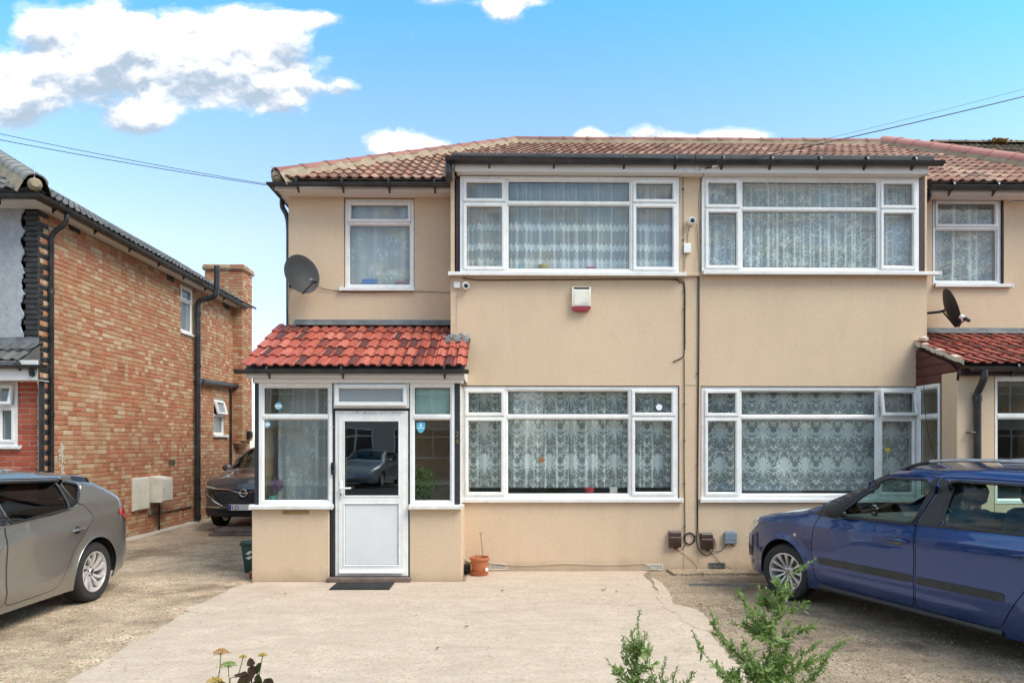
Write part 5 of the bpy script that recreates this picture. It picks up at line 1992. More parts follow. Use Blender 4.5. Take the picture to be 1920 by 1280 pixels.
q.tube([cn_ + Vector((0.02, -0.05, 0.1)), cn_ + Vector((0.02, -0.05, 0.32))], 0.008, 6)
q.build('hip_iron', M['steel'], nb)

# windows in the side wall (they look towards +X)
window(nb, (XN - 0.04, N1[0], N1[2]), N1[1] - N1[0], N1[3] - N1[2], (), 0.66, {(0, 1)}, rz=R(90), glass='glass_frost', sill=(0.03, 0.12, 0.07), frame_w=0.055)
window(nb, (XN - 0.03, N2[0], N2[2]), N2[1] - N2[0], N2[3] - N2[2], (), 0.46, {(0, 1)}, rz=R(90), glass='glass_frost', sill=(0.03, 0.14, 0.08), tilt=((0, 1), 16), frame_w=0.055)
# vents
for (px0, px1, py0, py1, mt) in ((129, 150, 416, 440, 'dark'), (313, 326, 513, 530, 'dark'), (316, 328, 861, 872, 'brass'), (419, 430, 566, 582, 'dark')):
    a, b = atX(px0, py0, XN), atX(px1, py1, XN)
    q = MB()
    w_ = b.y - a.y
    q.box(XN - 0.02, XN + 0.006, a.y, a.y + w_, b.z, a.z)
    v_ = q.build('air_brick', M[mt], nb)
    q = MB()
    for k in range(1, 6):
        q.box(XN + 0.0065, XN + 0.011, a.y + 0.01, a.y + w_ - 0.01, b.z + (a.z - b.z) * k / 6 - 0.005, b.z + (a.z - b.z) * k / 6 + 0.003)
    q.build('louvre', M['post' if mt == 'dark' else 'brown_box'], nb, kind='stuff')

# pipes
py_ = 10.1
pipe(nb, smooth_pts([(gxn, py_, gzn - 0.05), (gxn, py_, gzn - 0.14), (gxn - 0.05, py_, gzn - 0.22), (XN + 0.11, py_, gzn - 0.30), (XN + 0.05, py_, gzn - 0.40)], 4) + [Vector((XN + 0.05, py_, 0.05))], 0.036,
     collars=[(XN + 0.05, py_, 3.9), (XN + 0.05, py_, 2.1)])
sy_ = 14.8
xs_ = XN + 0.10
z_el = atX(378, 575, xs_).z
sp = smooth_pts([(xs_, sy_, z_el - 0.12), (xs_, sy_, z_el + 0.02), (xs_ + 0.06, sy_, z_el + 0.11), (xs_ + 0.22, sy_, z_el + 0.14), (xs_ + 0.36, sy_, z_el + 0.20), (xs_ + 0.40, sy_, z_el + 0.36)], 5)
pipe(nb, [Vector((xs_, sy_, 0.02))] + sp + [Vector((xs_ + 0.41, sy_, 5.50))], 0.058, name='soil_pipe', collars=[(xs_, sy_, 0.5), (xs_, sy_, 3.35), (xs_, sy_, 2.25), (xs_, sy_, z_el - 0.18), (xs_, sy_, 0.12)])
pipe(nb, [(XN + 0.085, sy_ + 0.05, 3.03), (XN + 0.085, 17.0, 3.10)], 0.055, name='branch_pipe')
q = MB()
q.tube([(XN + 0.085, 16.93, 3.10), (XN + 0.085, 17.02, 3.10)], 0.066, 12)
q.tube([(XN + 0.085, 15.0, 3.035), (XN + 0.085, 15.12, 3.04)], 0.066, 12)
q.build('pipe_collar', M['black_plastic'], nb, smooth=40)
pipe(nb, [(XN + 0.04, 16.75, 3.02), (XN + 0.04, 16.75, 0.5)], 0.028, name='waste_pipe')
pipe(nb, [(XN + 0.02, 12.9, 0.34), (XN + 0.02, 14.7, 0.34)], 0.012, name='gas_pipe', mat='brown_box')
pipe(nb, [(XN + 0.02, 12.95, 0.34), (XN + 0.02, 12.95, 0.62)], 0.016, name='gas_pipe', mat='steel')
pipe(nb, [(XN + 0.07, 13.2, 0.0), (XN + 0.07, 13.2, 0.58)], 0.018, name='cable_duct', mat='black_plastic')
# torn white patch near the front corner, stuck on the wall
q = MB()
rr2 = random.Random(8)
for k in range(150):
    t_ = rr2.random()
    z = 0.75 + t_ * 0.95
    wd = 0.075 if t_ > .55 else 0.04
    y = 10.42 + rr2.gauss(0, wd * .6)
    s_ = rr2.uniform(.008, .030)
    n_ = rr2.choice((4, 5, 6))
    vs = [(XN + 0.004 + rr2.uniform(0, .004), y + s_ * rr2.uniform(.6, 1.1) * math.cos(a * 6.283 / n_), z + s_ * 1.3 * rr2.uniform(.6, 1.1) * math.sin(a * 6.283 / n_)) for a in range(n_)]
    q.add(vs, [tuple(range(n_))])
q.build('peeling_paint', M['white_cable'], nb, fix=False, kind='stuff')

# chimney stack on its corbels
ch = part('chimney', nb, (0, 0, 0))
cx0, cx1, cy0, cy1 = -7.35, -6.42, 16.95, 17.60
ZC = atX(440, 487, -6.42).z
q = MB()
q.box(cx0 + 0.01, cx1 - 0.010, cy0 + 0.01, cy1 - 0.01, 1.75, ZC - 0.16)
q.build('chimney_core', M['brick_mortar'], ch)
q = MB()


def brick_box(q, x0, x1, y0, y1, z, odd, hh=BH):
    """one course of bricks round a rectangle: its -Y and +X faces"""
    x = x1 - 0.0
    k = odd
    while x > x0 + 0.02:
        L = (BW, BL)[k % 2]
        a = max(x - L, x0)
        q.cbox(a, x, y0 + rr.uniform(-.002, .002), y0 + 0.05, z, z + hh, 0.004)
        x -= L + J
        k += 1
    y = y0 + 0.052
    k = odd
    while y < y1 - 0.02:
        L = (BL, BW)[k % 2]
        b = min(y + L, y1)
        q.cbox(x1 - 0.04, x1 + rr.uniform(-.002, .002), y, b, z, z + hh, 0.004)
        y += L + J
        k += 1


z = 1.75
k = 0
while z < ZC - 0.01:
    o_ = 0.03 if z > ZC - 0.17 else 0.0
    if z > ZC - 0.10:
        o_ = 0.045
    brick_box(q, cx0 - o_, cx1 + o_, cy0 - o_, cy1 + o_, z, k % 2)
    z += BH + J
    k += 1
for s in range(4):
    brick_box(q, XN, cx1 - 0.055 * (s + 1), cy0 + 0.10 * (s + 1) - 0.1, cy1, 1.75 - (s + 1) * (BH + J), s % 2)
q.build('chimney_bricks', M['brick'], ch, fix=False, kind='stuff')
q = MB()
q.box(cx0 - 0.05, cx1 + 0.05, cy0 - 0.05, cy1 + 0.05, ZC - 0.095, ZC - 0.06)
q.box(cx0 + 0.1, cx1 - 0.1, cy0 + 0.1, cy1 - 0.1, ZC - 0.06, ZC + 0.01)
q.build('chimney_cap', M['mortar'], ch)
one_ = thing('wall_vent_box', 'small black vent box on the chimney side of the brick house', 'vent', (-6.42, 17.3, atX(464, 815, -6.42).z))
q = MB()
q.cbox(0.002, 0.10, -0.10, 0.10, -0.10, 0.10, 0.02)
q.build('hood', M['black_plastic'], one_)
q = MB()
q.box(0.101, 0.104, -0.07, 0.07, -0.05, 0.05)
q.build('flap', M['dark'], one_)

# ground-floor front extension: red brick, lean-to roof, tilted white window
YX = 9.72
XX1 = at(69, 800, YX).x
ZX = atX(40, 706, -6.9).z
zxt = at(20, 712, YX).z
wx = rect((-30, 717), (33, 835), YX)
ext = MB()
wall_panel('extension_wall', -9.8, XX1, 0.0, zxt, YX + 0.010, 0.12, [(wx[0], wx[1], wx[2], wx[3])], M['light_mortar'], nb)
cnt = 0
r_ = 0
z = 0.005
while z < zxt - 0.03:
    x = XX1
    odd = r_ % 2
    first = True
    while x > -8.3:
        L = BL if (r_ % 2 or not first) else BW
        a, b = x - L, x
        if wx[2] - BH < z < wx[3]:
            if a < wx[1] < b - 0.02:
                a = wx[1] + 0.002
            elif b <= wx[1] + 0.02:
                a = b
        if b - a > 0.02:
            q = brick_mesh('red', b - a, M['brick_red'])
            o = link('red_brick', q, nb)
            o.rotation_euler = (0, 0, R(-90))
            o.location = (a, YX + rr.uniform(-.002, .002), z)
            cnt += 1
        x -= L + J
        first = False
    r_ += 1
    z += BH + J
print('red bricks', cnt, 'brick spots', len(spots))
window(nb, (wx[0], YX + 0.01, wx[2]), wx[1] - wx[0], wx[3] - wx[2], (0.42 * (wx[1] - wx[0]),), at(0, 762, YX).z - wx[2], {(1, 0), (1, 1)}, sill=(0, 0.06, 0.06), tilt=((1, 1), 14), curtain='lace_plain', seed=5)
exf = rect((-20, 682), (72, 713), YX - 0.22)
q = MB()
q.cbox(-9.9, exf[1], YX - 0.24, YX - 0.22, exf[2], exf[3] + 0.05, 0.004)
q.box(-9.9, exf[1], YX - 0.22, YX + 0.0, exf[2], exf[2] + 0.01)
q.build('extension_fascia', M['fascia'], nb)
egy, egz = YX - 0.29, at(40, 684, YX - 0.29).z
gutter(nb, [(-9.9, egy, egz), (at(91, 684, egy).x, egy, egz)], r=0.05, brackets=[((at(33, 684, egy).x, egy, egz), 0)])
ex_ = at(78, 800, YX - 0.06).x
pipe(nb, [(ex_, egy + 0.01, egz - 0.03), (ex_, egy + 0.03, egz - 0.12), (ex_, YX - 0.06, egz - 0.2), (ex_, YX - 0.06, 0.02)], 0.036)
EX_E, EX_Y = egz + 0.05, egy + 0.03
exup = Vector((0, YN0 - EX_Y, 0.30)).normalized()
q = MB()
q.add([(-9.9, EX_Y, EX_E - 0.02), (XN + 0.02, EX_Y, EX_E - 0.02), (XN + 0.02, YN0, EX_E + 0.28), (-9.9, YN0, EX_E + 0.28)], [(0, 1, 2, 3)])
q.add([(XN + 0.02, EX_Y, EX_E - 0.02), (XN + 0.02, YN0, EX_E + 0.28), (XN + 0.02, YN0, EX_E - 0.02)], [(0, 1, 2)])
xr = q.build('extension_roof', M['tile_grey'], nb, fix=False)
lay_tiles(xr, (XN + 0.03 - 9 * 0.3, EX_Y, EX_E), (1, 0, 0), exup, 0.30, 0.28, 9, 2, 0.33, 'roman', M['tile_grey'], lambda p: True, name='extension_tile')
q = MB()
vs, fs = [], []
for i in range(30):
    x = XN + 0.03 - 0.1 * i
    for j, (yy, zz) in enumerate(((YN0 - 0.035, 0.40), (YN0 - 0.04, 0.30), (YN0 - 0.12, 0.25), (YN0 - 0.2, 0.21))):
        vs.append((x, yy + rr.uniform(-.006, .003), EX_E + zz + rr.uniform(-.008, .008)))
for i in range(29):
    for j in range(3):
        a = i * 4 + j
        fs.append((a, a + 1, a + 5, a + 4))
q.add(vs, fs)
q.build('lead_flashing', M['lead'], nb, fix=False, smooth=True)

# meter cabinets (fixed on the wall, things of their own)
a, b = atX(246, 893, XN), atX(280, 955, XN)
t = thing('meter_cabinet', 'flat cream meter cabinet on the brick side wall, the left of two', 'meter cabinet', (XN, (a.y + b.y) / 2 - 0.05, (a.z + b.z) / 2))
w_, h_ = (b.y - a.y) / 2 - 0.045, 0.30
q = MB(); q.cbox(0.002, 0.05, -w_, w_, -h_, h_, 0.006); q.build('case', M['cream'], t)
q = MB(); q.cbox(0.0505, 0.062, -w_ + 0.02, w_ - 0.02, -h_ + 0.02, h_ - 0.02, 0.004); q.build('door', M['cream'], t)
for zz in (-0.19, 0.19):
    q = MB(); q.box(0.0625, 0.066, -w_ + 0.03, -w_ + 0.045, zz - 0.03, zz + 0.03); q.build('hinge', M['sill'], t)
t = thing('meter_cabinet', 'deep cream meter cabinet standing proud of the brick wall, the right of two', 'meter cabinet', (XN, 13.15, 0.815))
q = MB(); q.prism([(0.002, -0.245), (0.24, -0.245), (0.25, -0.235), (0.25, 0.205), (0.002, 0.245)], -0.215, 0.215, 'Y'); q.build('case', M['cream'], t)
q = MB(); q.cbox(0.2505, 0.262, -0.19, 0.19, -0.22, 0.19, 0.004); q.build('door', M['cream'], t)
q = MB(); q.lathe([(0, 0.262), (0.012, 0.262), (0.012, 0.268), (0, 0.268)], 8, 'X', M=Matrix.Translation((0, -0.15, 0))); q.build('lock', M['dark'], t)
# ------------------------------------------------------------------ cars
def paint_mat(name, col, metal=0.55, rough=0.28, flake=0.15):
    m, nt, b, out = new_mat(name)
    p = pos(nt)
    f = noise(nt, p, 900, 1)
    c = mixc(nt, mth(nt, 'MULTIPLY', f, flake * 2), col, tuple(min(1, x * 1.7 + .01) for x in col))
    dust = ramp(nt, noise(nt, p, 5, 6, 0.7), [(0.5, 0.0), (0.8, 1.0)])
    sp = nd(nt, 'ShaderNodeSeparateXYZ')
    nt.links.new(p, sp.inputs[0])
    low = ramp(nt, sp.outputs[2], [(0.15, 0.22), (0.5, 0.015)])
    c = mixc(nt, mth(nt, 'MULTIPLY', mth(nt, 'ADD', dust, 0.3), low), c, (0.20, 0.17, 0.14))
    nt.links.new(c, b.inputs['Base Color'])
    nt.links.new(mth(nt, 'ADD', rough, mth(nt, 'MULTIPLY', low, 0.3)), b.inputs['Roughness'])
    b.inputs['Metallic'].default_value = metal
    b.inputs['Coat Weight'].default_value = 1.0
    nt.links.new(mth(nt, 'ADD', 0.02, mth(nt, 'MULTIPLY', low, 0.25)), b.inputs['Coat Roughness'])
    return m


M['paint_blue'] = paint_mat('blue_car_paint', (0.002, 0.036, 0.160), 0.55, 0.18)
M['paint_grey'] = paint_mat('warm_grey_car_paint', (0.285, 0.275, 0.265), 0.75, 0.32)
M['paint_dark'] = paint_mat('dark_grey_car_paint', (0.070, 0.074, 0.080), 0.35, 0.3)
M['paint_silver'] = paint_mat('silver_car_paint', (0.36, 0.38, 0.40), 0.7, 0.3)
M['trim'] = pm('black_car_trim', (0.020, 0.020, 0.021), 0.45, var=0.15)
M['gloss'] = pm('gloss_black_pillar', (0.010, 0.010, 0.011), 0.12, var=0.1, coat=1.0)
M['moulding'] = pm('rubbing_strip', (0.030, 0.030, 0.032), 0.5, var=0.2, dirt=(0.09, 0.085, 0.08), dscale=12)
M['alloy'] = pm('alloy_wheel', (0.62, 0.58, 0.56), 0.35, metal=0.35, var=0.08, dirt=(0.25, 0.19, 0.15), dirt_amt=0.35, dscale=20)
M['disc'] = pm('brake_disc', (0.16, 0.15, 0.145), 0.4, metal=0.8, var=0.2)
M['seat'] = pm('seat_fabric', (0.10, 0.10, 0.105), 0.9, var=0.2, bs=0.3)
M['dash'] = pm('dashboard_plastic', (0.045, 0.045, 0.048), 0.7, var=0.2)
M['chrome'] = pm('chrome', (0.62, 0.62, 0.63), 0.12, metal=1.0, var=0.05)
M['tail'] = pm('red_tail_light', (0.60, 0.012, 0.012), 0.15, var=0.2, coat=1.0)
M['lamp'] = pm('headlight_lens', (0.62, 0.63, 0.60), 0.12, metal=0.35, var=0.25, vs=12, coat=1.0)
M['plate'] = pm('white_number_plate', (0.75, 0.75, 0.75), 0.35, var=0.03)
M['plate_blue'] = pm('blue_plate_band', (0.015, 0.05, 0.35), 0.35)


def tyre_mat():
    m, nt, b, out = new_mat('tyre_rubber')
    tcn = nt.nodes.new('ShaderNodeTexCoord')
    sp = nd(nt, 'ShaderNodeSeparateXYZ')
    nt.links.new(tcn.outputs['Object'], sp.inputs[0])
    x, y, z = sp.outputs
    ang = mth(nt, 'ARCTAN2', z, x)
    rad = mth(nt, 'SQRT', mth(nt, 'ADD', mth(nt, 'MULTIPLY', x, x), mth(nt, 'MULTIPLY', z, z)))
    tread = mth(nt, 'GREATER_THAN', rad, 0.283)
    w = mth(nt, 'SINE', mth(nt, 'ADD', mth(nt, 'MULTIPLY', ang, 70), mth(nt, 'MULTIPLY', y, 60)))
    h = mth(nt, 'MULTIPLY', ramp(nt, w, [(0.0, 0.0), (0.25, 1.0)]), tread)
    c = mixc(nt, noise(nt, pos(nt), 9, 5), (0.014, 0.014, 0.014), (0.035, 0.033, 0.031))
    c = mixc(nt, mth(nt, 'MULTIPLY', mth(nt, 'SUBTRACT', 1.0, h), mth(nt, 'MULTIPLY', tread, 0.8)), c, (0.003, 0.003, 0.003))
    nt.links.new(c, b.inputs['Base Color'])
    b.inputs['Roughness'].default_value = 0.8
    bump(nt, b, h, 1.0, 0.008)
    return m


M['tyre'] = tyre_mat()


def in_poly(x, z, poly):
    c = False
    n = len(poly)
    j = n - 1
    for i in range(n):
        xi, zi = poly[i]
        xj, zj = poly[j]
        if (zi > z) != (zj > z) and x < (xj - xi) * (z - zi) / (zj - zi + 1e-12) + xi:
            c = not c
        j = i
    return c


def densify(poly, step, closed=True):
    out = []
    n = len(poly)
    for i in range(n if closed else n - 1):
        a, b = poly[i], poly[(i + 1) % n]
        k = max(1, int(math.hypot(b[0] - a[0], b[1] - a[1]) / step))
        out += [(a[0] + (b[0] - a[0]) * t / k, a[1] + (b[1] - a[1]) * t / k) for t in range(k)]
    if not closed:
        out.append(poly[-1])
    return out


def round_poly(poly, k=2):
    """corner cutting, so a panel's outline curves"""
    for _ in range(k):
        out = []
        n = len(poly)
        for i in range(n):
            a, b = poly[i], poly[(i + 1) % n]
            L = math.hypot(b[0] - a[0], b[1] - a[1])
            c = min(0.25, 0.035 / max(L, 1e-6))
            out += [(a[0] + (b[0] - a[0]) * c, a[1] + (b[1] - a[1]) * c), (b[0] + (a[0] - b[0]) * c, b[1] + (a[1] - b[1]) * c)]
        poly = out
    return poly


def inset_poly(poly, d):
    n = len(poly)
    area = sum(poly[i][0] * poly[(i + 1) % n][1] - poly[(i + 1) % n][0] * poly[i][1] for i in range(n))
    s = 1 if area > 0 else -1
    out = []
    for i in range(n):
        p0, p1, p2 = poly[i - 1], poly[i], poly[(i + 1) % n]
        e1 = Vector((p1[0] - p0[0], p1[1] - p0[1])).normalized() if p1 != p0 else Vector((1, 0))
        e2 = Vector((p2[0] - p1[0], p2[1] - p1[1])).normalized() if p2 != p1 else e1
        nn = Vector((-(e1.y + e2.y), e1.x + e2.x)) * s
        if nn.length < 1e-6:
            out.append(p1)
            continue
        nn.normalize()
        out.append((p1[0] + nn.x * d, p1[1] + nn.y * d))
    return out


def tri_region(outer, holes=(), step=0.045):
    pts, edges = [], []

    def loop(p):
        p = densify(p, step)
        o = len(pts)
        pts.extend(p)
        edges.extend((o + i, o + (i + 1) % len(p)) for i in range(len(p)))
    loop(outer)
    for h in holes:
        loop(h)
    xs = [p[0] for p in outer]
    zs = [p[1] for p in outer]
    bd = np.array(pts)
    x = min(xs) + step / 2
    while x < max(xs):
        z = min(zs) + step / 2
        while z < max(zs):
            if in_poly(x, z, outer) and not any(in_poly(x, z, h) for h in holes):
                if ((bd - np.array((x, z))) ** 2).sum(axis=1).min() > (step * 0.45) ** 2:
                    pts.append((x, z))
            z += step
        x += step
    vo, eo, fo, *_ = delaunay_2d_cdt([Vector(p) for p in pts], edges, [], 0, 1e-6)
    keep = []
    for f in fo:
        cx = sum(vo[i].x for i in f) / len(f)
        cz = sum(vo[i].y for i in f) / len(f)
        if in_poly(cx, cz, outer) and not any(in_poly(cx, cz, h) for h in holes):
            keep.append(tuple(f))
    return [(v.x, v.y) for v in vo], keep


class Car:
    def __init__(self, spec):
        self.s = s = spec
        self.L, self.w2 = s['L'], s['w'] / 2
        xs = np.linspace(-0.3, self.L + 0.3, 1200)
        tx, tz = zip(*s['top'])
        t = np.interp(xs, tx, tz)
        k = np.exp(-0.5 * (np.arange(-30, 31) * (xs[1] - xs[0]) / 0.035) ** 2)
        k /= k.sum()
        self.xs, self.tz = xs, np.convolve(np.pad(t, 30, 'edge'), k, 'valid')

    def T(self, x):
        return float(np.interp(x, self.xs, self.tz))

    def belt(self, x):
        s = self.s
        return s['belt'][0] + (s['belt'][1] - s['belt'][0]) * min(1, max(0, (x - 1.0) / 2.5))

    def W(self, x, z, rounding=True):
        s = self.s
        W = self.w2
        fa, fi, fp = s['front_plan']
        if x < fa:
            W -= fi * ((fa - x) / fa) ** fp
        ra, ri, rp = s['rear_plan']
        if x > self.L - ra:
            W -= ri * (min(1.0, (x - self.L + ra) / ra)) ** rp
        if z < 0.5:
            W -= 0.045 * ((0.5 - z) / 0.3) ** 2
        W -= 0.018 * max(0.0, (z - 0.62) / 0.35) ** 2 if z < 1.3 else 0
        # character lines
        for (cx0, cz0, cx1, cz1, d, wdt) in s.get('creases', ()):
            if cx0 < x < cx1:
                t = (x - cx0) / (cx1 - cx0)
                zc = cz0 + (cz1 - cz0) * t
                e = min(1, 6 * t, 6 * (1 - t))
                q = (z - zc) / wdt
                W += d * e * (math.exp(-q * q) if q > 0 else math.exp(-q * q * 0.12))
        zb = self.belt(x)
        t = z - zb
        tum = s['tumble'] * 0.5 * (t + math.sqrt(t * t + 0.0009))
        W -= tum
        r = 0.075
        for xc in s['wheels']:
            d = math.hypot(x - xc, z - s['wr'])
            f = (d - s['arch']) / 0.10
            if -0.5 < f < 1:
                W += s.get('flare', 0.012) * (1 - max(0, f)) ** 2
        if rounding:
            top = self.T(x)
            r = s.get('edge_r', 0.09)
            q = (z - (top - r)) / r
            if q > 0:
                q = min(q, 1.0)
                W -= r * 0.8 * (1 - math.sqrt(max(0, 1 - q * q)))
        return W

    def skin(self, name, outer, holes, mat, parent, off=0.0, step=0.045, both=True, side=-1):
        pts, tris = tri_region(outer, holes, step)
        res = []
        key = None
        for sd in ((-1, 1) if both else (side,)):
            vs, ns = [], []
            e = 0.004
            for (x, z) in pts:
                w = self.W(x, z) + off
                vs.append((x, sd * w, z))
                gx = (self.W(x + e, z) - self.W(x - e, z)) / (2 * e)
                gz = (self.W(x, z + e) - self.W(x, z - e)) / (2 * e)
                ns.append(Vector((-gx, sd, -gz)).normalized())
            me = bpy.data.meshes.new(name)
            fs = [t if sd < 0 else t[::-1] for t in tris]
            # drop unused points so normals match
            me.from_pydata(vs, [], fs)
            me.materials.append(mat)
            # orient faces outwards
            if len(me.polygons) and sum(p.normal.y * sd for p in me.polygons) < 0:
                me.flip_normals()
            me.shade_smooth()
            me.normals_split_custom_set_from_vertices(ns)
            o = link(name, me, parent)
            res.append(o)
        return res

    def line(self, pts, off=0.0, side=-1):
        return [Vector((x, side * (self.W(x, z) + off), z)) for x, z in pts]

    def span(self, name, x0, x1, mat, parent, s0=-1.0, s1=1.0, crown=0.03, n=None, m=17, off=0.0):
        """the surface between the two sides, over the stretch x0..x1 of the top line"""
        n = n or max(3, int((x1 - x0) / 0.05))
        vs, fs = [], []
        for i in range(n + 1):
            x = x0 + (x1 - x0) * i / n
            z = self.T(x)
            w = self.W(x, z)
            for j in range(m):
                s_ = s0 + (s1 - s0) * j / (m - 1)
                vs.append((x, s_ * w, z + crown * (1 - s_ * s_) + off))
        for i in range(n):
            for j in range(m - 1):
                a = i * m + j
                fs.append((a, a + 1, a + m + 1, a + m))
        mb = MB()
        mb.add(vs, fs)
        o = mb.build(name, mat, parent, fix=False, smooth=True)
        if sum(p.normal.z for p in o.data.polygons) < 0:
            o.data.flip_normals()
        return o


def wheel(parent, loc, R0, kind, side, name='wheel', steer=0.0):
    w = part(name, parent, loc, steer)
    wd = 0.20
    Rr = R0 * 0.69
    q = MB()
    pr = [(Rr - 0.012, -wd * .42), (Rr + 0.005, -wd * .47), (R0 - 0.035, -wd * .5), (R0 - 0.012, -wd * .43), (R0, -wd * .30), (R0 - .001, -wd * .18), (R0 - .009, -wd * .17), (R0 - .009, -wd * .14), (R0, -wd * .13),
          (R0, -wd * .02), (R0 - .009, -wd * .015), (R0 - .009, wd * .015), (R0, wd * .02), (R0, wd * .13), (R0 - .009, wd * .14), (R0 - .009, wd * .17), (R0, wd * .18), (R0, wd * .30), (R0 - 0.012, wd * .43), (R0 - 0.035, wd * .5),
          (Rr + 0.005, wd * .47), (Rr - 0.012, wd * .42)]
    q.lathe(pr, 56, 'Y', cap=False)
    q.build('tyre', M['tyre'], w, smooth=45)
    q = MB()
    f = side * 1.0
    # rim barrel and outer lip; the face looks to -y for side -1
    q.lathe([(Rr - 0.004, f * wd * .46), (Rr - 0.016, f * wd * .465), (Rr - 0.022, f * wd * .40), (Rr - 0.030, f * 0.0), (Rr - 0.03, -f * wd * .42), (Rr - 0.004, -f * wd * .44)], 48, 'Y', cap=False)
    q.build('rim', M['alloy'], w, smooth=45)
    q = MB()
    y0 = f * wd * 0.36
    n, tw = (10, 0.42) if kind == 'turbine' else (12, 0.0)
    rim_r = Rr - 0.018
    for k in range(n):
        a = 2 * math.pi * k / n
        vs = []
        segs = 6
        for i in range(segs + 1):
            t = i / segs
            r = 0.045 + (rim_r - 0.045) * t
            if kind == 'turbine':
                ang = a + tw * t * t * (1 if k % 2 else 0.55) - (0.10 if k % 2 else -0.04)
                hw = 0.015 + 0.016 * t * t
            else:
                ang = a + (0.09 if k % 2 else -0.09) * (1 - t) * 0.0
                hw = 0.011 + 0.014 * t ** 3
            c, s_ = math.cos(ang), math.sin(ang)
            tx, tz = -s_, c
            dy = f * (-0.030 * (1 - t) ** 2 + 0.012 * t)
            for (h, yy) in ((-hw, -f * 0.022), (-hw * .75, 0), (hw * .75, 0), (hw, -f * 0.022)):
                vs.append((c * r + tx * h, y0 + dy + yy, s_ * r + tz * h))
        fs = []
        for i in range(segs):
            for j in range(4):
                a0, a1 = i * 4 + j, i * 4 + (j + 1) % 4
                fs.append((a0, a1, a1 + 4, a0 + 4))
        q.add(vs, fs)
    q.build('spoke_face', M['alloy'], w, smooth=50)
    q = MB()
    q.lathe([(0.0, y0 - f * 0.010), (0.022, y0 - f * 0.012), (0.028, y0 - f * 0.022), (0.062, y0 - f * 0.030), (0.066, y0 - f * 0.05), (0.0, y0 - f * 0.05)], 24, 'Y')
    q.build('hub', M['alloy'], w, smooth=40)
    q = MB()
    q.lathe([(0.0, y0 - f * 0.0085), (0.020, y0 - f * 0.0085), (0.021, y0 - f * 0.012)], 20, 'Y')
    for k in range(5):
        a = 2 * math.pi * k / 5 + .3
        q.lathe([(0.0, y0 - f * .018), (0.007, y0 - f * .018), (0.009, y0 - f * 0.03)], 8, 'Y', M=Matrix.Translation((math.cos(a) * 0.045, 0, math.sin(a) * 0.045)))
    q.build('wheel_bolt', M['trim'], w, smooth=40)
    q = MB()
    q.box(-0.008, 0.008, min(y0 - f * .0080, y0 - f * .0072), max(y0 - f * .0080, y0 - f * .0072), -0.003, 0.003)
    q.box(-0.010, 0.002, min(y0 - f * .0080, y0 - f * .0072), max(y0 - f * .0080, y0 - f * .0072), 0.004, 0.009)
    q.box(-0.002, 0.010, min(y0 - f * .0080, y0 - f * .0072), max(y0 - f * .0080, y0 - f * .0072), -0.009, -0.004)
    q.build('wheel_emblem', M['chrome'], w)
    q = MB()
    yd = -f * 0.005
    q.lathe([(0.0, yd), (0.13, yd), (0.13, yd - f * 0.02), (0, yd - f * .02)], 28, 'Y')
    q.build('brake_disc', M['disc'], w, smooth=40)
    return w


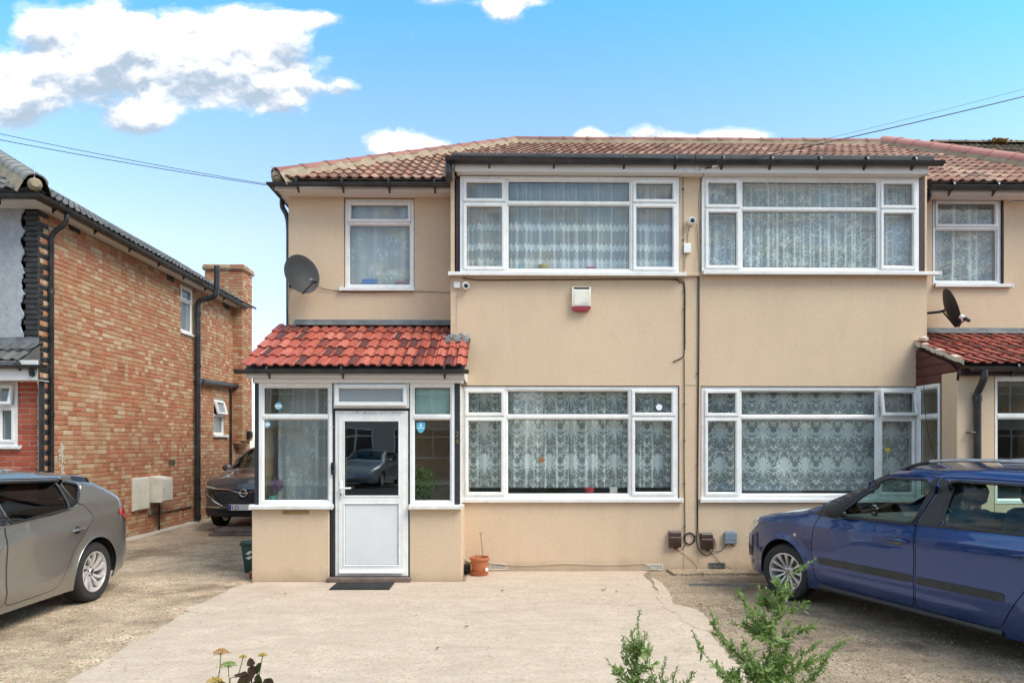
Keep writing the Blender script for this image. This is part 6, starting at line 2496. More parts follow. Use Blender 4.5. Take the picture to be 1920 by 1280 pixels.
def build_car(name, label, spec, paint, loc, rz):
    car = thing(name, label, 'car', loc, rz)
    C = Car(spec)
    s = spec
    L, w2, wr, ar = C.L, C.w2, s['wr'], s['arch']
    P = M[paint]
    # silhouette of the side
    zlow = s['bottom']
    top = [(x, C.T(x)) for x in np.arange(0.0, L + 1e-6, 0.05)] + [(L, C.T(L))]
    bot = [(L, s['rear_low'])]
    for xc in sorted(s['wheels'], reverse=True):
        a0 = math.asin(max(-1, min(1, (zlow - wr) / ar)))
        bot += [(xc + ar * math.cos(a0), zlow)]
        for k in range(1, 26):
            a = a0 + (math.pi - 2 * a0) * k / 26
            bot.append((xc + ar * math.cos(a), wr + ar * math.sin(a)))
        bot += [(xc - ar * math.cos(a0), zlow)]
    bot += [(0.12, zlow), (0.0, s['front_low'])]
    sil = top + bot
    glasses = [round_poly(g_, 2) for g_ in s['glass']]
    doors = [round_poly(d, 2) for d in s['doors']]
    C.skin('body_side', sil, [inset_poly(d, -0.004) for d in doors] + [g_ for i, g_ in enumerate(glasses) if s['glass_in'][i] is None], P, car)
    for i, d in enumerate(doors):
        gl_in = [glasses[j] for j, gi in enumerate(s['glass_in']) if gi == i]
        ds = C.skin('door', inset_poly(d, 0.003), gl_in, P, car)
        if s['handles'][i]:
            hx0, hx1, hz = s['handles'][i]
            for sd, dd in zip((-1, 1), ds):
                q = MB()
                pts = [(hx0 + (hx1 - hx0) * t, hz + 0.010 * math.sin(t * math.pi)) for t in np.linspace(0, 1, 9)]
                q.tube([Vector((x, sd * (C.W(x, z) + 0.012 + 0.022 * math.sin(math.pi * min(1, max(0, k / 8)))), z)) for k, (x, z) in enumerate(pts)], [0.010, .012, .014, .014, .013, .013, .013, .012, .009], 8)
                q.build('handle', M[s.get('handle_mat', 'chrome')] if s.get('handle_mat') else P, dd, smooth=50)
                q = MB()
                c = (hx0 + hx1) / 2
                q.lathe([(0.0, 0.002), (0.034, 0.002), (0.040, -0.002)], 16, 'Y', M=Matrix.Translation((c, 0, hz - 0.004)))
                for k in range(len(q.v)):
                    x, y, z = q.v[k]
                    q.v[k] = (c + (x - c) * 1.5, sd * (C.W(x, z) + y * 0.5 + 0.0006), z)
                q.build('handle_recess', M['gloss'], dd, smooth=True)
    C.skin('inner_skin', [(x, z - 0.01) for x, z in top] + bot, [inset_poly(g_, -0.006) for g_ in glasses], M['trim'], car, off=-0.018, step=0.09)
    for i, g_ in enumerate(glasses):
        C.skin('side_glass', inset_poly(g_, -0.002), [], M[s['glass_mat'][i]], car, off=-0.008, step=0.08)
        for sd in (-1, 1):
            q = MB()
            lp = densify(g_, 0.05)
            q.tube(C.line(lp + [lp[0]], 0.002, sd), 0.013, 6, cap=False)
            q.build('window_seal', M['trim'], car, smooth=60)
    for (poly, mt, off) in s.get('patches', ()):
        C.skin('trim_panel', poly, [], M[mt], car, off=off, step=0.05)
    for (pts, r, mt, nm) in s.get('lines', ()):
        for sd in (-1, 1):
            q = MB()
            q.tube(C.line(densify(pts, 0.05, False), 0.002, sd), r, 6)
            q.build(nm, M[mt], car, smooth=60)
    # top
    xw0, xw1, xr0, xr1 = s['stations']
    C.span('bonnet', 0.0, xw0, P, car, crown=s.get('bonnet_crown', 0.045))
    C.span('windscreen', xw0, xw1, M['glass_car'], car, -0.93, 0.93, crown=0.05, off=-0.004)
    for a, b in ((-1, -0.925), (0.925, 1)):
        C.span('windscreen_pillar', xw0, xw1, M['trim'] if s.get('black_pillar') else P, car, a, b, crown=0.05, m=4)
    C.span('roof', xw1, xr0, P, car, crown=0.05)
    C.span('rear_window', xr0, xr1, M['glass_tint'], car, -0.86, 0.86, crown=0.05, off=-0.004)
    for a, b in ((-1, -0.855), (0.855, 1)):
        C.span('rear_pillar', xr0, xr1, P, car, a, b, crown=0.05, m=5)
    C.span('tailgate', xr1, L, P, car, crown=0.04)
    # nose and tail faces
    for nm, x, lo, sg, bl in (('front_face', 0.0, s['front_low'], -1, s['nose']), ('rear_face', L, s['rear_low'], 1, 0.08)):
        vs, fs = [], []
        nz, ny = 10, 17
        hi = C.T(x)
        for j in range(nz + 1):
            z = lo + (hi - lo) * j / nz
            w = C.W(x, z)
            for i in range(ny):
                t = -1 + 2 * i / (ny - 1)
                vs.append((x + sg * bl * (1 - t * t) * math.sin(math.pi * (0.15 + 0.7 * j / nz)), t * w, z + (0.045 * (1 - t * t) if j == nz else 0)))
        for j in range(nz):
            for i in range(ny - 1):
                a = j * ny + i
                fs.append((a, a + 1, a + ny + 1, a + ny))
        q = MB()
        q.add(vs, fs)
        q.build(nm, P, car, smooth=True)
    # floor pan, arch liners, lips
    q = MB()
    xa, xb = s['wheels'][0] + ar + 0.02, s['wheels'][1] - ar - 0.02
    q.box(xa, xb, -w2 + 0.07, w2 - 0.07, zlow + 0.01, zlow + 0.10)
    q.box(0.12, s['wheels'][0] - ar - 0.02, -w2 + 0.25, w2 - 0.25, zlow + 0.02, zlow + 0.10)
    q.box(s['wheels'][1] + ar + 0.02, L - 0.1, -w2 + 0.25, w2 - 0.25, zlow + 0.02, zlow + 0.12)
    q.box(0.2, L - 0.2, -w2 + 0.32, w2 - 0.32, zlow + 0.105, zlow + 0.15)
    q.build('underbody', M['trim'], car)
    for xc in s['wheels']:
        for sd in (-1, 1):
            q = MB()
            vs, fs = [], []
            K = 18
            for yy in (w2 - 0.022, w2 - 0.30):
                for k in range(K + 1):
                    a = -0.15 + (math.pi + 0.3) * k / K
                    vs.append((xc + (ar + 0.004) * math.cos(a), sd * yy, wr + (ar + 0.004) * math.sin(a)))
            fs = [(k, k + 1, K + 2 + k, K + 1 + k) for k in range(K)] + [tuple(K + 1 + k for k in range(K + 1))]
            q.add(vs, fs)
            q.build('wheel_arch', M['trim'], car, fix=False, smooth=40)
            q = MB()
            a0 = math.asin(max(-1, min(1, (zlow - wr) / ar)))
            lp = [(xc + ar * math.cos(a0 + (math.pi - 2 * a0) * k / 30), wr + ar * math.sin(a0 + (math.pi - 2 * a0) * k / 30)) for k in range(31)]
            q.tube(C.line(lp, -0.003, sd), 0.006, 6)
            q.build('arch_lip', P, car, smooth=60)
            wheel(car, (xc, sd * (w2 - 0.115), wr), wr, s['wheel_kind'], sd, steer=s.get('steer', 0.0) if xc == s['wheels'][0] else 0.0)
    # cabin
    q = MB()
    q.prism([(xw0 + 0.05, 0.55), (xw0 + 0.02, C.T(xw0) - 0.07), (xw0 + 0.38, C.T(xw0) - 0.04), (xw0 + 0.52, C.T(xw0) - 0.12), (xw0 + 0.50, 0.55)], -w2 + 0.12, w2 - 0.12, 'Y')
    q.build('dashboard', M['dash'], car)
    q = MB()
    q.lathe([(0.165, -0.012), (0.18, -0.012), (0.19, 0.0), (0.18, 0.012), (0.165, 0.012)], 24, 'X', closed=True, M=Matrix.Translation((xw0 + 0.66, s.get('driver', 1) * w2 * 0.42, C.T(xw0) - 0.12)) @ Matrix.Rotation(R(-22), 4, 'Y'))
    q.cbox(-0.02, 0.02, -0.16, 0.16, -0.03, 0.03, 0.01, M=Matrix.Translation((xw0 + 0.66, s.get('driver', 1) * w2 * 0.42, C.T(xw0) - 0.12)) @ Matrix.Rotation(R(-22), 4, 'Y'))
    q.build('steering_wheel', M['dash'], car, smooth=50)
    sx = xw0 + 1.05
    for yy in (-w2 * 0.44, w2 * 0.44):
        q = MB()
        q.cbox(sx - 0.25, sx + 0.28, yy - 0.24, yy + 0.24, 0.40, 0.56, 0.05)
        Mt = Matrix.Translation((sx + 0.24, yy, 0.52)) @ Matrix.Rotation(R(14), 4, 'Y')
        q.cbox(-0.06, 0.08, -0.23, 0.23, 0.0, 0.60, 0.05, M=Mt)
        q.build('front_seat', M['seat'], car, smooth=40)
        q = MB()
        q.cbox(-0.05, 0.05, -0.13, 0.13, 0.64, 0.83, 0.045, M=Mt)
        q.tube([Mt @ Vector((0, -0.05, 0.58)), Mt @ Vector((0, -0.05, 0.68))], 0.007, 6)
        q.tube([Mt @ Vector((0, 0.05, 0.58)), Mt @ Vector((0, 0.05, 0.68))], 0.007, 6)
        q.build('headrest', M['seat'], car, smooth=40)
    q = MB()
    q.cbox(sx + 0.62, sx + 1.15, -w2 + 0.16, w2 - 0.16, 0.42, 0.58, 0.05)
    Mt = Matrix.Translation((sx + 1.10, 0, 0.55)) @ Matrix.Rotation(R(14), 4, 'Y')
    q.cbox(-0.06, 0.08, -w2 + 0.18, w2 - 0.18, 0.0, 0.52, 0.05, M=Mt)
    q.build('rear_seat', M['seat'], car, smooth=40)
    for yy in (-0.38, 0.38):
        q = MB()
        q.cbox(-0.05, 0.05, yy - 0.12, yy + 0.12, 0.52, 0.68, 0.04, M=Mt)
        q.build('headrest', M['seat'], car, smooth=40)
    # door mirrors
    mx, mz = s['mirror']
    for sd in (-1, 1):
        y = C.W(mx, mz)
        q = MB()
        q.lathe([(0.0, -0.055), (0.055, -0.050), (0.082, -0.025), (0.090, 0.01), (0.086, 0.04), (0.078, 0.042)], 16, 'X', M=Matrix.Translation((mx, sd * (y + 0.11), mz + 0.03)) @ Matrix.Diagonal((1.0, 1.12, 0.86, 1)))
        q.tube([(mx + 0.02, sd * (y - 0.01), mz - 0.01), (mx + 0.0, sd * (y + 0.06), mz + 0.0)], [0.035, 0.025], 8)
        mr = q.build('door_mirror', M[s.get('mirror_mat', 'trim')], car, smooth=50)
        q = MB()
        q.lathe([(0.0, 0.040), (0.078, 0.040), (0.078, 0.038)], 16, 'X', M=Matrix.Translation((mx, sd * (y + 0.11), mz + 0.03)) @ Matrix.Diagonal((1.0, 1.12, 0.86, 1)))
        q.build('mirror_glass', M['glass_tint'], mr)
    q = MB()
    q.cbox(xw1 - 0.02, xw1 + 0.01, -0.10, 0.10, C.T(xw1) - 0.10, C.T(xw1) - 0.03, 0.01)
    q.build('rear_view_mirror', M['dash'], car)
    return car, C


BLUE = dict(L=4.60, w=1.66, bottom=0.20, front_low=0.24, rear_low=0.28, wr=0.30, arch=0.355, wheels=(0.82, 3.63), nose=0.10,
            top=[(0, .62), (.03, .70), (.12, .775), (.35, .855), (.7, .92), (1.0, .965), (1.12, .995), (1.57, 1.215), (1.98, 1.42), (2.2, 1.45), (2.8, 1.465), (3.5, 1.45), (4.1, 1.41), (4.28, 1.33), (4.52, .95), (4.60, .80)],
            belt=(0.95, 1.0), tumble=0.40, front_plan=(0.75, 0.24, 2.3), rear_plan=(0.5, 0.10, 2.0), edge_r=0.085,
            creases=[(0.9, 0.83, 4.3, 0.90, 0.007, 0.045), (1.2, 0.34, 3.2, 0.36, 0.008, 0.03)],
            glass=[[(1.53, .972), (1.75, 1.185), (1.97, 1.355), (2.42, 1.362), (2.355, .985)], [(2.60, .992), (2.585, 1.362), (3.42, 1.352), (3.47, 1.005)], [(3.65, 1.01), (3.61, 1.345), (4.06, 1.32), (4.24, 1.04)]],
            glass_in=[0, 1, None], glass_mat=['glass_car', 'glass_car', 'glass_tint'],
            doors=[[(1.315, .955), (1.245, .82), (1.225, .62), (1.245, .38), (1.285, .285), (2.365, .262), (2.375, .70), (2.365, .95), (2.495, 1.39), (1.965, 1.385), (1.74, 1.215), (1.50, .985)],
                   [(2.383, .262), (3.03, .255), (3.10, .28), (3.17, .42), (3.28, .60), (3.40, .72), (3.52, .80), (3.55, 1.0), (3.47, 1.38), (2.513, 1.39), (2.383, .95), (2.393, .70)]],
            handles=[(2.10, 2.32, 0.82), (3.20, 3.42, 0.84)], stations=(1.12, 1.98, 4.12, 4.50), black_pillar=True, mirror=(1.57, 1.00), driver=1, wheel_kind='many', steer=R(9),
            patches=[([(2.365, .992), (2.432, 1.362), (2.492, 1.39), (2.372, .99)], 'trim', 0.006), ([(2.39, .992), (2.513, 1.385), (2.577, 1.362), (2.592, .998)], 'trim', 0.006),
                     ([(1.08, .985), (1.20, 1.035), (1.57, 1.21), (1.95, 1.405), (1.965, 1.387), (1.74, 1.217), (1.50, .99), (1.30, .965)], 'trim', 0.003),
                     ([(0.02, .69), (0.0, .62), (.10, .60), (.30, .70), (.42, .79), (.38, .845), (.2, .79), (.08, .74)], 'lamp', 0.004),
                     ([(0.02, .36), (0.02, .50), (.22, .48), (.24, .38)], 'trim', 0.003)],
            lines=[([(1.30, .957), (2.37, .980)], 0.010, 'trim', 'belt_seal'), ([(2.39, .982), (3.6, 1.0)], 0.010, 'trim', 'belt_seal')])
GREY = dict(L=4.29, w=1.80, bottom=0.19, front_low=0.24, rear_low=0.30, wr=0.315, arch=0.372, wheels=(0.86, 3.49), nose=0.12,
            top=[(0, .58), (.05, .68), (.3, .80), (.7, .89), (1.05, .97), (1.2, 1.02), (1.55, 1.20), (1.95, 1.36), (2.2, 1.405), (2.7, 1.41), (3.2, 1.37), (3.55, 1.325), (3.66, 1.30), (3.78, 1.24), (3.97, 1.155), (4.10, 1.05), (4.20, .95), (4.25, .87), (4.29, .72)],
            belt=(0.95, 1.06), tumble=0.46, front_plan=(0.8, 0.26, 2.3), rear_plan=(0.60, 0.13, 2.6), edge_r=0.10,
            creases=[(0.6, 0.70, 4.2, 0.93, 0.014, 0.05), (1.2, 0.36, 3.0, 0.40, 0.012, 0.035)],
            glass=[[(1.62, .955), (1.85, 1.16), (2.0, 1.29), (2.11, 1.325), (2.11, .955)], [(2.21, .962), (2.21, 1.33), (3.085, 1.30), (3.07, 1.02)], [(3.12, 1.292), (3.34, 1.255), (3.39, 1.228), (3.22, 1.078), (3.17, 1.10)]],
            glass_in=[0, 1, None], glass_mat=['glass_tint', 'glass_tint', 'glass_tint'],
            doors=[[(1.34, .95), (1.26, .80), (1.24, .55), (1.27, .30), (1.31, .262), (2.16, .250), (2.15, .60), (2.16, .95), (2.16, 1.355), (1.98, 1.33), (1.8, 1.20), (1.5, .98)],
                   [(2.172, .250), (2.80, .258), (2.885, .285), (2.975, .40), (3.10, .60), (3.28, .76), (3.43, .885), (3.42, .93), (3.29, 1.055), (3.12, 1.055), (3.115, 1.325), (2.172, 1.357), (2.172, .95), (2.162, .6)]],
            handles=[(1.88, 2.08, 0.78), (3.03, 3.26, 0.80)], handle_mat='chrome', stations=(1.2, 1.95, 3.64, 4.16), mirror=(1.55, 1.0), mirror_mat='paint_grey', driver=-1, wheel_kind='turbine',
            patches=[([(3.085, 1.03), (3.10, 1.30), (3.13, 1.295), (3.22, 1.09), (3.25, 1.065), (3.12, 1.028)], 'gloss', 0.003),
                     ([(2.12, .96), (2.12, 1.33), (2.20, 1.335), (2.20, .965)], 'gloss', 0.003),
                     ([(3.90, .905), (4.02, .955), (4.16, .96), (4.215, .90), (4.25, .83), (4.19, .77), (4.04, .845)], 'tail', 0.006)],
            lines=[([(1.6, .945), (2.15, .948), (2.8, .985), (3.10, 1.015), (3.21, 1.055), (3.31, 1.13), (3.415, 1.225), (3.37, 1.265), (3.2, 1.292)], 0.006, 'chrome', 'window_trim')])
SUV = dict(L=4.42, w=1.86, bottom=0.24, front_low=0.30, rear_low=0.35, wr=0.345, arch=0.40, wheels=(0.88, 3.54), nose=0.13,
           top=[(0, .84), (.04, .91), (.15, .97), (.5, 1.02), (1.0, 1.09), (1.15, 1.13), (1.55, 1.36), (2.0, 1.54), (2.4, 1.60), (3.2, 1.60), (4.0, 1.50), (4.2, 1.35), (4.4, 1.05), (4.42, .9)],
           belt=(1.05, 1.12), tumble=0.42, front_plan=(0.7, 0.20, 2.4), rear_plan=(0.6, 0.15, 2.0), edge_r=0.09,
           creases=[(0.6, 0.85, 4.2, 0.95, 0.012, 0.05)],
           glass=[[(1.60, 1.07), (1.85, 1.28), (2.1, 1.46), (2.3, 1.48), (2.3, 1.09)], [(2.40, 1.09), (2.40, 1.49), (3.3, 1.46), (3.4, 1.15)]],
           glass_in=[0, 1], glass_mat=['glass_tint', 'glass_tint'],
           doors=[[(1.34, 1.05), (1.27, .80), (1.27, .40), (1.31, .33), (2.33, .32), (2.34, 1.52), (2.05, 1.50), (1.5, 1.08)], [(2.345, .32), (3.0, .32), (3.1, .5), (3.3, .75), (3.48, .85), (3.5, 1.2), (3.3, 1.49), (2.352, 1.52)]],
           handles=[(2.05, 2.25, 0.93), (3.15, 3.35, 0.96)], stations=(1.15, 2.0, 4.0, 4.3), mirror=(1.55, 1.12), mirror_mat='paint_dark', driver=-1, wheel_kind='many', patches=[], flare=0.02,
           lines=[])

# blue estate car, nose to the house
rzb = math.atan2(-0.9397, 0.3420)
ux, uy = Vector((0.3420, -0.9397)), Vector((0.9397, 0.3420))
wheel_at = Vector((3.01, 7.28))
origin = wheel_at + uy * (0.83 - 0.01) - ux * 0.82
blue, CB = build_car('parked_car', 'dark blue estate car with silver roof rails, parked nose to the house on the right', BLUE, 'paint_blue', (origin.x, origin.y, 0.0), rzb)
for (a, b) in ((1.31, 2.36), (2.40, 3.13)):
    for sd in (-1, 1):
        q = MB()
        vs, fs = [], []
        n_ = 24
        for i in range(n_ + 1):
            x = a + (b - a) * i / n_
            e = min(1, (i + .5) / 1.5, (n_ - i + .5) / 1.5)
            for (dz_, o_) in ((-0.036, -0.004), (-0.030, 0.011 * e), (0.030, 0.013 * e), (0.036, -0.004)):
                z = 0.505 + dz_ * (0.75 + .25 * e) + 0.006 * (x - a)
                vs.append((x, sd * (CB.W(x, z) + o_), z))
        for i in range(n_):
            for j in range(3):
                k = i * 4 + j
                fs.append((k, k + 1, k + 5, k + 4))
        fs += [(0, 1, 2, 3), tuple(n_ * 4 + k for k in range(4))]
        q.add(vs, fs)
        q.build('side_moulding', M['moulding'], blue, smooth=50)
for sd in (-1, 1):
    q = MB()
    pts = [Vector((x, sd * (CB.W(x, CB.T(x)) - 0.035), CB.T(x) + h)) for x, h in ((2.02, 0.0), (2.12, 0.028), (2.3, 0.062), (2.6, 0.072), (3.2, 0.072), (3.8, 0.066), (4.0, 0.02))]
    q.tube(smooth_pts(pts[:3], 4), 0.016, 8)
    q.build('rail_foot', M['trim'], blue, smooth=60)
    q = MB()
    q.tube(smooth_pts(pts[2:6], 4), 0.015, 8)
    q.build('roof_rail', M['steel'], blue, smooth=60)
q = MB()
q.cbox(0.98, 1.015, -CB.W(1.0, .72) - 0.006, -CB.W(1.0, .72) + 0.01, 0.705, 0.735, 0.004)
q.build('side_repeater', M['lamp'], blue)
C_ = CB
q = MB()
lp = [(1.3, 0.235), (3.1, 0.225)]
for sd in (-1, 1):
    q.tube(C_.line(densify(lp, 0.1, False), -0.01, sd), 0.032, 8)
q.build('sill_cover', M['trim'], blue, smooth=60)
q = MB()
q.lathe([(0, -0.012), (0.035, -0.010), (0.045, 0.0), (0.035, 0.012), (0, 0.012)], 14, 'Y', M=Matrix.Translation((1.62, -0.42, 1.03)))
q.cbox(1.60, 1.64, -0.44, -0.40, 0.96, 1.0, 0.004)
one(q.build('dashboard_clock', M['chrome'], None, smooth=40), 'small round dial ornament on the dashboard of the blue car', 'ornament').matrix_world = Matrix.Translation((origin.x, origin.y, 0)) @ Matrix.Rotation(rzb, 4, 'Z')

# warm grey hatchback on the left, nose to the street
grey, CG = build_car('parked_car', 'warm grey hatchback with multi-spoke alloy wheels, cut off by the left edge', GREY, 'paint_grey', (-4.33 - 0.885, 7.33 - 3.49, 0.0), R(90))

# dark grey sport utility car up the side passage, nose towards us
suv, CS = build_car('parked_car', 'dark grey sport utility car up the passage behind the porch, nose towards the street', SUV, 'paint_dark', (-4.84, 12.95, 0.02), R(90))


def face_x(C, y, z, s):
    lo, hi = s['front_low'], C.T(0)
    w = C.W(0, min(max(z, lo), hi))
    t = min(1, abs(y) / w)
    return -s['nose'] * (1 - t * t) * math.sin(math.pi * (0.15 + 0.7 * min(1, max(0, (z - lo) / (hi - lo)))))


def on_front(C, s, y, z, off):
    """a point on the nose, carried on round the corner onto the side"""
    w = C.W(0.0, z)
    if abs(y) <= w:
        return Vector((face_x(C, y, z, s) - off, y, z))
    lo_, hi_ = 0.0, 0.7
    for _ in range(18):
        m_ = (lo_ + hi_) / 2
        if C.W(m_, z) < abs(y):
            lo_ = m_
        else:
            hi_ = m_
    return Vector((lo_ - off * 0.7, (abs(y) + off * 0.7) * (1 if y > 0 else -1), z))


def front_patch(C, s, poly, off, name, mat, parent, step=0.05):
    pts, tris = tri_region(poly, [], step)
    mb = MB()
    mb.add([on_front(C, s, y, z, off) for y, z in pts], tris)
    return mb.build(name, M[mat], parent, smooth=45)


# grille, slim lamps, bright V, plate and badge, both sides of the nose
front_patch(CS, SUV, [(-0.62, .80), (.62, .80), (.56, .62), (.40, .50), (-.40, .50), (-.56, .62)], 0.006, 'grille_back', 'dark', suv)
q = MB()
for r_ in range(7):
    z = 0.525 + r_ * 0.036
    for c_ in range(-9, 10):
        y = c_ * 0.062 + (0.031 if r_ % 2 else 0)
        if abs(y) > 0.42 + (z - .5) * 0.6:
            continue
        if abs(y) < 0.09 and z > 0.62:
            continue
        a = on_front(CS, SUV, y - 0.024, z - 0.004, 0.012)
        b = on_front(CS, SUV, y + 0.024, z + 0.005, 0.012)
        q.tube([a, (a + b) / 2 + Vector((-0.006, 0, 0.003)), b], 0.0055, 5)
q.build('grille_chips', M['disc'], suv, kind='stuff')
for sd in (-1, 1):
    front_patch(CS, SUV, [(sd * .60, .815), (sd * .88, .86), (sd * .915, .80), (sd * .88, .72), (sd * .70, .64), (sd * .60, .70)], 0.008, 'grille_flank', 'gloss', suv)
    front_patch(CS, SUV, [(sd * .56, .835), (sd * .80, .875), (sd * .875, .90), (sd * .90, .86), (sd * .70, .83), (sd * .57, .80)], 0.012, 'headlight', 'lamp', suv)
    q = MB()
    q.tube([on_front(CS, SUV, sd * y, z, 0.016) for y, z in ((.10, .745), (.30, .80), (.56, .81))], 0.010, 6)
    q.build('bright_trim', M['chrome'], suv, smooth=50)
    q = MB()
    q.tube([on_front(CS, SUV, sd * y, z, 0.012) for y, z in ((.40, .49), (.55, .56), (.72, .70), (.86, .80))], 0.009, 6)
    q.tube([on_front(CS, SUV, sd * y, z, 0.012) for y, z in ((.45, .46), (.70, .465), (.82, .45), (.88, .38))], 0.011, 6)
    q.build('bumper_trim', M['silver'], suv, smooth=50)
    q = MB()
    for k in range(12):
        y = .64 + (k % 4) * 0.06
        z = .69 + (k // 4) * 0.035
        a = on_front(CS, SUV, sd * (y - .015), z - .003, 0.014)
        b = on_front(CS, SUV, sd * (y + .02), z + .004, 0.014)
        q.tube([a, b], 0.005, 5)
    q.build('grille_chips', M['disc'], suv, kind='stuff')
front_patch(CS, SUV, [(-0.80, .44), (.80, .44), (.86, .33), (.70, .30), (-.70, .30), (-.86, .33)], 0.007, 'lower_bumper', 'trim', suv)
front_patch(CS, SUV, [(-0.55, .42), (.55, .42), (.50, .355), (-.50, .355)], 0.012, 'lower_intake', 'dark', suv)
q = MB()
Mb = Matrix.Translation(on_front(CS, SUV, 0, .735, 0.022))
q.lathe([(0.058, -0.008), (0.066, -0.010), (0.074, -0.006), (0.074, 0.006), (0.058, 0.006)], 28, 'X', M=Mb, closed=True)
q.box(-0.012, 0.0, -0.085, 0.085, -0.013, 0.013, M=Mb)
q.build('badge', M['chrome'], suv, smooth=40)
text_obj('badge_letters', 'NISSAN', on_front(CS, SUV, 0, .728, 0.0355), 0.026, M['dark'], suv, rot=(90, 0, -90))
q = MB()
Mp = Matrix.Translation(on_front(CS, SUV, 0, .47, 0.03))
q.cbox(-0.006, 0.0, -0.26, 0.26, -0.055, 0.055, 0.002, M=Mp)
pl = q.build('number_plate', M['plate'], suv)
q = MB()
q.box(-0.0072, -0.0062, 0.215, 0.256, -0.05, 0.05, M=Mp)
q.build('plate_band', M['plate_blue'], pl)
text_obj('plate_letters', 'LD', Mp @ Vector((-0.0075, 0.20, -0.037)), 0.105, M['dark'], pl, rot=(90, 0, -90), align='LEFT')
# ------------------------------------------------------------------ small things on and by the house
def cable(parent, pts, r=0.006, mat='cable', name='wall_cable', k=6):
    q = MB()
    q.tube(smooth_pts(pts, k), r * 0.72, 6)
    return q.build(name, M[mat], parent, smooth=60)


def wl(px, py, off=0.012, Y=None):
    return at(px, py, (YB if Y is None else Y) - off)


# satellite dishes
def dish(label, c, n, mount, lnb, lnb_mat):
    t = thing('satellite_dish', label, 'satellite dish', c)
    n = Vector(n).normalized()
    Mt = n.to_track_quat('Z', 'Y').to_matrix().to_4x4()
    q = MB()
    prof = [(0.0, 0.0), (0.06, 0.004), (0.12, 0.015), (0.18, 0.034), (0.235, 0.058), (0.245, 0.060), (0.243, 0.050), (0.18, 0.026), (0.12, 0.007), (0.0, -0.008)]
    q.lathe(prof, 36, M=Mt @ Matrix.Diagonal((1.0, 1.12, 1, 1)))
    q.build('reflector', M['dish'], t, smooth=50)
    mo, ln = Vector(mount) - Vector(c), Vector(lnb) - Vector(c)
    q = MB()
    back = -n * 0.03
    q.tube([back, back - n * 0.06, mo + Vector((0, -0.03, 0))], 0.018, 8)
    q.cbox(mo.x - 0.05, mo.x + 0.05, mo.y - 0.02, mo.y - 0.001, mo.z - 0.07, mo.z + 0.07, 0.004)
    q.build('bracket', M['black_plastic'], t, smooth=50)
    bot = Mt @ Vector((0, -0.26, 0.03))
    q = MB()
    q.tube([back - n * 0.03, bot - n * 0.01, ln - Vector((0, 0, 0.02))], 0.011, 8)
    q.build('feed_arm', M['black_plastic'], t, smooth=50)
    q = MB()
    dirl = (Vector((0, 0, 0.0)) - ln).normalized()
    q.tube([ln, ln + dirl * 0.07], [0.028, 0.030], 12)
    q.build('receiver_cap', M[lnb_mat], t, smooth=50)
    q = MB()
    q.tube([ln - dirl * 0.085, ln - dirl * 0.001], [0.020, 0.026], 12)
    q.build('receiver', M['black_plastic'], t, smooth=50)
    return t


c1 = at(563, 517, YM - 0.30)
dish('round dark satellite dish at the left corner of the house, above the porch roof', c1, (0.62, -0.74, 0.22), (XL + 0.06, YM, c1.z - 0.02), at(587, 527, YM - 0.62), 'steel')
c2 = at(1776, 580, YB + 0.15)
dish('dark satellite dish seen edge-on above the right-hand porch roof', c2, (0.88, -0.30, 0.30), (XB1 + 0.02, YB + 0.3, at(1745, 590, YB + .3).z), at(1809, 597, YB - 0.15), 'white')

# alarm box
p = at(1089.5, 561, YB)
t = thing('alarm_box', 'cream burglar alarm box with a red base high on the bay wall', 'alarm box', p)
hw, hh = 0.122, 0.158
q = MB()
q.prism([(0, -hh + 0.055), (-0.062, -hh + 0.055), (-0.066, hh - 0.045), (-0.055, hh - 0.012), (-0.03, hh), (0, hh)], -hw, hw, 'X')
q.build('case', M['cream'], t, smooth=40)
q = MB()
q.prism([(-hw * .80, hh - 0.040), (hw * .80, hh - 0.040), (hw * .84, hh - 0.016), (-hw * .84, hh - 0.016)], -0.0665, -0.055, 'Y')
q.build('louvre', M['dark'], t)
q = MB()
q.cbox(-hw * .80, hw * .86, -0.0705, -0.0645, -hh + 0.065, hh - 0.055, 0.003)
q.build('front_plate', M['cream'], t)
q = MB()
q.prism([(-hw, -hh + 0.054), (hw, -hh + 0.054), (hw * .98, -hh + 0.028), (hw * .80, -hh + 0.004), (hw * .5, -hh - 0.004), (-hw * .5, -hh - 0.004), (-hw * .80, -hh + 0.004), (-hw * .98, -hh + 0.028)], -0.066, 0, 'Y')
q.build('red_base', M['red_lens'], t)
text_obj('maker_name', 'Guard', (0.045, -0.0715, -0.076), 0.045, pm('faded_print', (0.47, 0.52, 0.50), 0.5), t)


def junction(px0, px1, py0, py1, label, d=0.035, mat='white'):
    a = rect((px0, py0), (px1, py1), YB)
    t = thing('junction_box', label, 'junction box', ((a[0] + a[1]) / 2, YB, (a[2] + a[3]) / 2))
    w_, h_ = (a[1] - a[0]) / 2, (a[3] - a[2]) / 2
    q = MB()
    q.cbox(-w_, w_, -d, -0.001, -h_, h_, 0.006)
    q.build('case', M[mat], t)
    q = MB()
    q.box(-w_ + 0.001, w_ - 0.001, -d - 0.0008, -d + 0.002, -h_ * .45 - 0.0015, -h_ * .45 + 0.0015)
    q.build('seam', M['sill'], t)
    return t


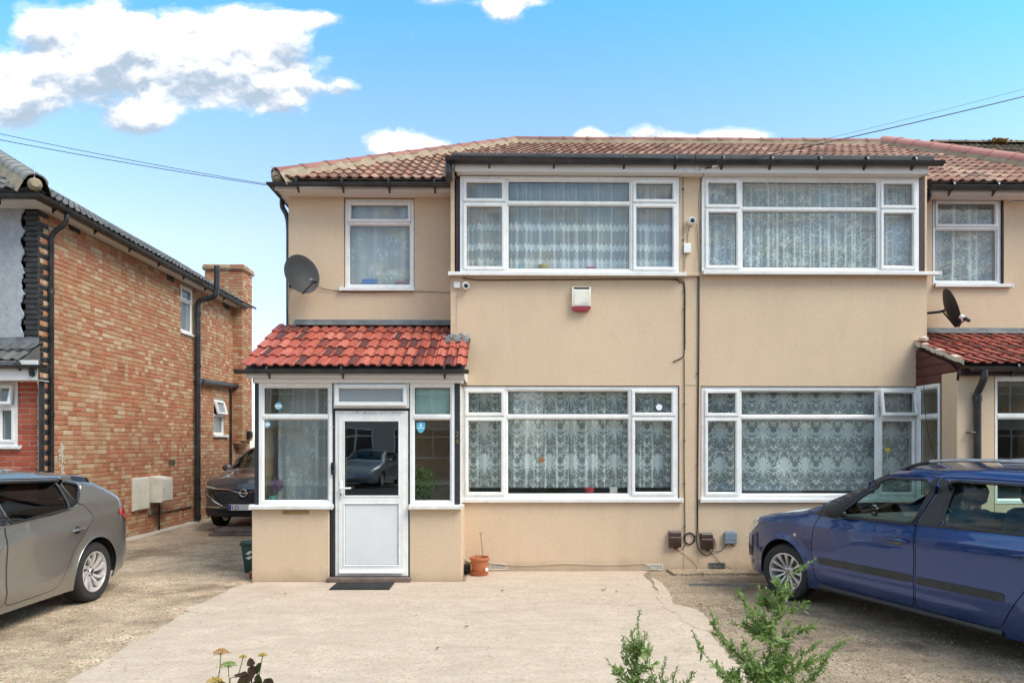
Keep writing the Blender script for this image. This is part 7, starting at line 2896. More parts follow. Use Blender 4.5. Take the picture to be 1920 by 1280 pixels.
def dome_cam(px, py, label, look):
    p = at(px, py, YB - 0.06)
    t = thing('security_camera', label, 'security camera', p)
    q = MB()
    q.lathe([(0, 0.058), (0.042, 0.058), (0.046, 0.05), (0.046, 0.02), (0.03, 0.0)], 18, 'Y')
    q.build('base', M['white'], t, smooth=40)
    Mt = Vector(look).normalized().to_track_quat('Z', 'Y').to_matrix().to_4x4()
    q = MB()
    q.lathe([(0.0, -0.05), (0.025, -0.044), (0.044, -0.022), (0.050, 0.0), (0.046, 0.022), (0.036, 0.034), (0.033, 0.031)], 20, M=Mt)
    q.build('ball', M['white'], t, smooth=50)
    q = MB()
    q.lathe([(0.0, 0.036), (0.012, 0.036), (0.030, 0.032), (0.034, 0.030), (0.034, 0.026)], 18, M=Mt)
    q.build('lens', M['gloss'], t, smooth=40)
    return t


junction(851, 863, 529, 541, 'small white square junction box beside the left dome camera')
dome_cam(873, 536, 'white ball security camera below the left end of the bay sill', (0.25, -0.9, -0.1))
dome_cam(1297, 414, 'white ball security camera on the strip between the two bays', (0.1, -0.9, -0.15))
junction(1281, 1294, 457, 475, 'small white junction box on the strip between the two bays, under the camera')


def meter(px0, px1, py0, py1, label, mat, d, hood=True, cat='meter box'):
    a = rect((px0, py0), (px1, py1), YB)
    t = thing('meter_box', label, cat, ((a[0] + a[1]) / 2, YB, (a[2] + a[3]) / 2))
    w_, h_ = (a[1] - a[0]) / 2, (a[3] - a[2]) / 2
    q = MB()
    if hood:
        q.prism([(0, -h_), (-d * .85, -h_), (-d, -h_ + 0.02), (-d, h_ * .2), (-d * .82, h_ * .32), (-d * .78, h_ - 0.02), (-d * .6, h_), (0, h_)], -w_, w_, 'X')
        q.build('cover', M[mat], t, smooth=30)
        q = MB()
        q.tube([(0, -d * .5, -h_ + 0.01), (0, -d * .5, -h_ - 0.03)], 0.012, 8)
        q.build('cable_gland', M['black_plastic'], t)
    else:
        q.cbox(-w_, w_, -d, -0.001, -h_, h_ - 0.008, 0.008)
        q.build('case', M[mat], t)
        q = MB()
        q.cbox(-w_ * .7, w_ * .7, -d * .7, -0.001, h_ - 0.0075, h_ + 0.006, 0.003)
        q.build('hinge_bar', M[mat], t)
        q = MB()
        q.box(-w_ * .8, w_ * .8, -d - 0.001, -d + 0.003, -h_ * .42, -h_ * .38)
        q.build('seam', M['dark'], t)
    return t


meter(1253.5, 1275, 994.5, 1024.5, 'dark brown cable box low on the wall, left of the coiled cable', 'brown_box', 0.075)
meter(1313, 1334, 998, 1028, 'dark brown cable box low on the wall, between the coiled cable and the grey box', 'brown_box', 0.075)
meter(1356.5, 1380, 995.5, 1018, 'grey square network box low on the wall beside the brown box', 'grey_box', 0.05, hood=False, cat='network box')

# doorbell
p = at(625.3, 878, YP)
t = thing('doorbell', 'black video doorbell on the post left of the white door', 'doorbell', (p.x, YP - 0.013, p.z))
q = MB(); q.cbox(-0.023, 0.023, -0.028, 0.0, -0.075, 0.075, 0.008); q.build('case', M['gloss'], t)
q = MB(); q.lathe([(0, -0.031), (0.014, -0.031), (0.016, -0.0285)], 18, 'Y', M=Matrix.Translation((0, 0, -0.035))); q.build('button', M['trim'], t, smooth=40)
q = MB(); q.lathe([(0, -0.032), (0.009, -0.032), (0.011, -0.0285)], 14, 'Y', M=Matrix.Translation((0, 0, 0.035))); q.build('lens', M['dish'], t, smooth=40)
p = at(625.5, 800, YP)
t = thing('bell_push', 'tiny brass screw eye on the post above the doorbell', 'fixing', (p.x, YP - 0.0, p.z))
q = MB(); q.lathe([(0, -0.004), (0.008, -0.002), (0.009, 0.006), (0, 0.006)], 10, 'Y'); q.build('cap', M['brass'], t, smooth=40)

# cables fixed to the wall of number 24
cable(h24, [wl(868, 521), wl(900, 525), wl(1000, 524.5), wl(1100, 524), wl(1200, 523.5), wl(1262, 524), wl(1274, 529), wl(1282.5, 536), wl(1283, 600), wl(1283, 660), wl(1279, 670), wl(1262, 678)], 0.009)
cable(h24, [wl(1262, 521), wl(1276, 525), wl(1284, 534), wl(1284.5, 600), wl(1284.5, 655)], 0.006)
cable(h24, [wl(1283, 672), wl(1283.4, 760), wl(1283, 860), wl(1284, 940), wl(1284.5, 1000), wl(1285, 1018), wl(1280, 1028), wl(1272, 1032), wl(1268, 1026)], 0.006)
cable(h24, [wl(1308.5, 515), wl(1309, 600), wl(1308.6, 700), wl(1308, 800), wl(1307, 900), wl(1307, 985), wl(1306, 1010), wl(1310, 1030), wl(1322, 1040), wl(1334, 1036), wl(1340, 1020), wl(1338, 1008), wl(1333, 1000)], 0.007)
cable(h24, [wl(1311, 515), wl(1311.2, 600), wl(1310.5, 700), wl(1309.5, 800), wl(1308.8, 900), wl(1308.5, 985), wl(1311, 1004), wl(1314, 1012)], 0.006)
cable(h24, [wl(1306.5, 420, 0.02), wl(1309, 470, 0.02), wl(1310, 512, 0.04)], 0.004)
cable(h24, [wl(1303, 319, 0.16), wl(1288, 327, 0.05), wl(1281, 336), wl(1281, 400), wl(1281, 450), wl(1281, 510, 0.04)], 0.005)
cable(h24, [wl(1322, 320, 0.16), wl(1314, 345, 0.10), wl(1310, 380, 0.05), wl(1312.5, 460, 0.03), wl(1312, 510, 0.10)], 0.005)
cable(h24, [wl(1292, 424, 0.03), wl(1289.5, 440), wl(1289, 458)], 0.004)
cable(h24, [wl(1287, 474), wl(1284, 490), wl(1283, 508, 0.04)], 0.004)
cable(h24, [wl(857, 541), wl(857, 600), wl(857, 640, 0.03)], 0.004, 'white_cable')
# the coil
cr = [wl(1293 + 9.6 * math.cos(a), 1009 + 10.5 * math.sin(a)) for a in np.linspace(0, 2 * math.pi, 25)]
q = MB()
q.tube(cr, 0.009, 6)
q.build('cable_coil', M['cable'], h24, smooth=60)
for (x, y) in ((1283.4, 757), (1283.4, 826), (1283.4, 906), (1284, 986), (1283, 545), (1283, 580), (1284, 640), (1307.5, 871), (1308, 700), (1303, 1005), (1301, 1014), (1284, 1004), (1281, 450), (1281, 355)):
    c = wl(x, y, 0.016)
    q = MB()
    q.box(c.x - 0.013, c.x + 0.013, c.y - 0.008, c.y + 0.010, c.z - 0.005, c.z + 0.005)
    q.build('cable_clip', M['cable'], h24)
cable(h24, [wl(1266, 1026), wl(1280, 1034), wl(1300, 1050), wl(1309, 1062), wl(1309, 1071, 0.03), wl(1300, 1076, 0.06), wl(1280, 1076.5, 0.08), wl(1250, 1072, 0.05), wl(1225, 1064, 0.03), wl(1208, 1055)], 0.006, 'white_cable')
cable(h24, [wl(1208, 1055), wl(1180, 1057), wl(1120, 1058), wl(1062, 1055.5), wl(1000, 1059), wl(950, 1058), wl(905, 1053), wl(880, 1052)], 0.007, 'white_cable')
cable(h24, [wl(880, 1052), wl(873, 1048), wl(870, 1035), wl(870, 1000), wl(869.5, 970)], 0.007, 'white_cable')
cable(h24, [wl(884, 1056), wl(872, 1052), wl(868.5, 1038, .03), wl(868.5, 1000, .03), wl(868, 960, .03)], 0.006, 'cable')
cable(h24, [wl(870, 940, .09), wl(874, 920, .05), wl(870, 880, .03), wl(867, 800, .03), wl(867.5, 740, .03), wl(871, 716, .08), wl(874, 660, 0.03), wl(868, 634, 0.04)], 0.0045, 'white_cable')
cable(h26, [wl(1324, 1030), wl(1335, 1033), wl(1348, 1033), wl(1358, 1026), wl(1363, 1018)], 0.006)
cable(h26, [wl(1333, 1000), wl(1341, 1012), wl(1345, 1026), wl(1342, 1034), wl(1334, 1036)], 0.006, 'white_cable')
cable(h26, [wl(1326, 1030), wl(1340, 1042), wl(1352, 1056), wl(1375, 1067, 0.03), wl(1400, 1074, 0.08), wl(1435, 1078, 0.12), wl(1470, 1080, 0.15)], 0.005)
cable(h26, [wl(1371, 1018), wl(1374, 1023), wl(1380, 1021)], 0.005)
cable(h24, [at(596, 540, YM - .02), at(640, 547, YM - .012), at(700, 548, YM - 0.012), at(770, 546, YM - .012), at(845, 549, YM - 0.012)], 0.0045)
cable(h24, [at(590, 532, YM - .3), at(610, 542, YM - .1), at(640, 546, YM - .014)], 0.004)
cable(h24, [at(541.5, 390, YM - .02), at(541.5, 470, YM - .02), at(540, 560, YM - .02), at(542, 605, YM - .02)], 0.004, 'white_cable')
# right-hand porch cable hanging over the boards and the side window
cable(p26, [atX(1727, 640, PX - .03), atX(1726, 665, PX - .03), atX(1731, 700, PX - .03), atX(1733, 740, PX - .03), atX(1738, 800, PX - .035), atX(1748, 840, PX - .04), atX(1757, 868, PX - .05)], 0.004)
# white hook plates on the fascia
for px in (1283, 1311):
    c = at(px, 318, YB - 0.163)
    q = MB()
    q.prism([(c.x - 0.04, c.z - 0.012), (c.x + 0.04, c.z - 0.012), (c.x, c.z + 0.022)], c.y - 0.004, c.y + 0.001, 'Y')
    q.build('hook_plate', M['steel'], h24)


def overhead(label, a, b, sag, r):
    a, b = Vector(a), Vector(b)
    pts = []
    for i in range(33):
        t = i / 32
        p = a.lerp(b, t)
        p.z -= sag * 4 * t * (1 - t)
        pts.append(p)
    q = MB()
    q.tube(pts, r, 5)
    return one(q.build('overhead_cable', M['cable'], None, smooth=60), label, 'cable')


def through(px0, py0, y0, px1, py1, y1, ext):
    a = at(px0, py0, y0)
    b = at(px1, py1, y1)
    return a, a + (b - a) * ext


a, b = through(505, 348, 9.0, 0, 226, 8.0, 4.0)
overhead('lower overhead telephone wire from the left eave out over the side passage', a, b, 0.30, 0.0042)
a, b = through(505, 346, 9.02, 0, 209, 8.3, 4.0)
overhead('upper overhead telephone wire from the left eave out over the side passage', a, b, 0.36, 0.0036)
a, b = through(1322, 316, 8.78, 1920, 150, 8.3, 3.5)
overhead('thick overhead telephone wire from between the bays up to the right', a, b, 0.25, 0.0065)
a, b = through(1312, 314, 8.78, 1920, 130, 8.3, 3.5)
overhead('thin overhead telephone wire above the thick one at the right', a, b, 0.30, 0.0022)
q = MB()
a = at(1340, 311, YB - .2)
q.tube([at(1335, 312.5, YB - .19), at(1346, 309.5, YB - .19)], 0.016, 8)
q.build('cable_joint', M['white'], h24, smooth=50)
q = MB()
c = HIPL0 + Vector((-0.02, -0.02, 0.14))
q.tube([c + Vector((0.06, 0, -0.08)), c + Vector((0.0, 0, -0.02))] + [c + Vector((0.022 * math.cos(a_) - .02, 0, 0.022 * math.sin(a_))) for a_ in np.linspace(-.5, 5, 12)], 0.004, 5)
q.build('hook_eye', M['steel'], h24, smooth=60)

# doormat
a, b = ground(630, 1108), ground(727, 1093)
t = thing('doormat', 'black rubber doormat in front of the white door', 'doormat', ((a.x + b.x) / 2, (a.y + b.y) / 2, 0.012))
w_, d_ = 0.345, 0.18
q = MB(); q.cbox(-w_, w_, -d_, d_, 0.0, 0.010, 0.004); q.build('base', M['rubber'], t)
q = MB()
for i in range(-8, 9):
    q.box(i * 0.037 - 0.009, i * 0.037 + 0.009, -d_ + 0.03, d_ - 0.03, 0.0105, 0.015)
q.build('raised_rib', M['rubber'], t, kind='stuff')

# flower pot
a = ground(899, 1079)
t = thing('flower_pot', 'terracotta coloured plastic pot in a saucer holding a dead stem', 'plant pot', (a.x, 8.70, 0.012))
q = MB(); q.lathe([(0.0, 0.0), (0.105, 0.0), (0.125, 0.045), (0.118, 0.045), (0.10, 0.010), (0, 0.010)], 32); q.build('saucer', M['terracotta'], t, smooth=40)
q = MB(); q.lathe([(0.0, 0.012), (0.088, 0.012), (0.112, 0.185), (0.124, 0.188), (0.128, 0.205), (0.122, 0.222), (0.112, 0.222), (0.108, 0.18), (0, 0.17)], 32); q.build('pot', M['terracotta'], t, smooth=35)
q = MB(); q.lathe([(0, 0.176), (0.06, 0.182), (0.107, 0.178)], 20); q.build('soil', M['soil'], t, smooth=True)
q = MB()
q.tube(smooth_pts([(0.03, 0, 0.17), (0.035, 0.0, 0.30), (0.022, 0.0, 0.42), (0.016, 0, 0.50)]), 0.0045, 5)
q.tube([(0.016, 0, 0.50), (0.0, 0, 0.53)], 0.004, 5)
q.tube([(0.016, 0, 0.495), (0.026, 0, 0.54)], 0.004, 5)
q.tube(smooth_pts([(-0.05, 0, 0.17), (-0.045, 0, 0.235), (-0.03, 0.0, 0.245)]), 0.004, 5)
q.build('stem', M['old_wood'], t, smooth=60)
q = MB(); q.box(0.055, 0.095, -0.105, -0.10, 0.055, 0.10, M=Matrix.Rotation(R(12), 4, 'Z')); q.build('price_label', M['white'], t)
t = thing('cable_box', 'small black square box on the ground between porch and flower pot', 'cable box', (at(875, 0, 8.82).x, 8.82, 0.012))
q = MB(); q.cbox(-0.052, 0.052, -0.05, 0.05, 0, 0.10, 0.012); q.build('case', M['black_plastic'], t)
q = MB(); q.cbox(-0.045, 0.045, -0.043, 0.043, 0.1005, 0.108, 0.003); q.build('lid', M['trim'], t)

# food caddy by the porch's far side
t = thing('food_waste_caddy', 'small dark green food waste bin half hidden behind the porch corner', 'bin', (-3.22, 9.0, 0.0), R(0))
q = MB()
q.add([(-.12, -.10, 0), (.12, -.10, 0), (.12, .10, 0), (-.12, .10, 0), (-.155, -.135, .36), (.155, -.135, .36), (.155, .135, .36), (-.155, .135, .36)], [(0, 3, 2, 1), (0, 1, 5, 4), (1, 2, 6, 5), (2, 3, 7, 6), (3, 0, 4, 7)])
q.build('bucket', M['green_bin'], t)
q = MB(); q.cbox(-.175, .175, -.155, .155, .355, .40, 0.014); q.build('lid', M['green_bin'], t)
q = MB(); q.tube(smooth_pts([(-.165, 0, .33), (-.17, -.10, .40), (-.10, -.165, .42), (.10, -.165, .42), (.17, -.10, .40), (.165, 0, .33)]), 0.008, 6); q.build('handle', M['green_bin'], t, smooth=60)
q = MB()
q.prism([(-.10, .25), (-.05, .29), (0.03, .28), (-.03, .262), (-.06, .24)], -0.1345, -0.128, 'Y')
q.prism([(-.10, .20), (-.04, .225), (0.03, .20), (-.03, .195), (-.06, .175)], -0.1300, -0.124, 'Y')
q.build('printed_mark', M['sticker_white'], t)
t = thing('loose_brick', 'chipped red brick on the ground by the left porch corner', 'brick', (-3.13, 8.62, 0.0), R(20))
q = MB(); q.cbox(-.05, .05, -.1, .1, 0, 0.065, 0.008); q.build('block', M['brick_red'], t)
q = MB(); q.cbox(-.03, .02, -.06, .02, 0.0652, 0.075, 0.006); q.build('mortar_lump', M['mortar'], t)

# slab step in front of the dark car
t = thing('ramp_slab', 'worn grey slab on the ground in front of the dark car', 'slab', (-4.72, 12.75, 0.0), R(3))
for i, (x0, x1, z0, z1) in enumerate(((-0.62, 0.9, 0.0, 0.055), (-0.55, 0.9, 0.056, 0.115))):
    q = MB(); q.cbox(x0, x1, -0.28 + 0.03 * i, 0.36, z0, z1, 0.012); q.build('slab_layer', M['old_wood'], t)
t = thing('white_rod', 'thin white rod leaning against the brick wall behind the dark car', 'rod', (-6.35, 16.6, 0.0))
q = MB(); q.tube([(0.0, 0, 0.9), (0.14, 0.1, 1.45)], 0.02, 6); q.tube([(0.0, 0, 0.0), (0.0, 0, 0.92)], 0.02, 6); q.build('shaft', M['white'], t)
q = MB(); q.tube([(-0.12, 0.1, 1.44), (0.28, 0.1, 1.46)], 0.014, 6); q.build('crosspiece', M['trim'], t)

# channel drain in front of the right bay
a, b = ground(1290, 1094), ground(1580, 1099)
t = thing('drain_channel', 'narrow metal slotted drain grating across the ground by the blue car', 'drain', (a.x, ground(1300, 1097).y - 0.04, 0.0))
Ld = 2.9
q = MB()
q.box(0, Ld, 0.0, 0.008, 0.001, 0.010); q.box(0, Ld, 0.112, 0.12, 0.001, 0.010); q.box(0, 0.008, 0.0082, 0.1118, 0.001, 0.010); q.box(Ld - .008, Ld, 0.0082, 0.1118, 0.001, 0.010)
q.build('frame', M['steel'], t)
q = MB(); q.box(0.009, Ld - .009, 0.009, 0.111, 0.0005, 0.0025); q.build('channel', M['dark'], t)
sl = None
for i in range(int(Ld / 0.032) - 1):
    if sl is None:
        q = MB()
        q.prism([(0.0, 0.0083), (0.012, 0.0083), (0.032, 0.1117), (0.020, 0.1117)], 0.003, 0.009, 'Z')
        sl = q.build('slat', M['steel'], t)
        o = sl
    else:
        o = link('slat', sl.data, t)
    o.location = (0.01 + i * 0.032, 0, 0)

# fallen leaves
M['leaf_dry'] = pm('dry_leaf', (0.34, 0.12, 0.045), 0.7, var=0.35, vs=30)
M['leaf_brown'] = pm('brown_leaf', (0.13, 0.06, 0.035), 0.7, var=0.3, vs=30)
LV = [(1132, 1106, 0, 'on the slab near the wall'), (1156, 1110, 0, 'on the slab, right of its neighbour'), (1217, 1075, 0, 'under the middle air brick'), (1271, 1075, 1, 'against the wall under the brown box'),
      (1347, 1097, 0, 'lying on the drain grating'), (1313, 1134, 1, 'at the broken edge of the slab'), (1368, 1142, 0, 'on brown concrete behind the weed tips'), (1578, 1176, 0, 'on brown concrete below the blue car door'),
      (1520, 1134, 1, 'in the shade behind the blue car wheel'), (875, 1175, 1, 'out in the middle of the pale slab'), (942, 1108, 1, 'on the slab below the flower pot'), (820, 1216, 1, 'small, near the bottom of the slab'), (535, 1114, 1, 'on the slab below the left porch wall')]
for i, (px, py, k, wh) in enumerate(LV):
    g_ = ground(px, py, 0.014)
    r_ = random.Random(i)
    L_ = r_.uniform(0.022, 0.036) * (1.0 if px > 1000 else .7)
    q = MB()
    vs = []
    for s in np.linspace(-1, 1, 7):
        wdt = L_ * 0.55 * (1 - abs(s) ** 1.8)
        zc = 0.004 + 0.012 * (s * s) * r_.uniform(.6, 1.2)
        for t_ in (-1, 0, 1):
            vs.append((s * L_, t_ * wdt + 0.003 * math.sin(5 * s), zc + (0.008 if t_ else 0.0) * abs(1 - s * s)))
    fs = []
    for a_ in range(6):
        for b_ in range(2):
            k0 = a_ * 3 + b_
            fs.append((k0, k0 + 1, k0 + 4, k0 + 3))
    q.add(vs, fs)
    t = one(q.build('fallen_leaf', M['leaf_brown' if k else 'leaf_dry'], None, smooth=True, fix=False), ('brown' if k else 'orange') + ' fallen leaf ' + wh, 'leaf', 'fallen leaves on the concrete')
    t.location = g_
    t.rotation_euler = (0, 0, r_.uniform(0, 6.28))

# ------------------------------------------------------------------ things behind the porch and window glass
def leafy(mb, c, rad, n, size, r_, up=0.6, squash=1.0):
    for _ in range(n):
        d = Vector((r_.gauss(0, 1), r_.gauss(0, 1), r_.gauss(0, 1) * squash)).normalized() * rad * r_.random() ** 0.4
        p = Vector(c) + d
        t = (d.normalized() + Vector((r_.uniform(-.5, .5), r_.uniform(-.5, .5), up))).normalized()
        s = t.orthogonal().normalized()
        s = (Matrix.Rotation(r_.uniform(0, 6.28), 3, t) @ s)
        L_ = size * r_.uniform(.6, 1.3)
        mid = p + t * L_ * .5 + s.cross(t) * L_ * .1
        mb.add([p, mid + s * L_ * .28, p + t * L_, mid - s * L_ * .28], [(0, 1, 2, 3)])


def leaf_mat(name, c1, c2, rough=0.5):
    m, nt, b, out = new_mat(name)
    r = rand_out(nt)
    c = mixc(nt, r, c1, c2)
    nt.links.new(c, b.inputs['Base Color'])
    b.inputs['Roughness'].default_value = rough
    b.inputs['Specular IOR Level'].default_value = 0.3
    tl = nd(nt, 'ShaderNodeBsdfTranslucent')
    nt.links.new(mixc(nt, 0.5, c, (0.25, 0.45, 0.05)), tl.inputs[0])
    mx = nd(nt, 'ShaderNodeMixShader'); mx.inputs[0].default_value = 0.25
    nt.links.new(b.outputs[0], mx.inputs[1]); nt.links.new(tl.outputs[0], mx.inputs[2])
    nt.links.new(mx.outputs[0], out.inputs[0])
    return m


M['leaf_green'] = leaf_mat('green_leaf', (0.085, 0.15, 0.04), (0.26, 0.34, 0.11))
M['leaf_tip'] = leaf_mat('pale_green_seed', (0.17, 0.27, 0.05), (0.30, 0.40, 0.10))
M['stem_green'] = pm('green_stem', (0.13, 0.20, 0.055), 0.6, var=0.3)
M['leaf_dark'] = leaf_mat('dark_purple_leaf', (0.030, 0.010, 0.014), (0.075, 0.022, 0.026), 0.35)
M['leaf_tree'] = leaf_mat('tree_leaf', (0.03, 0.07, 0.02), (0.08, 0.13, 0.04))
M['petal'] = leaf_mat('purple_petal', (0.25, 0.09, 0.30), (0.40, 0.20, 0.45))
rr = random.Random(17)
t = thing('house_plant', 'leafy green house plant inside the right porch side light', 'plant', (at(793, 0, YP + .2).x, YP + .24, 0.80))
q = MB(); q.lathe([(0, 0), (0.07, 0), (0.09, 0.15), (0.08, 0.15), (0, 0.13)], 16); q.build('pot', M['dish'], t, smooth=40)
q = MB(); leafy(q, (-.02, -.03, 0.38), 0.17, 520, 0.05, rr, squash=1.5); leafy(q, (-0.03, -0.05, 0.25), 0.12, 120, 0.05, rr); q.build('foliage', M['leaf_green'], t, fix=False)
q = MB(); [q.tube([(0, 0, .14), (rr.uniform(-.1, .1), rr.uniform(-.1, .1), rr.uniform(.3, .5))], 0.003, 4) for _ in range(8)]; q.build('stem', M['stem_green'], t)
q = MB(); q.box(-0.25, 0.32, YP + 0.12, YP + 0.42, 0.775, 0.80)
shelf = one(q.build('window_shelf', M['red_wood'], None), 'dark shelf behind the right porch side light carrying the plant', 'shelf')
shelf.location = (at(797, 0, YP + .3).x, 0, 0)
t = thing('flower_vase', 'turquoise vase with a purple pompom flower inside the left porch window', 'vase', (at(512, 0, YP + .13).x, YP + .13, zs_ + 0.0))
q = MB(); q.lathe([(0, 0), (0.04, 0), (0.06, 0.06), (0.045, 0.12), (0.025, 0.13)], 18); q.build('vase', pm('turquoise_glaze', (0.10, 0.36, 0.34), 0.2), t, smooth=50)
q = MB(); q.tube([(0, 0, 0.1), (0.03, 0, 0.22)], 0.004, 5); q.tube([(0.04, 0, 0.14), (0.12, 0, -0.0)], 0.008, 6); q.build('stem', M['white_cable'], t)
q = MB(); leafy(q, (0.035, 0, 0.25), 0.075, 300, 0.032, rr); q.build('flower_head', M['petal'], t, fix=False)
q = curtain_mesh(-0.10, 0.06, 0.0, 0.36, 0, 60, 0.012, 0, 8)
o = one(q.build('folded_cloth', pm('olive_cloth', (0.30, 0.28, 0.11), 0.8, var=0.3, vs=14), None, smooth=True, fix=False), 'olive patterned cloth standing in the corner of the left porch window', 'cloth')
o.location = (at(508, 0, YP + .20).x, YP + .19, zs_ + 0.0)
for (px, py, s, col, lab) in ((814, 934, 0.055, 'white', 'small white carton behind the right porch side light'),):
    t = thing('carton', lab, 'box', (at(px, 0, YP + .13).x, YP + .14, 0.80))
    q = MB(); q.cbox(-s, s, -.01, .03, 0, s * 1.5, 0.003); q.build('box', M[col], t)
    q = MB(); q.box(-s * .8, s * .6, -.0112, -.0102, s * .5, s * .7); q.build('print_line', M['dark'], t)
# on the upstairs sills
def sill_item(px, Y, z, label, cat, mat, prof=None, box=None, name='ornament'):
    t = thing(name, label, cat, (at(px, 0, Y).x, Y, z))
    q = MB()
    if prof:
        q.lathe(prof, 16); q.build('body', M[mat], t, smooth=45)
    else:
        q.cbox(-box[0], box[0], -box[1], box[1], 0, box[2], 0.006); q.build('body', M[mat], t)
        q = MB(); q.cbox(-box[0] * 1.08, box[0] * 1.08, -box[1] * 1.05, box[1] * 1.05, box[2] + 0.0005, box[2] + 0.016, 0.004); q.build('lid', M[mat], t)
    return t


M['blue_plastic'] = pm('blue_plastic', (0.05, 0.20, 0.55), 0.3)
M['pink_plastic'] = pm('pink_plastic', (0.60, 0.16, 0.28), 0.4)
M['yellow_plastic'] = pm('straw_yellow', (0.50, 0.35, 0.10), 0.5)
zc_ = wC[2] + 0.056
sill_item(694, YM + 0.135, zc_, 'blue plastic tub on the small upstairs window sill', 'tub', 'blue_plastic', box=(0.095, 0.035, 0.075), name='plastic_tub')
sill_item(750, YM + 0.135, zc_, 'pink packet on the small upstairs window sill', 'packet', 'pink_plastic', box=(0.06, 0.02, 0.05), name='packet')
za2 = wA[2] + 0.056
V_ = [(0, 0), (0.035, 0), (0.045, 0.03), (0.03, 0.06), (0.02, 0.065)]
sill_item(899, YB + 0.085, za2, 'small red pot on the left end of the upstairs bay sill', 'ornament', 'red_lens', prof=V_)
sill_item(977, YB + 0.085, za2, 'small turquoise pot on the upstairs bay sill', 'ornament', 'sticker_blue', prof=V_)
sill_item(1019, YB + 0.085, za2, 'round straw basket on the upstairs bay sill', 'basket', 'yellow_plastic', prof=[(0, 0), (0.06, 0), (0.075, 0.04), (0.06, 0.08), (0, 0.085)], name='basket')
sill_item(1108, YB + 0.085, za2, 'pink box on the upstairs bay sill', 'box', 'pink_plastic', box=(0.06, 0.03, 0.04), name='small_box')
sill_item(1203, YB + 0.085, za2, 'straw yellow jar on the right end of the upstairs bay sill', 'jar', 'yellow_plastic', prof=V_, name='jar')
sill_item(1247, YB + 0.085, za2, 'white bowl on the right end of the upstairs bay sill', 'bowl', 'white', prof=[(0, 0), (0.04, 0), (0.075, 0.06), (0.07, 0.06), (0, 0.02)], name='bowl')
ze2 = wE[2] + 0.056
sill_item(1105, YB + 0.10, ze2, 'red pot on the downstairs bay sill under the net curtain', 'pot', 'red_lens', prof=[(0, 0), (0.05, 0), (0.075, 0.08), (0.06, 0.085)], name='pot')
sill_item(1150, YB + 0.10, ze2, 'pale box on the downstairs bay sill under the net curtain', 'box', 'cream', box=(0.05, 0.02, 0.07), name='small_box')
# ------------------------------------------------------------------ weeds in the front bed
def smooth_branch(pts, r0, r1, k=6):
    P = smooth_pts(pts, k)
    n = len(P)
    return P, [r0 + (r1 - r0) * i / (n - 1) for i in range(n)]


def blade(q, p, d, side, L_, w, curl=0.15):
    """a narrow pointed leaf, folded along its middle"""
    nrm = d.cross(side).normalized()
    a = p + d * L_ * .35 + side * w + nrm * w * .25
    b = p + d * L_ * .35 - side * w + nrm * w * .25
    a2 = p + d * L_ * .7 + side * w * .6 - nrm * L_ * curl * .4 + nrm * w * .2
    b2 = p + d * L_ * .7 - side * w * .6 - nrm * L_ * curl * .4 + nrm * w * .2
    m1 = p + d * L_ * .35
    m2 = p + d * L_ * .7 - nrm * L_ * curl * .5
    t = p + d * L_ - nrm * L_ * curl
    q.add([p, a, m1, b, a2, m2, b2, t], [(0, 1, 2), (0, 2, 3), (1, 4, 5, 2), (2, 5, 6, 3), (4, 7, 5), (5, 7, 6)])


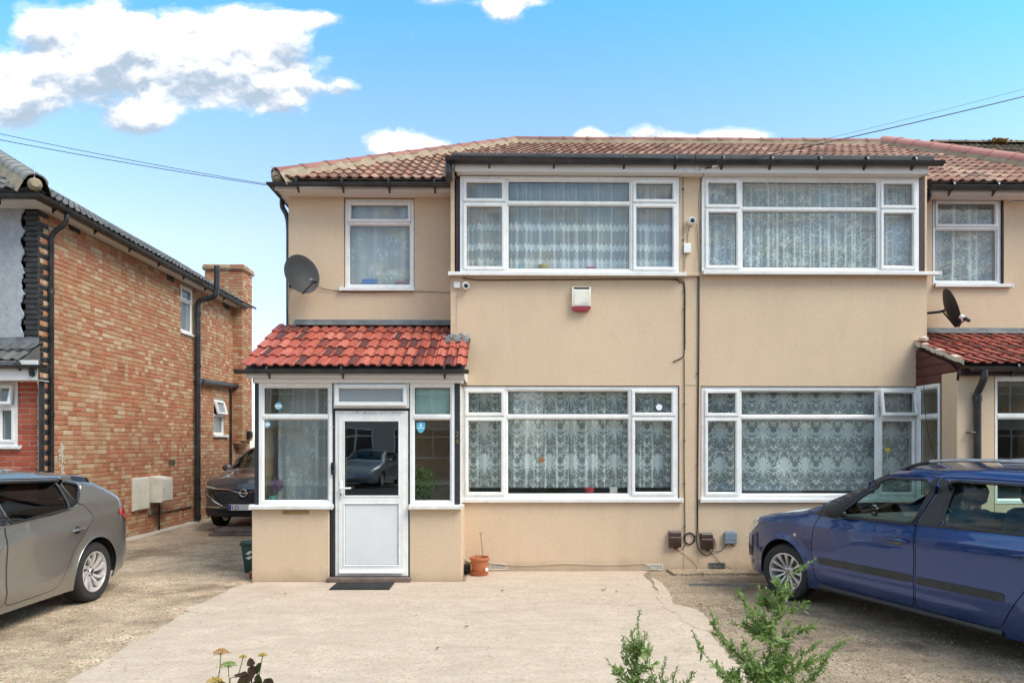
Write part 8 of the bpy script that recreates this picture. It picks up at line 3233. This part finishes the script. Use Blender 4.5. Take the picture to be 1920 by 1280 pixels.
def weed(label, branches, Y, seed, scale=1.0):
    """branches: lists of (px, py, depth offset); the first point of each lies on an older branch or at the ground"""
    r_ = random.Random(seed)
    base = at(branches[0][0][0], branches[0][0][1], Y)
    t = thing('tall_weed', label, 'weed', (base.x, Y, 0.0))
    org = Vector((base.x, Y, 0.0))
    st, lf, sd_ = MB(), MB(), MB()
    for bi, br in enumerate(branches):
        pts = [at(px, py, Y + dy) - org for (px, py, dy) in br]
        if bi == 0:
            pts = [Vector((pts[0].x, 0, 0.0))] + pts
        P, rs = smooth_branch(pts, 0.0058 if bi == 0 else 0.0032, 0.0012)
        P = [p_ + Vector((mnoise.noise(p_ * 14 + Vector((seed, 0, 0))), mnoise.noise(p_ * 14 + Vector((0, 7, seed))), mnoise.noise(p_ * 11))) * (0.011 if k_ else 0) for k_, p_ in enumerate(P)]
        st.tube(P, rs, 5)
        total = sum((P[i + 1] - P[i]).length for i in range(len(P) - 1))
        acc = 0

        def grow(p, d, f, dense):
            """leaves and seed clusters round one point of a stem"""
            s0 = d.orthogonal().normalized()
            s = Matrix.Rotation(r_.uniform(0, 6.283), 3, d) @ s0
            out = (s * r_.uniform(.6, 1.1) + d * r_.uniform(-.1, .8) + Vector((0, 0, r_.uniform(-.3, .2)))).normalized()
            if r_.random() < dense:
                sz = (0.038 * (1 - f) + 0.014) * r_.choice((.45, .6, .8, 1.0, 1.5)) * scale
                blade(lf, p, out, out.cross(d).normalized(), sz, sz * r_.uniform(.12, .26), r_.uniform(-.2, .6))
            if f > .15 and r_.random() < .75:
                for c in range(int(2 + 5 * r_.random())):
                    c0 = p + out * r_.uniform(0, .012) + Vector((r_.gauss(0, .0035), r_.gauss(0, .0035), r_.gauss(0, .0035)))
                    rad = r_.uniform(.0014, .0032)
                    e = [Vector(v_) * rad for v_ in ((1, 0, 0), (-1, 0, 0), (0, 1, 0), (0, -1, 0), (0, 0, 1.2), (0, 0, -1))]
                    tgt = sd_ if r_.random() < .35 + .6 * f else lf
                    tgt.add([c0 + v_ for v_ in e], [(0, 2, 4), (2, 1, 4), (1, 3, 4), (3, 0, 4), (2, 0, 5), (1, 2, 5), (3, 1, 5), (0, 3, 5)])
        for i in range(len(P) - 1):
            seg = (P[i + 1] - P[i])
            L_ = seg.length
            d = seg.normalized()
            n = max(1, int(L_ / 0.0042))
            for k in range(n):
                p = P[i] + seg * (k / n)
                f = (acc + L_ * k / n) / total
                if p.z < 0.15 or (bi == 0 and f < 0.2 and r_.random() < .7):
                    continue
                grow(p, d, f, .40)
                if f < .93 and r_.random() < 0.31:
                    # a short side twig
                    s0 = d.orthogonal().normalized()
                    s = Matrix.Rotation(r_.uniform(0, 6.283), 3, d) @ s0
                    tl_ = r_.uniform(.02, .105) * (1.15 - f) * scale
                    e1 = p + (s * .8 + d * .7).normalized() * tl_ * .5
                    e2 = e1 + (s * .4 + d * .8 + Vector((0, 0, .5))).normalized() * tl_ * .5
                    st.tube([p, e1, e2], [.0011, .0009, .0005], 4, cap=False)
                    m_ = max(3, int(tl_ / .005))
                    for c in range(1, m_ + 1):
                        t_ = c / m_
                        q_ = p.lerp(e1, t_ * 2) if t_ < .5 else e1.lerp(e2, t_ * 2 - 1)
                        grow(q_, (e2 - p).normalized(), min(1, f * .5 + .5 * t_ + .1), .7)
            acc += L_
    st.build('stem', M['stem_green'], t, smooth=True)
    lf.build('leaves', M['leaf_green'], t, fix=False, kind='stuff')
    sd_.build('seed_heads', M['leaf_tip'], t, fix=False, kind='stuff')
    return t


main = [[(1434, 1330, 0), (1437, 1280, 0), (1449, 1180, 0), (1463, 1135, .02), (1482, 1084, .03), (1499, 1065, .03), (1530, 1046, .04)],
        [(1447, 1195, 0), (1424, 1178, -.03), (1402, 1140, -.05), (1380, 1103, -.06)],
        [(1436, 1290, 0), (1395, 1235, -.06), (1352, 1195, -.1), (1328, 1135, -.12)],
        [(1434, 1320, 0), (1370, 1270, -.08), (1325, 1235, -.14), (1297, 1180, -.16)],
        [(1449, 1180, 0), (1462, 1150, .04), (1490, 1142, .06), (1517, 1127, .08)],
        [(1446, 1210, 0), (1475, 1190, .05), (1510, 1175, .08), (1537, 1167, .10)],
        [(1440, 1265, 0), (1475, 1262, .05), (1530, 1240, .1), (1565, 1215, .12), (1595, 1196, .13)],
        [(1440, 1250, 0), (1480, 1235, .08), (1510, 1225, .10), (1541, 1198, .12)],
        [(1446, 1200, 0), (1410, 1175, .05), (1370, 1168, .08)],
        [(1456, 1155, 0), (1436, 1130, .05), (1418, 1097, .06)],
        [(1463, 1135, 0), (1470, 1110, -.03), (1456, 1080, -.04)],
        [(1437, 1285, 0), (1420, 1255, -.08), (1398, 1215, -.1), (1392, 1190, -.1)],
        [(1437, 1275, 0), (1455, 1245, .07), (1470, 1215, .1), (1490, 1200, .1)],
        [(1434, 1325, 0), (1470, 1300, -.1), (1520, 1275, -.1), (1545, 1240, -.12), (1556, 1215, -.12)],
        [(1434, 1340, 0), (1400, 1300, -.1), (1372, 1275, -.12), (1345, 1262, -.12)],
        [(1434, 1345, 0), (1500, 1310, .1), (1560, 1290, .12)],
        [(1447, 1195, 0), (1440, 1170, -.05), (1432, 1150, -.06)]]
weed('tall green bushy weed in front of the blue car', main, 3.0, 1)
second = [[(1193, 1340, 0), (1194, 1280, 0), (1196, 1215, 0), (1197, 1180, 0), (1198, 1141, 0)],
          [(1194, 1290, 0), (1180, 1240, .03), (1170, 1215, .04), (1167, 1190, .05)],
          [(1193, 1310, 0), (1172, 1275, -.03), (1150, 1250, -.05), (1139, 1231, -.05)],
          [(1195, 1270, 0), (1208, 1245, .04), (1214, 1225, .05), (1216, 1206, .05)],
          [(1196, 1235, 0), (1204, 1205, -.03), (1210, 1182, -.03)],
          [(1196, 1225, 0), (1188, 1205, -.03), (1184, 1188, -.04)],
          [(1193, 1320, 0), (1215, 1290, .05), (1222, 1262, .06), (1219, 1246, .06)]]
weed('slimmer green weed standing apart, left of the big one', second, 2.95, 2, .9)
third = [[(1246, 1340, 0), (1245, 1290, 0), (1244, 1260, 0), (1245, 1229, 0)],
         [(1246, 1320, 0), (1260, 1285, 0), (1268, 1262, .02), (1271, 1246, .02)],
         [(1246, 1330, 0), (1280, 1300, .03), (1296, 1270, .04), (1299, 1256, .05)],
         [(1246, 1300, 0), (1232, 1280, .02), (1228, 1268, .02)]]
weed('short weed whose tips just rise into view between the two taller weeds', third, 2.9, 3, .8)

# umbels and a dark-leaved stem at the left
r_ = random.Random(30)
Yf = 2.9
M['umbel'] = leaf_mat('umbel_yellow', (0.52, 0.30, 0.03), (0.60, 0.42, 0.08))
M['umbel_pink'] = leaf_mat('umbel_rust', (0.50, 0.20, 0.06), (0.60, 0.33, 0.12))


def umbel(label, head, base, rad, mt, Y, bend=0):
    b = at(base[0], base[1], Y)
    t = thing('umbel_flower', label, 'flower', (b.x, Y, 0))
    o = Vector((b.x, Y, 0))
    h = at(head[0], head[1], Y) - o
    q = MB()
    q.tube(smooth_pts([(0, 0, 0), b - o, (h + (b - o)) / 2 + Vector((bend, 0, 0)), h]), 0.0022, 5)
    f = MB()
    for i in range(22):
        a = i * 2.4
        rr_ = rad * math.sqrt((i + .5) / 22)
        tip = h + Vector((math.cos(a) * rr_, math.sin(a) * rr_, rad * (0.75 - 0.5 * (rr_ / rad) ** 2)))
        q.tube([h, tip], 0.0007, 3, cap=False)
        for k in range(7):
            c0 = tip + Vector((r_.uniform(-1, 1), r_.uniform(-1, 1), r_.uniform(-.6, .6))) * rad * 0.13
            s = rad * .10
            f.add([c0 + Vector((s, 0, 0)), c0 + Vector((0, s, 0)), c0 + Vector((-s, 0, 0)), c0 + Vector((0, -s, 0)), c0 + Vector((0, 0, s)), c0 - Vector((0, 0, s))],
                  [(0, 1, 4), (1, 2, 4), (2, 3, 4), (3, 0, 4), (1, 0, 5), (2, 1, 5), (3, 2, 5), (0, 3, 5)])
    q.build('stem', M['stem_green'], t)
    f.build('florets', M[mt], t, fix=False, kind='stuff')
    return t


umbel('rust coloured seed umbel, tallest of the group at the bottom left', (414, 1226), (410, 1290), 0.030, 'umbel_pink', Yf)
umbel('small yellow umbel just left of the dark leaves', (455.5, 1233), (427, 1300), 0.017, 'umbel', Yf + .02, .01)
umbel('small yellow umbel just right above the dark leaves', (492, 1230), (480, 1300), 0.019, 'umbel', Yf + .03)
umbel('green-yellow umbel below the rust coloured one', (428, 1250), (432, 1300), 0.030, 'leaf_tip', Yf - .02)
umbel('yellow umbel peeping over the bottom edge at the far left of the group', (402, 1281), (410, 1320), 0.032, 'umbel', Yf - .03)


def dark_leaf(parent, org, base, tip, w, Y, roll, curl):
    a, b = at(base[0], base[1], Y) - org, at(tip[0], tip[1], Y) - org
    d = b - a
    L_ = d.length
    d.normalize()
    s = Vector((-d.z, 0, d.x)).normalized()
    s = (Matrix.Rotation(roll, 3, d) @ s)
    nrm = d.cross(s)
    q = MB()
    vs, fs = [], []
    n, m = 9, 7
    for i in range(n):
        t = i / (n - 1)
        wd = w * (math.sin(math.pi * t ** 0.75) ** 0.8) * (1 + .12 * math.sin(9 * t))
        for j in range(m):
            u_ = -1 + 2 * j / (m - 1)
            vs.append(a + d * L_ * t + s * wd * u_ + nrm * (abs(u_) * wd * .35 + curl * L_ * t * t + 0.002 * math.sin(j * 2.2 + i)))
    for i in range(n - 1):
        for j in range(m - 1):
            k = i * m + j
            fs.append((k, k + 1, k + m + 1, k + m))
    q.add(vs, fs)
    q.build('leaf', M['leaf_dark'], parent, fix=False, smooth=True)


b0 = at(470, 1320, Yf)
t = thing('dark_leaved_plant', 'plant with crumpled blackish purple leaves at the bottom edge, left', 'plant', (b0.x, Yf, 0))
o = Vector((b0.x, Yf, 0))
q = MB()
q.tube(smooth_pts([(0, 0, 0), at(472, 1300, Yf) - o, at(470, 1262, Yf) - o, at(473, 1245, Yf) - o]), 0.003, 5)
q.tube(smooth_pts([at(472, 1300, Yf) - o, at(490, 1285, Yf) - o, at(505, 1275, Yf) - o]), 0.002, 5)
q.build('stem', M['leaf_dark'], t, smooth=True)
for (ba, ti, w, roll, curl) in (((471, 1248), (468, 1232), .017, .5, .1), ((466, 1262), (441, 1268), .012, .6, .25), ((478, 1262), (492, 1241), .018, -.5, .1), ((476, 1246), (470, 1277), .020, .2, .2), ((465, 1264), (444, 1292), .024, -.3, .2),
                               ((484, 1262), (492, 1292), .020, .4, .15), ((496, 1272), (516, 1296), .026, -.2, .3), ((478, 1275), (486, 1300), .022, .6, .1), ((418, 1290), (406, 1276), .020, .9, .2)):
    dark_leaf(t, o, ba, ti, w, Yf, roll, curl)

# ------------------------------------------------------------------ far roof behind the right house
t = thing('brown_roofed_house', 'house with a mossy brown roof just visible behind the pink ridge at the far right', 'house', (14.0, 20.0, 0))
RB_Y, RB_Z = 17.0, at(1800, 272, 17.0).z
q = MB()
q.box(-5.6, 9, -6.5, 5, 0, 5.3)
q.build('wall', M['beige'], t)
q = MB()
apx = at(1745, 272, RB_Y).x - 14
q.add([(apx - 3.0, -7.0, 5.2), (10, -7.0, 5.2), (10, RB_Y - 20, RB_Z), (apx, RB_Y - 20, RB_Z), (10, 1.5, 5.2), (apx - 3.0, 1.5, 5.2)], [(0, 1, 2, 3), (3, 2, 4, 5), (0, 3, 5)])
M['moss_tile'] = tile_mat('mossy_brown_tile', [(0.0, (0.07, 0.05, 0.035)), (0.5, (0.13, 0.085, 0.06)), (1.0, (0.19, 0.13, 0.09))], wamt=0.6, weather=(0.16, 0.15, 0.07))
rf = q.build('roof', M['moss_tile'], t, fix=False)
rf.data.transform(Matrix.Translation((0, 0, -.03)))
ru = Vector((0, RB_Y - 20 + 7.0, RB_Z - 5.2)).normalized()
Lr = Vector((0, RB_Y - 20 + 7.0, RB_Z - 5.2)).length
lay_tiles(rf, (apx - 0.5, -7.0, 5.2), (1, 0, 0), ru, 0.165, Lr / 26, 40, 26, Lr / 26 + .05, 'angular', M['moss_tile'], lambda p: p.x > apx - 0.2 - (RB_Z - p.z) * 0.6 and p.z > RB_Z - 1.9, jitter=0.012)
ridge_run(rf, (apx, RB_Y - 20, RB_Z + .02), (9, RB_Y - 20, RB_Z + .02), M['moss_tile'], mortar=False)
M['lichen'] = pm('orange_lichen', (0.36, 0.22, 0.04), 0.9, var=0.3, bs=1, bscale=60, bd=.01)
q = MB()
for _ in range(70):
    c = Vector((at(1868, 272, RB_Y).x - 14 + rnd.gauss(0, .16), RB_Y - 20 + rnd.uniform(-.16, .05), RB_Z + 0.10 - abs(rnd.gauss(0, .05))))
    q.lathe([(0.0, 0.0), (0.035, 0.01), (0.02, 0.03), (0, 0.034)], 6, M=Matrix.Translation(c))
q.build('lichen_patch', M['lichen'], rf, kind='stuff')

# ------------------------------------------------------------------ the other side of the street (seen in the panes and the paint)
M['opp_render'] = pm('off_white_pebbledash', (0.52, 0.49, 0.44), 0.9, var=0.1, vs=8, bs=.6, bscale=60, bd=.01)
M['opp_render2'] = pm('buff_pebbledash', (0.42, 0.35, 0.27), 0.9, var=0.1, vs=8, bs=.6, bscale=60, bd=.01)
M['opp_brick'] = pm('brown_brick_wall', (0.25, 0.12, 0.08), 0.9, var=0.3, vs=6)
M['opp_pane'] = pm('dark_window_pane', (0.035, 0.04, 0.045), 0.08, var=0.1)


def opp_house(x, wall, label, dcol):
    t = thing('semi_detached_house', label, 'house', (x, -17.0, 0))
    w = 6.4
    q = MB(); q.box(-w, w, -7.5, 0, 0, 5.1); q.build('wall', M[wall], t)
    q = MB(); q.box(-w, w, 0.001, 0.03, 0.0, 1.0); q.build('brick_plinth', M['opp_brick'], t)
    q = MB()
    q.add([(-w - .3, .35, 5.05), (w + .3, .35, 5.05), (w - 2.6, -3.75, 7.6), (-w + 2.6, -3.75, 7.6), (w + .3, -7.85, 5.05), (-w - .3, -7.85, 5.05)], [(0, 1, 2, 3), (3, 2, 4, 5), (0, 3, 5), (1, 4, 2)])
    q.build('roof', M['tile_main'], t)
    q = MB(); q.box(-.45, .45, -4.2, -3.3, 7.0, 8.5); q.build('chimney', M['opp_brick'], t)
    q = MB(); q.box(-w - .28, w + .28, .30, .34, 4.9, 5.08); q.build('fascia', M['fascia'], t)
    for s in (-1, 1):
        for (x0, x1, z0, z1, n) in ((0.5, 3.3, 3.0, 4.6, 3), (0.5, 3.3, 0.95, 2.45, 3), (4.4, 5.6, 3.1, 4.5, 1)):
            a_, b_ = sorted((s * x0, s * x1))
            wq = part('window', t, (a_, 0.0, z0))
            f = MB()
            W_, H_ = b_ - a_, z1 - z0
            f.box(0, W_, .04, .10, 0, .08); f.box(0, W_, .04, .10, H_ - .08, H_); f.box(0, .08, .04, .10, .081, H_ - .081); f.box(W_ - .08, W_, .04, .10, .081, H_ - .081)
            for k in range(1, n):
                f.box(W_ * k / n - .04, W_ * k / n + .04, .04, .10, .081, H_ - .081)
            f.box(.081, W_ - .081, .045, .095, H_ * .7, H_ * .7 + .07)
            f.build('frame', M['upvc'], wq)
            g_ = MB(); g_.box(.02, W_ - .02, .032, .05, .02, H_ - .02); g_.build('pane', M['opp_pane'], wq)
        a_, b_ = sorted((s * 4.4, s * 5.4))
        q = MB(); q.box(a_, b_, .032, .08, 0.05, 2.1); dd = q.build('door', M[dcol if s < 0 else 'upvc'], t)
        q = MB(); q.box(a_ + .3, b_ - .3, .081, .09, 1.2, 1.9); q.build('door_pane', M['opp_pane'], dd)
        q = MB(); q.box(a_ - .3, b_ + .3, .04, .9, 2.3, 2.45); q.build('canopy', M['tile_main'], t)
    return t


opp_house(-20.5, 'opp_render2', 'buff pair of houses across the street, far left of the three', 'maroon')
opp_house(-5.8, 'opp_render', 'white pebbledashed pair of houses across the street, straight behind the camera', 'paint_blue')
opp_house(8.9, 'opp_render2', 'buff pair of houses across the street with a white door, right of the white pair', 'upvc')
opp_house(23.6, 'opp_render', 'white pebbledashed pair of houses across the street, far right', 'maroon')


def street_tree(x, y, h, rad, label, n, seed):
    r_ = random.Random(seed)
    t = thing('street_tree', label, 'tree', (x, y, 0))
    q = MB()
    q.tube(smooth_pts([(0, 0, 0), (.05, 0, h * .25), (-.05, .05, h * .5), (0, 0, h * .8)], 4), [0.22 - .011 * i for i in range(13)], 8)
    for k in range(9):
        a = k * 2.4
        z = h * (.35 + .05 * k)
        q.tube([(0, 0, z), (math.cos(a) * rad * .4, math.sin(a) * rad * .4, z + h * .08), (math.cos(a) * rad * .75, math.sin(a) * rad * .75, z + h * .18)], [.07, .05, .02], 6)
    q.build('trunk', M['old_wood'], t, smooth=50)
    q = MB()
    for k in range(26):
        a = r_.uniform(0, 6.28)
        zz = r_.uniform(.38, 1.0)
        rr_ = rad * (1 - abs(zz - .62) * 1.5) * r_.uniform(.2, .95)
        leafy(q, (math.cos(a) * rr_, math.sin(a) * rr_, h * zz), rad * .33, n // 26, .22, r_)
    q.build('crown', M['leaf_tree'], t, fix=False, kind='stuff')


street_tree(-1.9, -27.0, 12.5, 3.2, 'tall loose tree behind the white houses across the street', 3600, 3)
street_tree(5.5, -28.5, 10.0, 2.6, 'shorter round tree behind the gap across the street', 2400, 4)


def tree_copy_colour(root, mat_from, mat_to):
    for ch in root.children:
        if ch.type == 'MESH' and mat_from in [m_.name for m_ in ch.data.materials if m_]:
            ch.data = ch.data.copy()
            ch.data.materials[0] = mat_to
        tree_copy_colour(ch, mat_from, mat_to)


sc = copy_tree(grey)
sc['label'] = 'silver hatchback parked across the street, nose towards the houses'
sc.location = (-6.3, -9.9, 0.0)
sc.rotation_euler = (0, 0, R(-90) + R(6))
sc.location = (-5.6, -9.0, 0.0)
tree_copy_colour(sc, M['paint_grey'].name, M['paint_silver'])
sc2 = copy_tree(grey)
sc2['label'] = 'dull blue-grey hatchback parked along the kerb across the street, further right'
sc2.location = (5.5, -8.7, 0.0)
sc2.rotation_euler = (0, 0, R(0))
M['paint_white'] = paint_mat('blue_grey_car_paint', (0.08, 0.09, 0.11), 0.3, 0.3)
tree_copy_colour(sc2, M['paint_grey'].name, M['paint_white'])

rebase(h24, (0.0, YM, 0))
rebase(h26, (5.2, YM, 0))
rebase(porch, (-1.8, YP, 0))
rebase(p26, (6.2, PF, 0))
rebase(nb, (-8.5, YN0, 0))
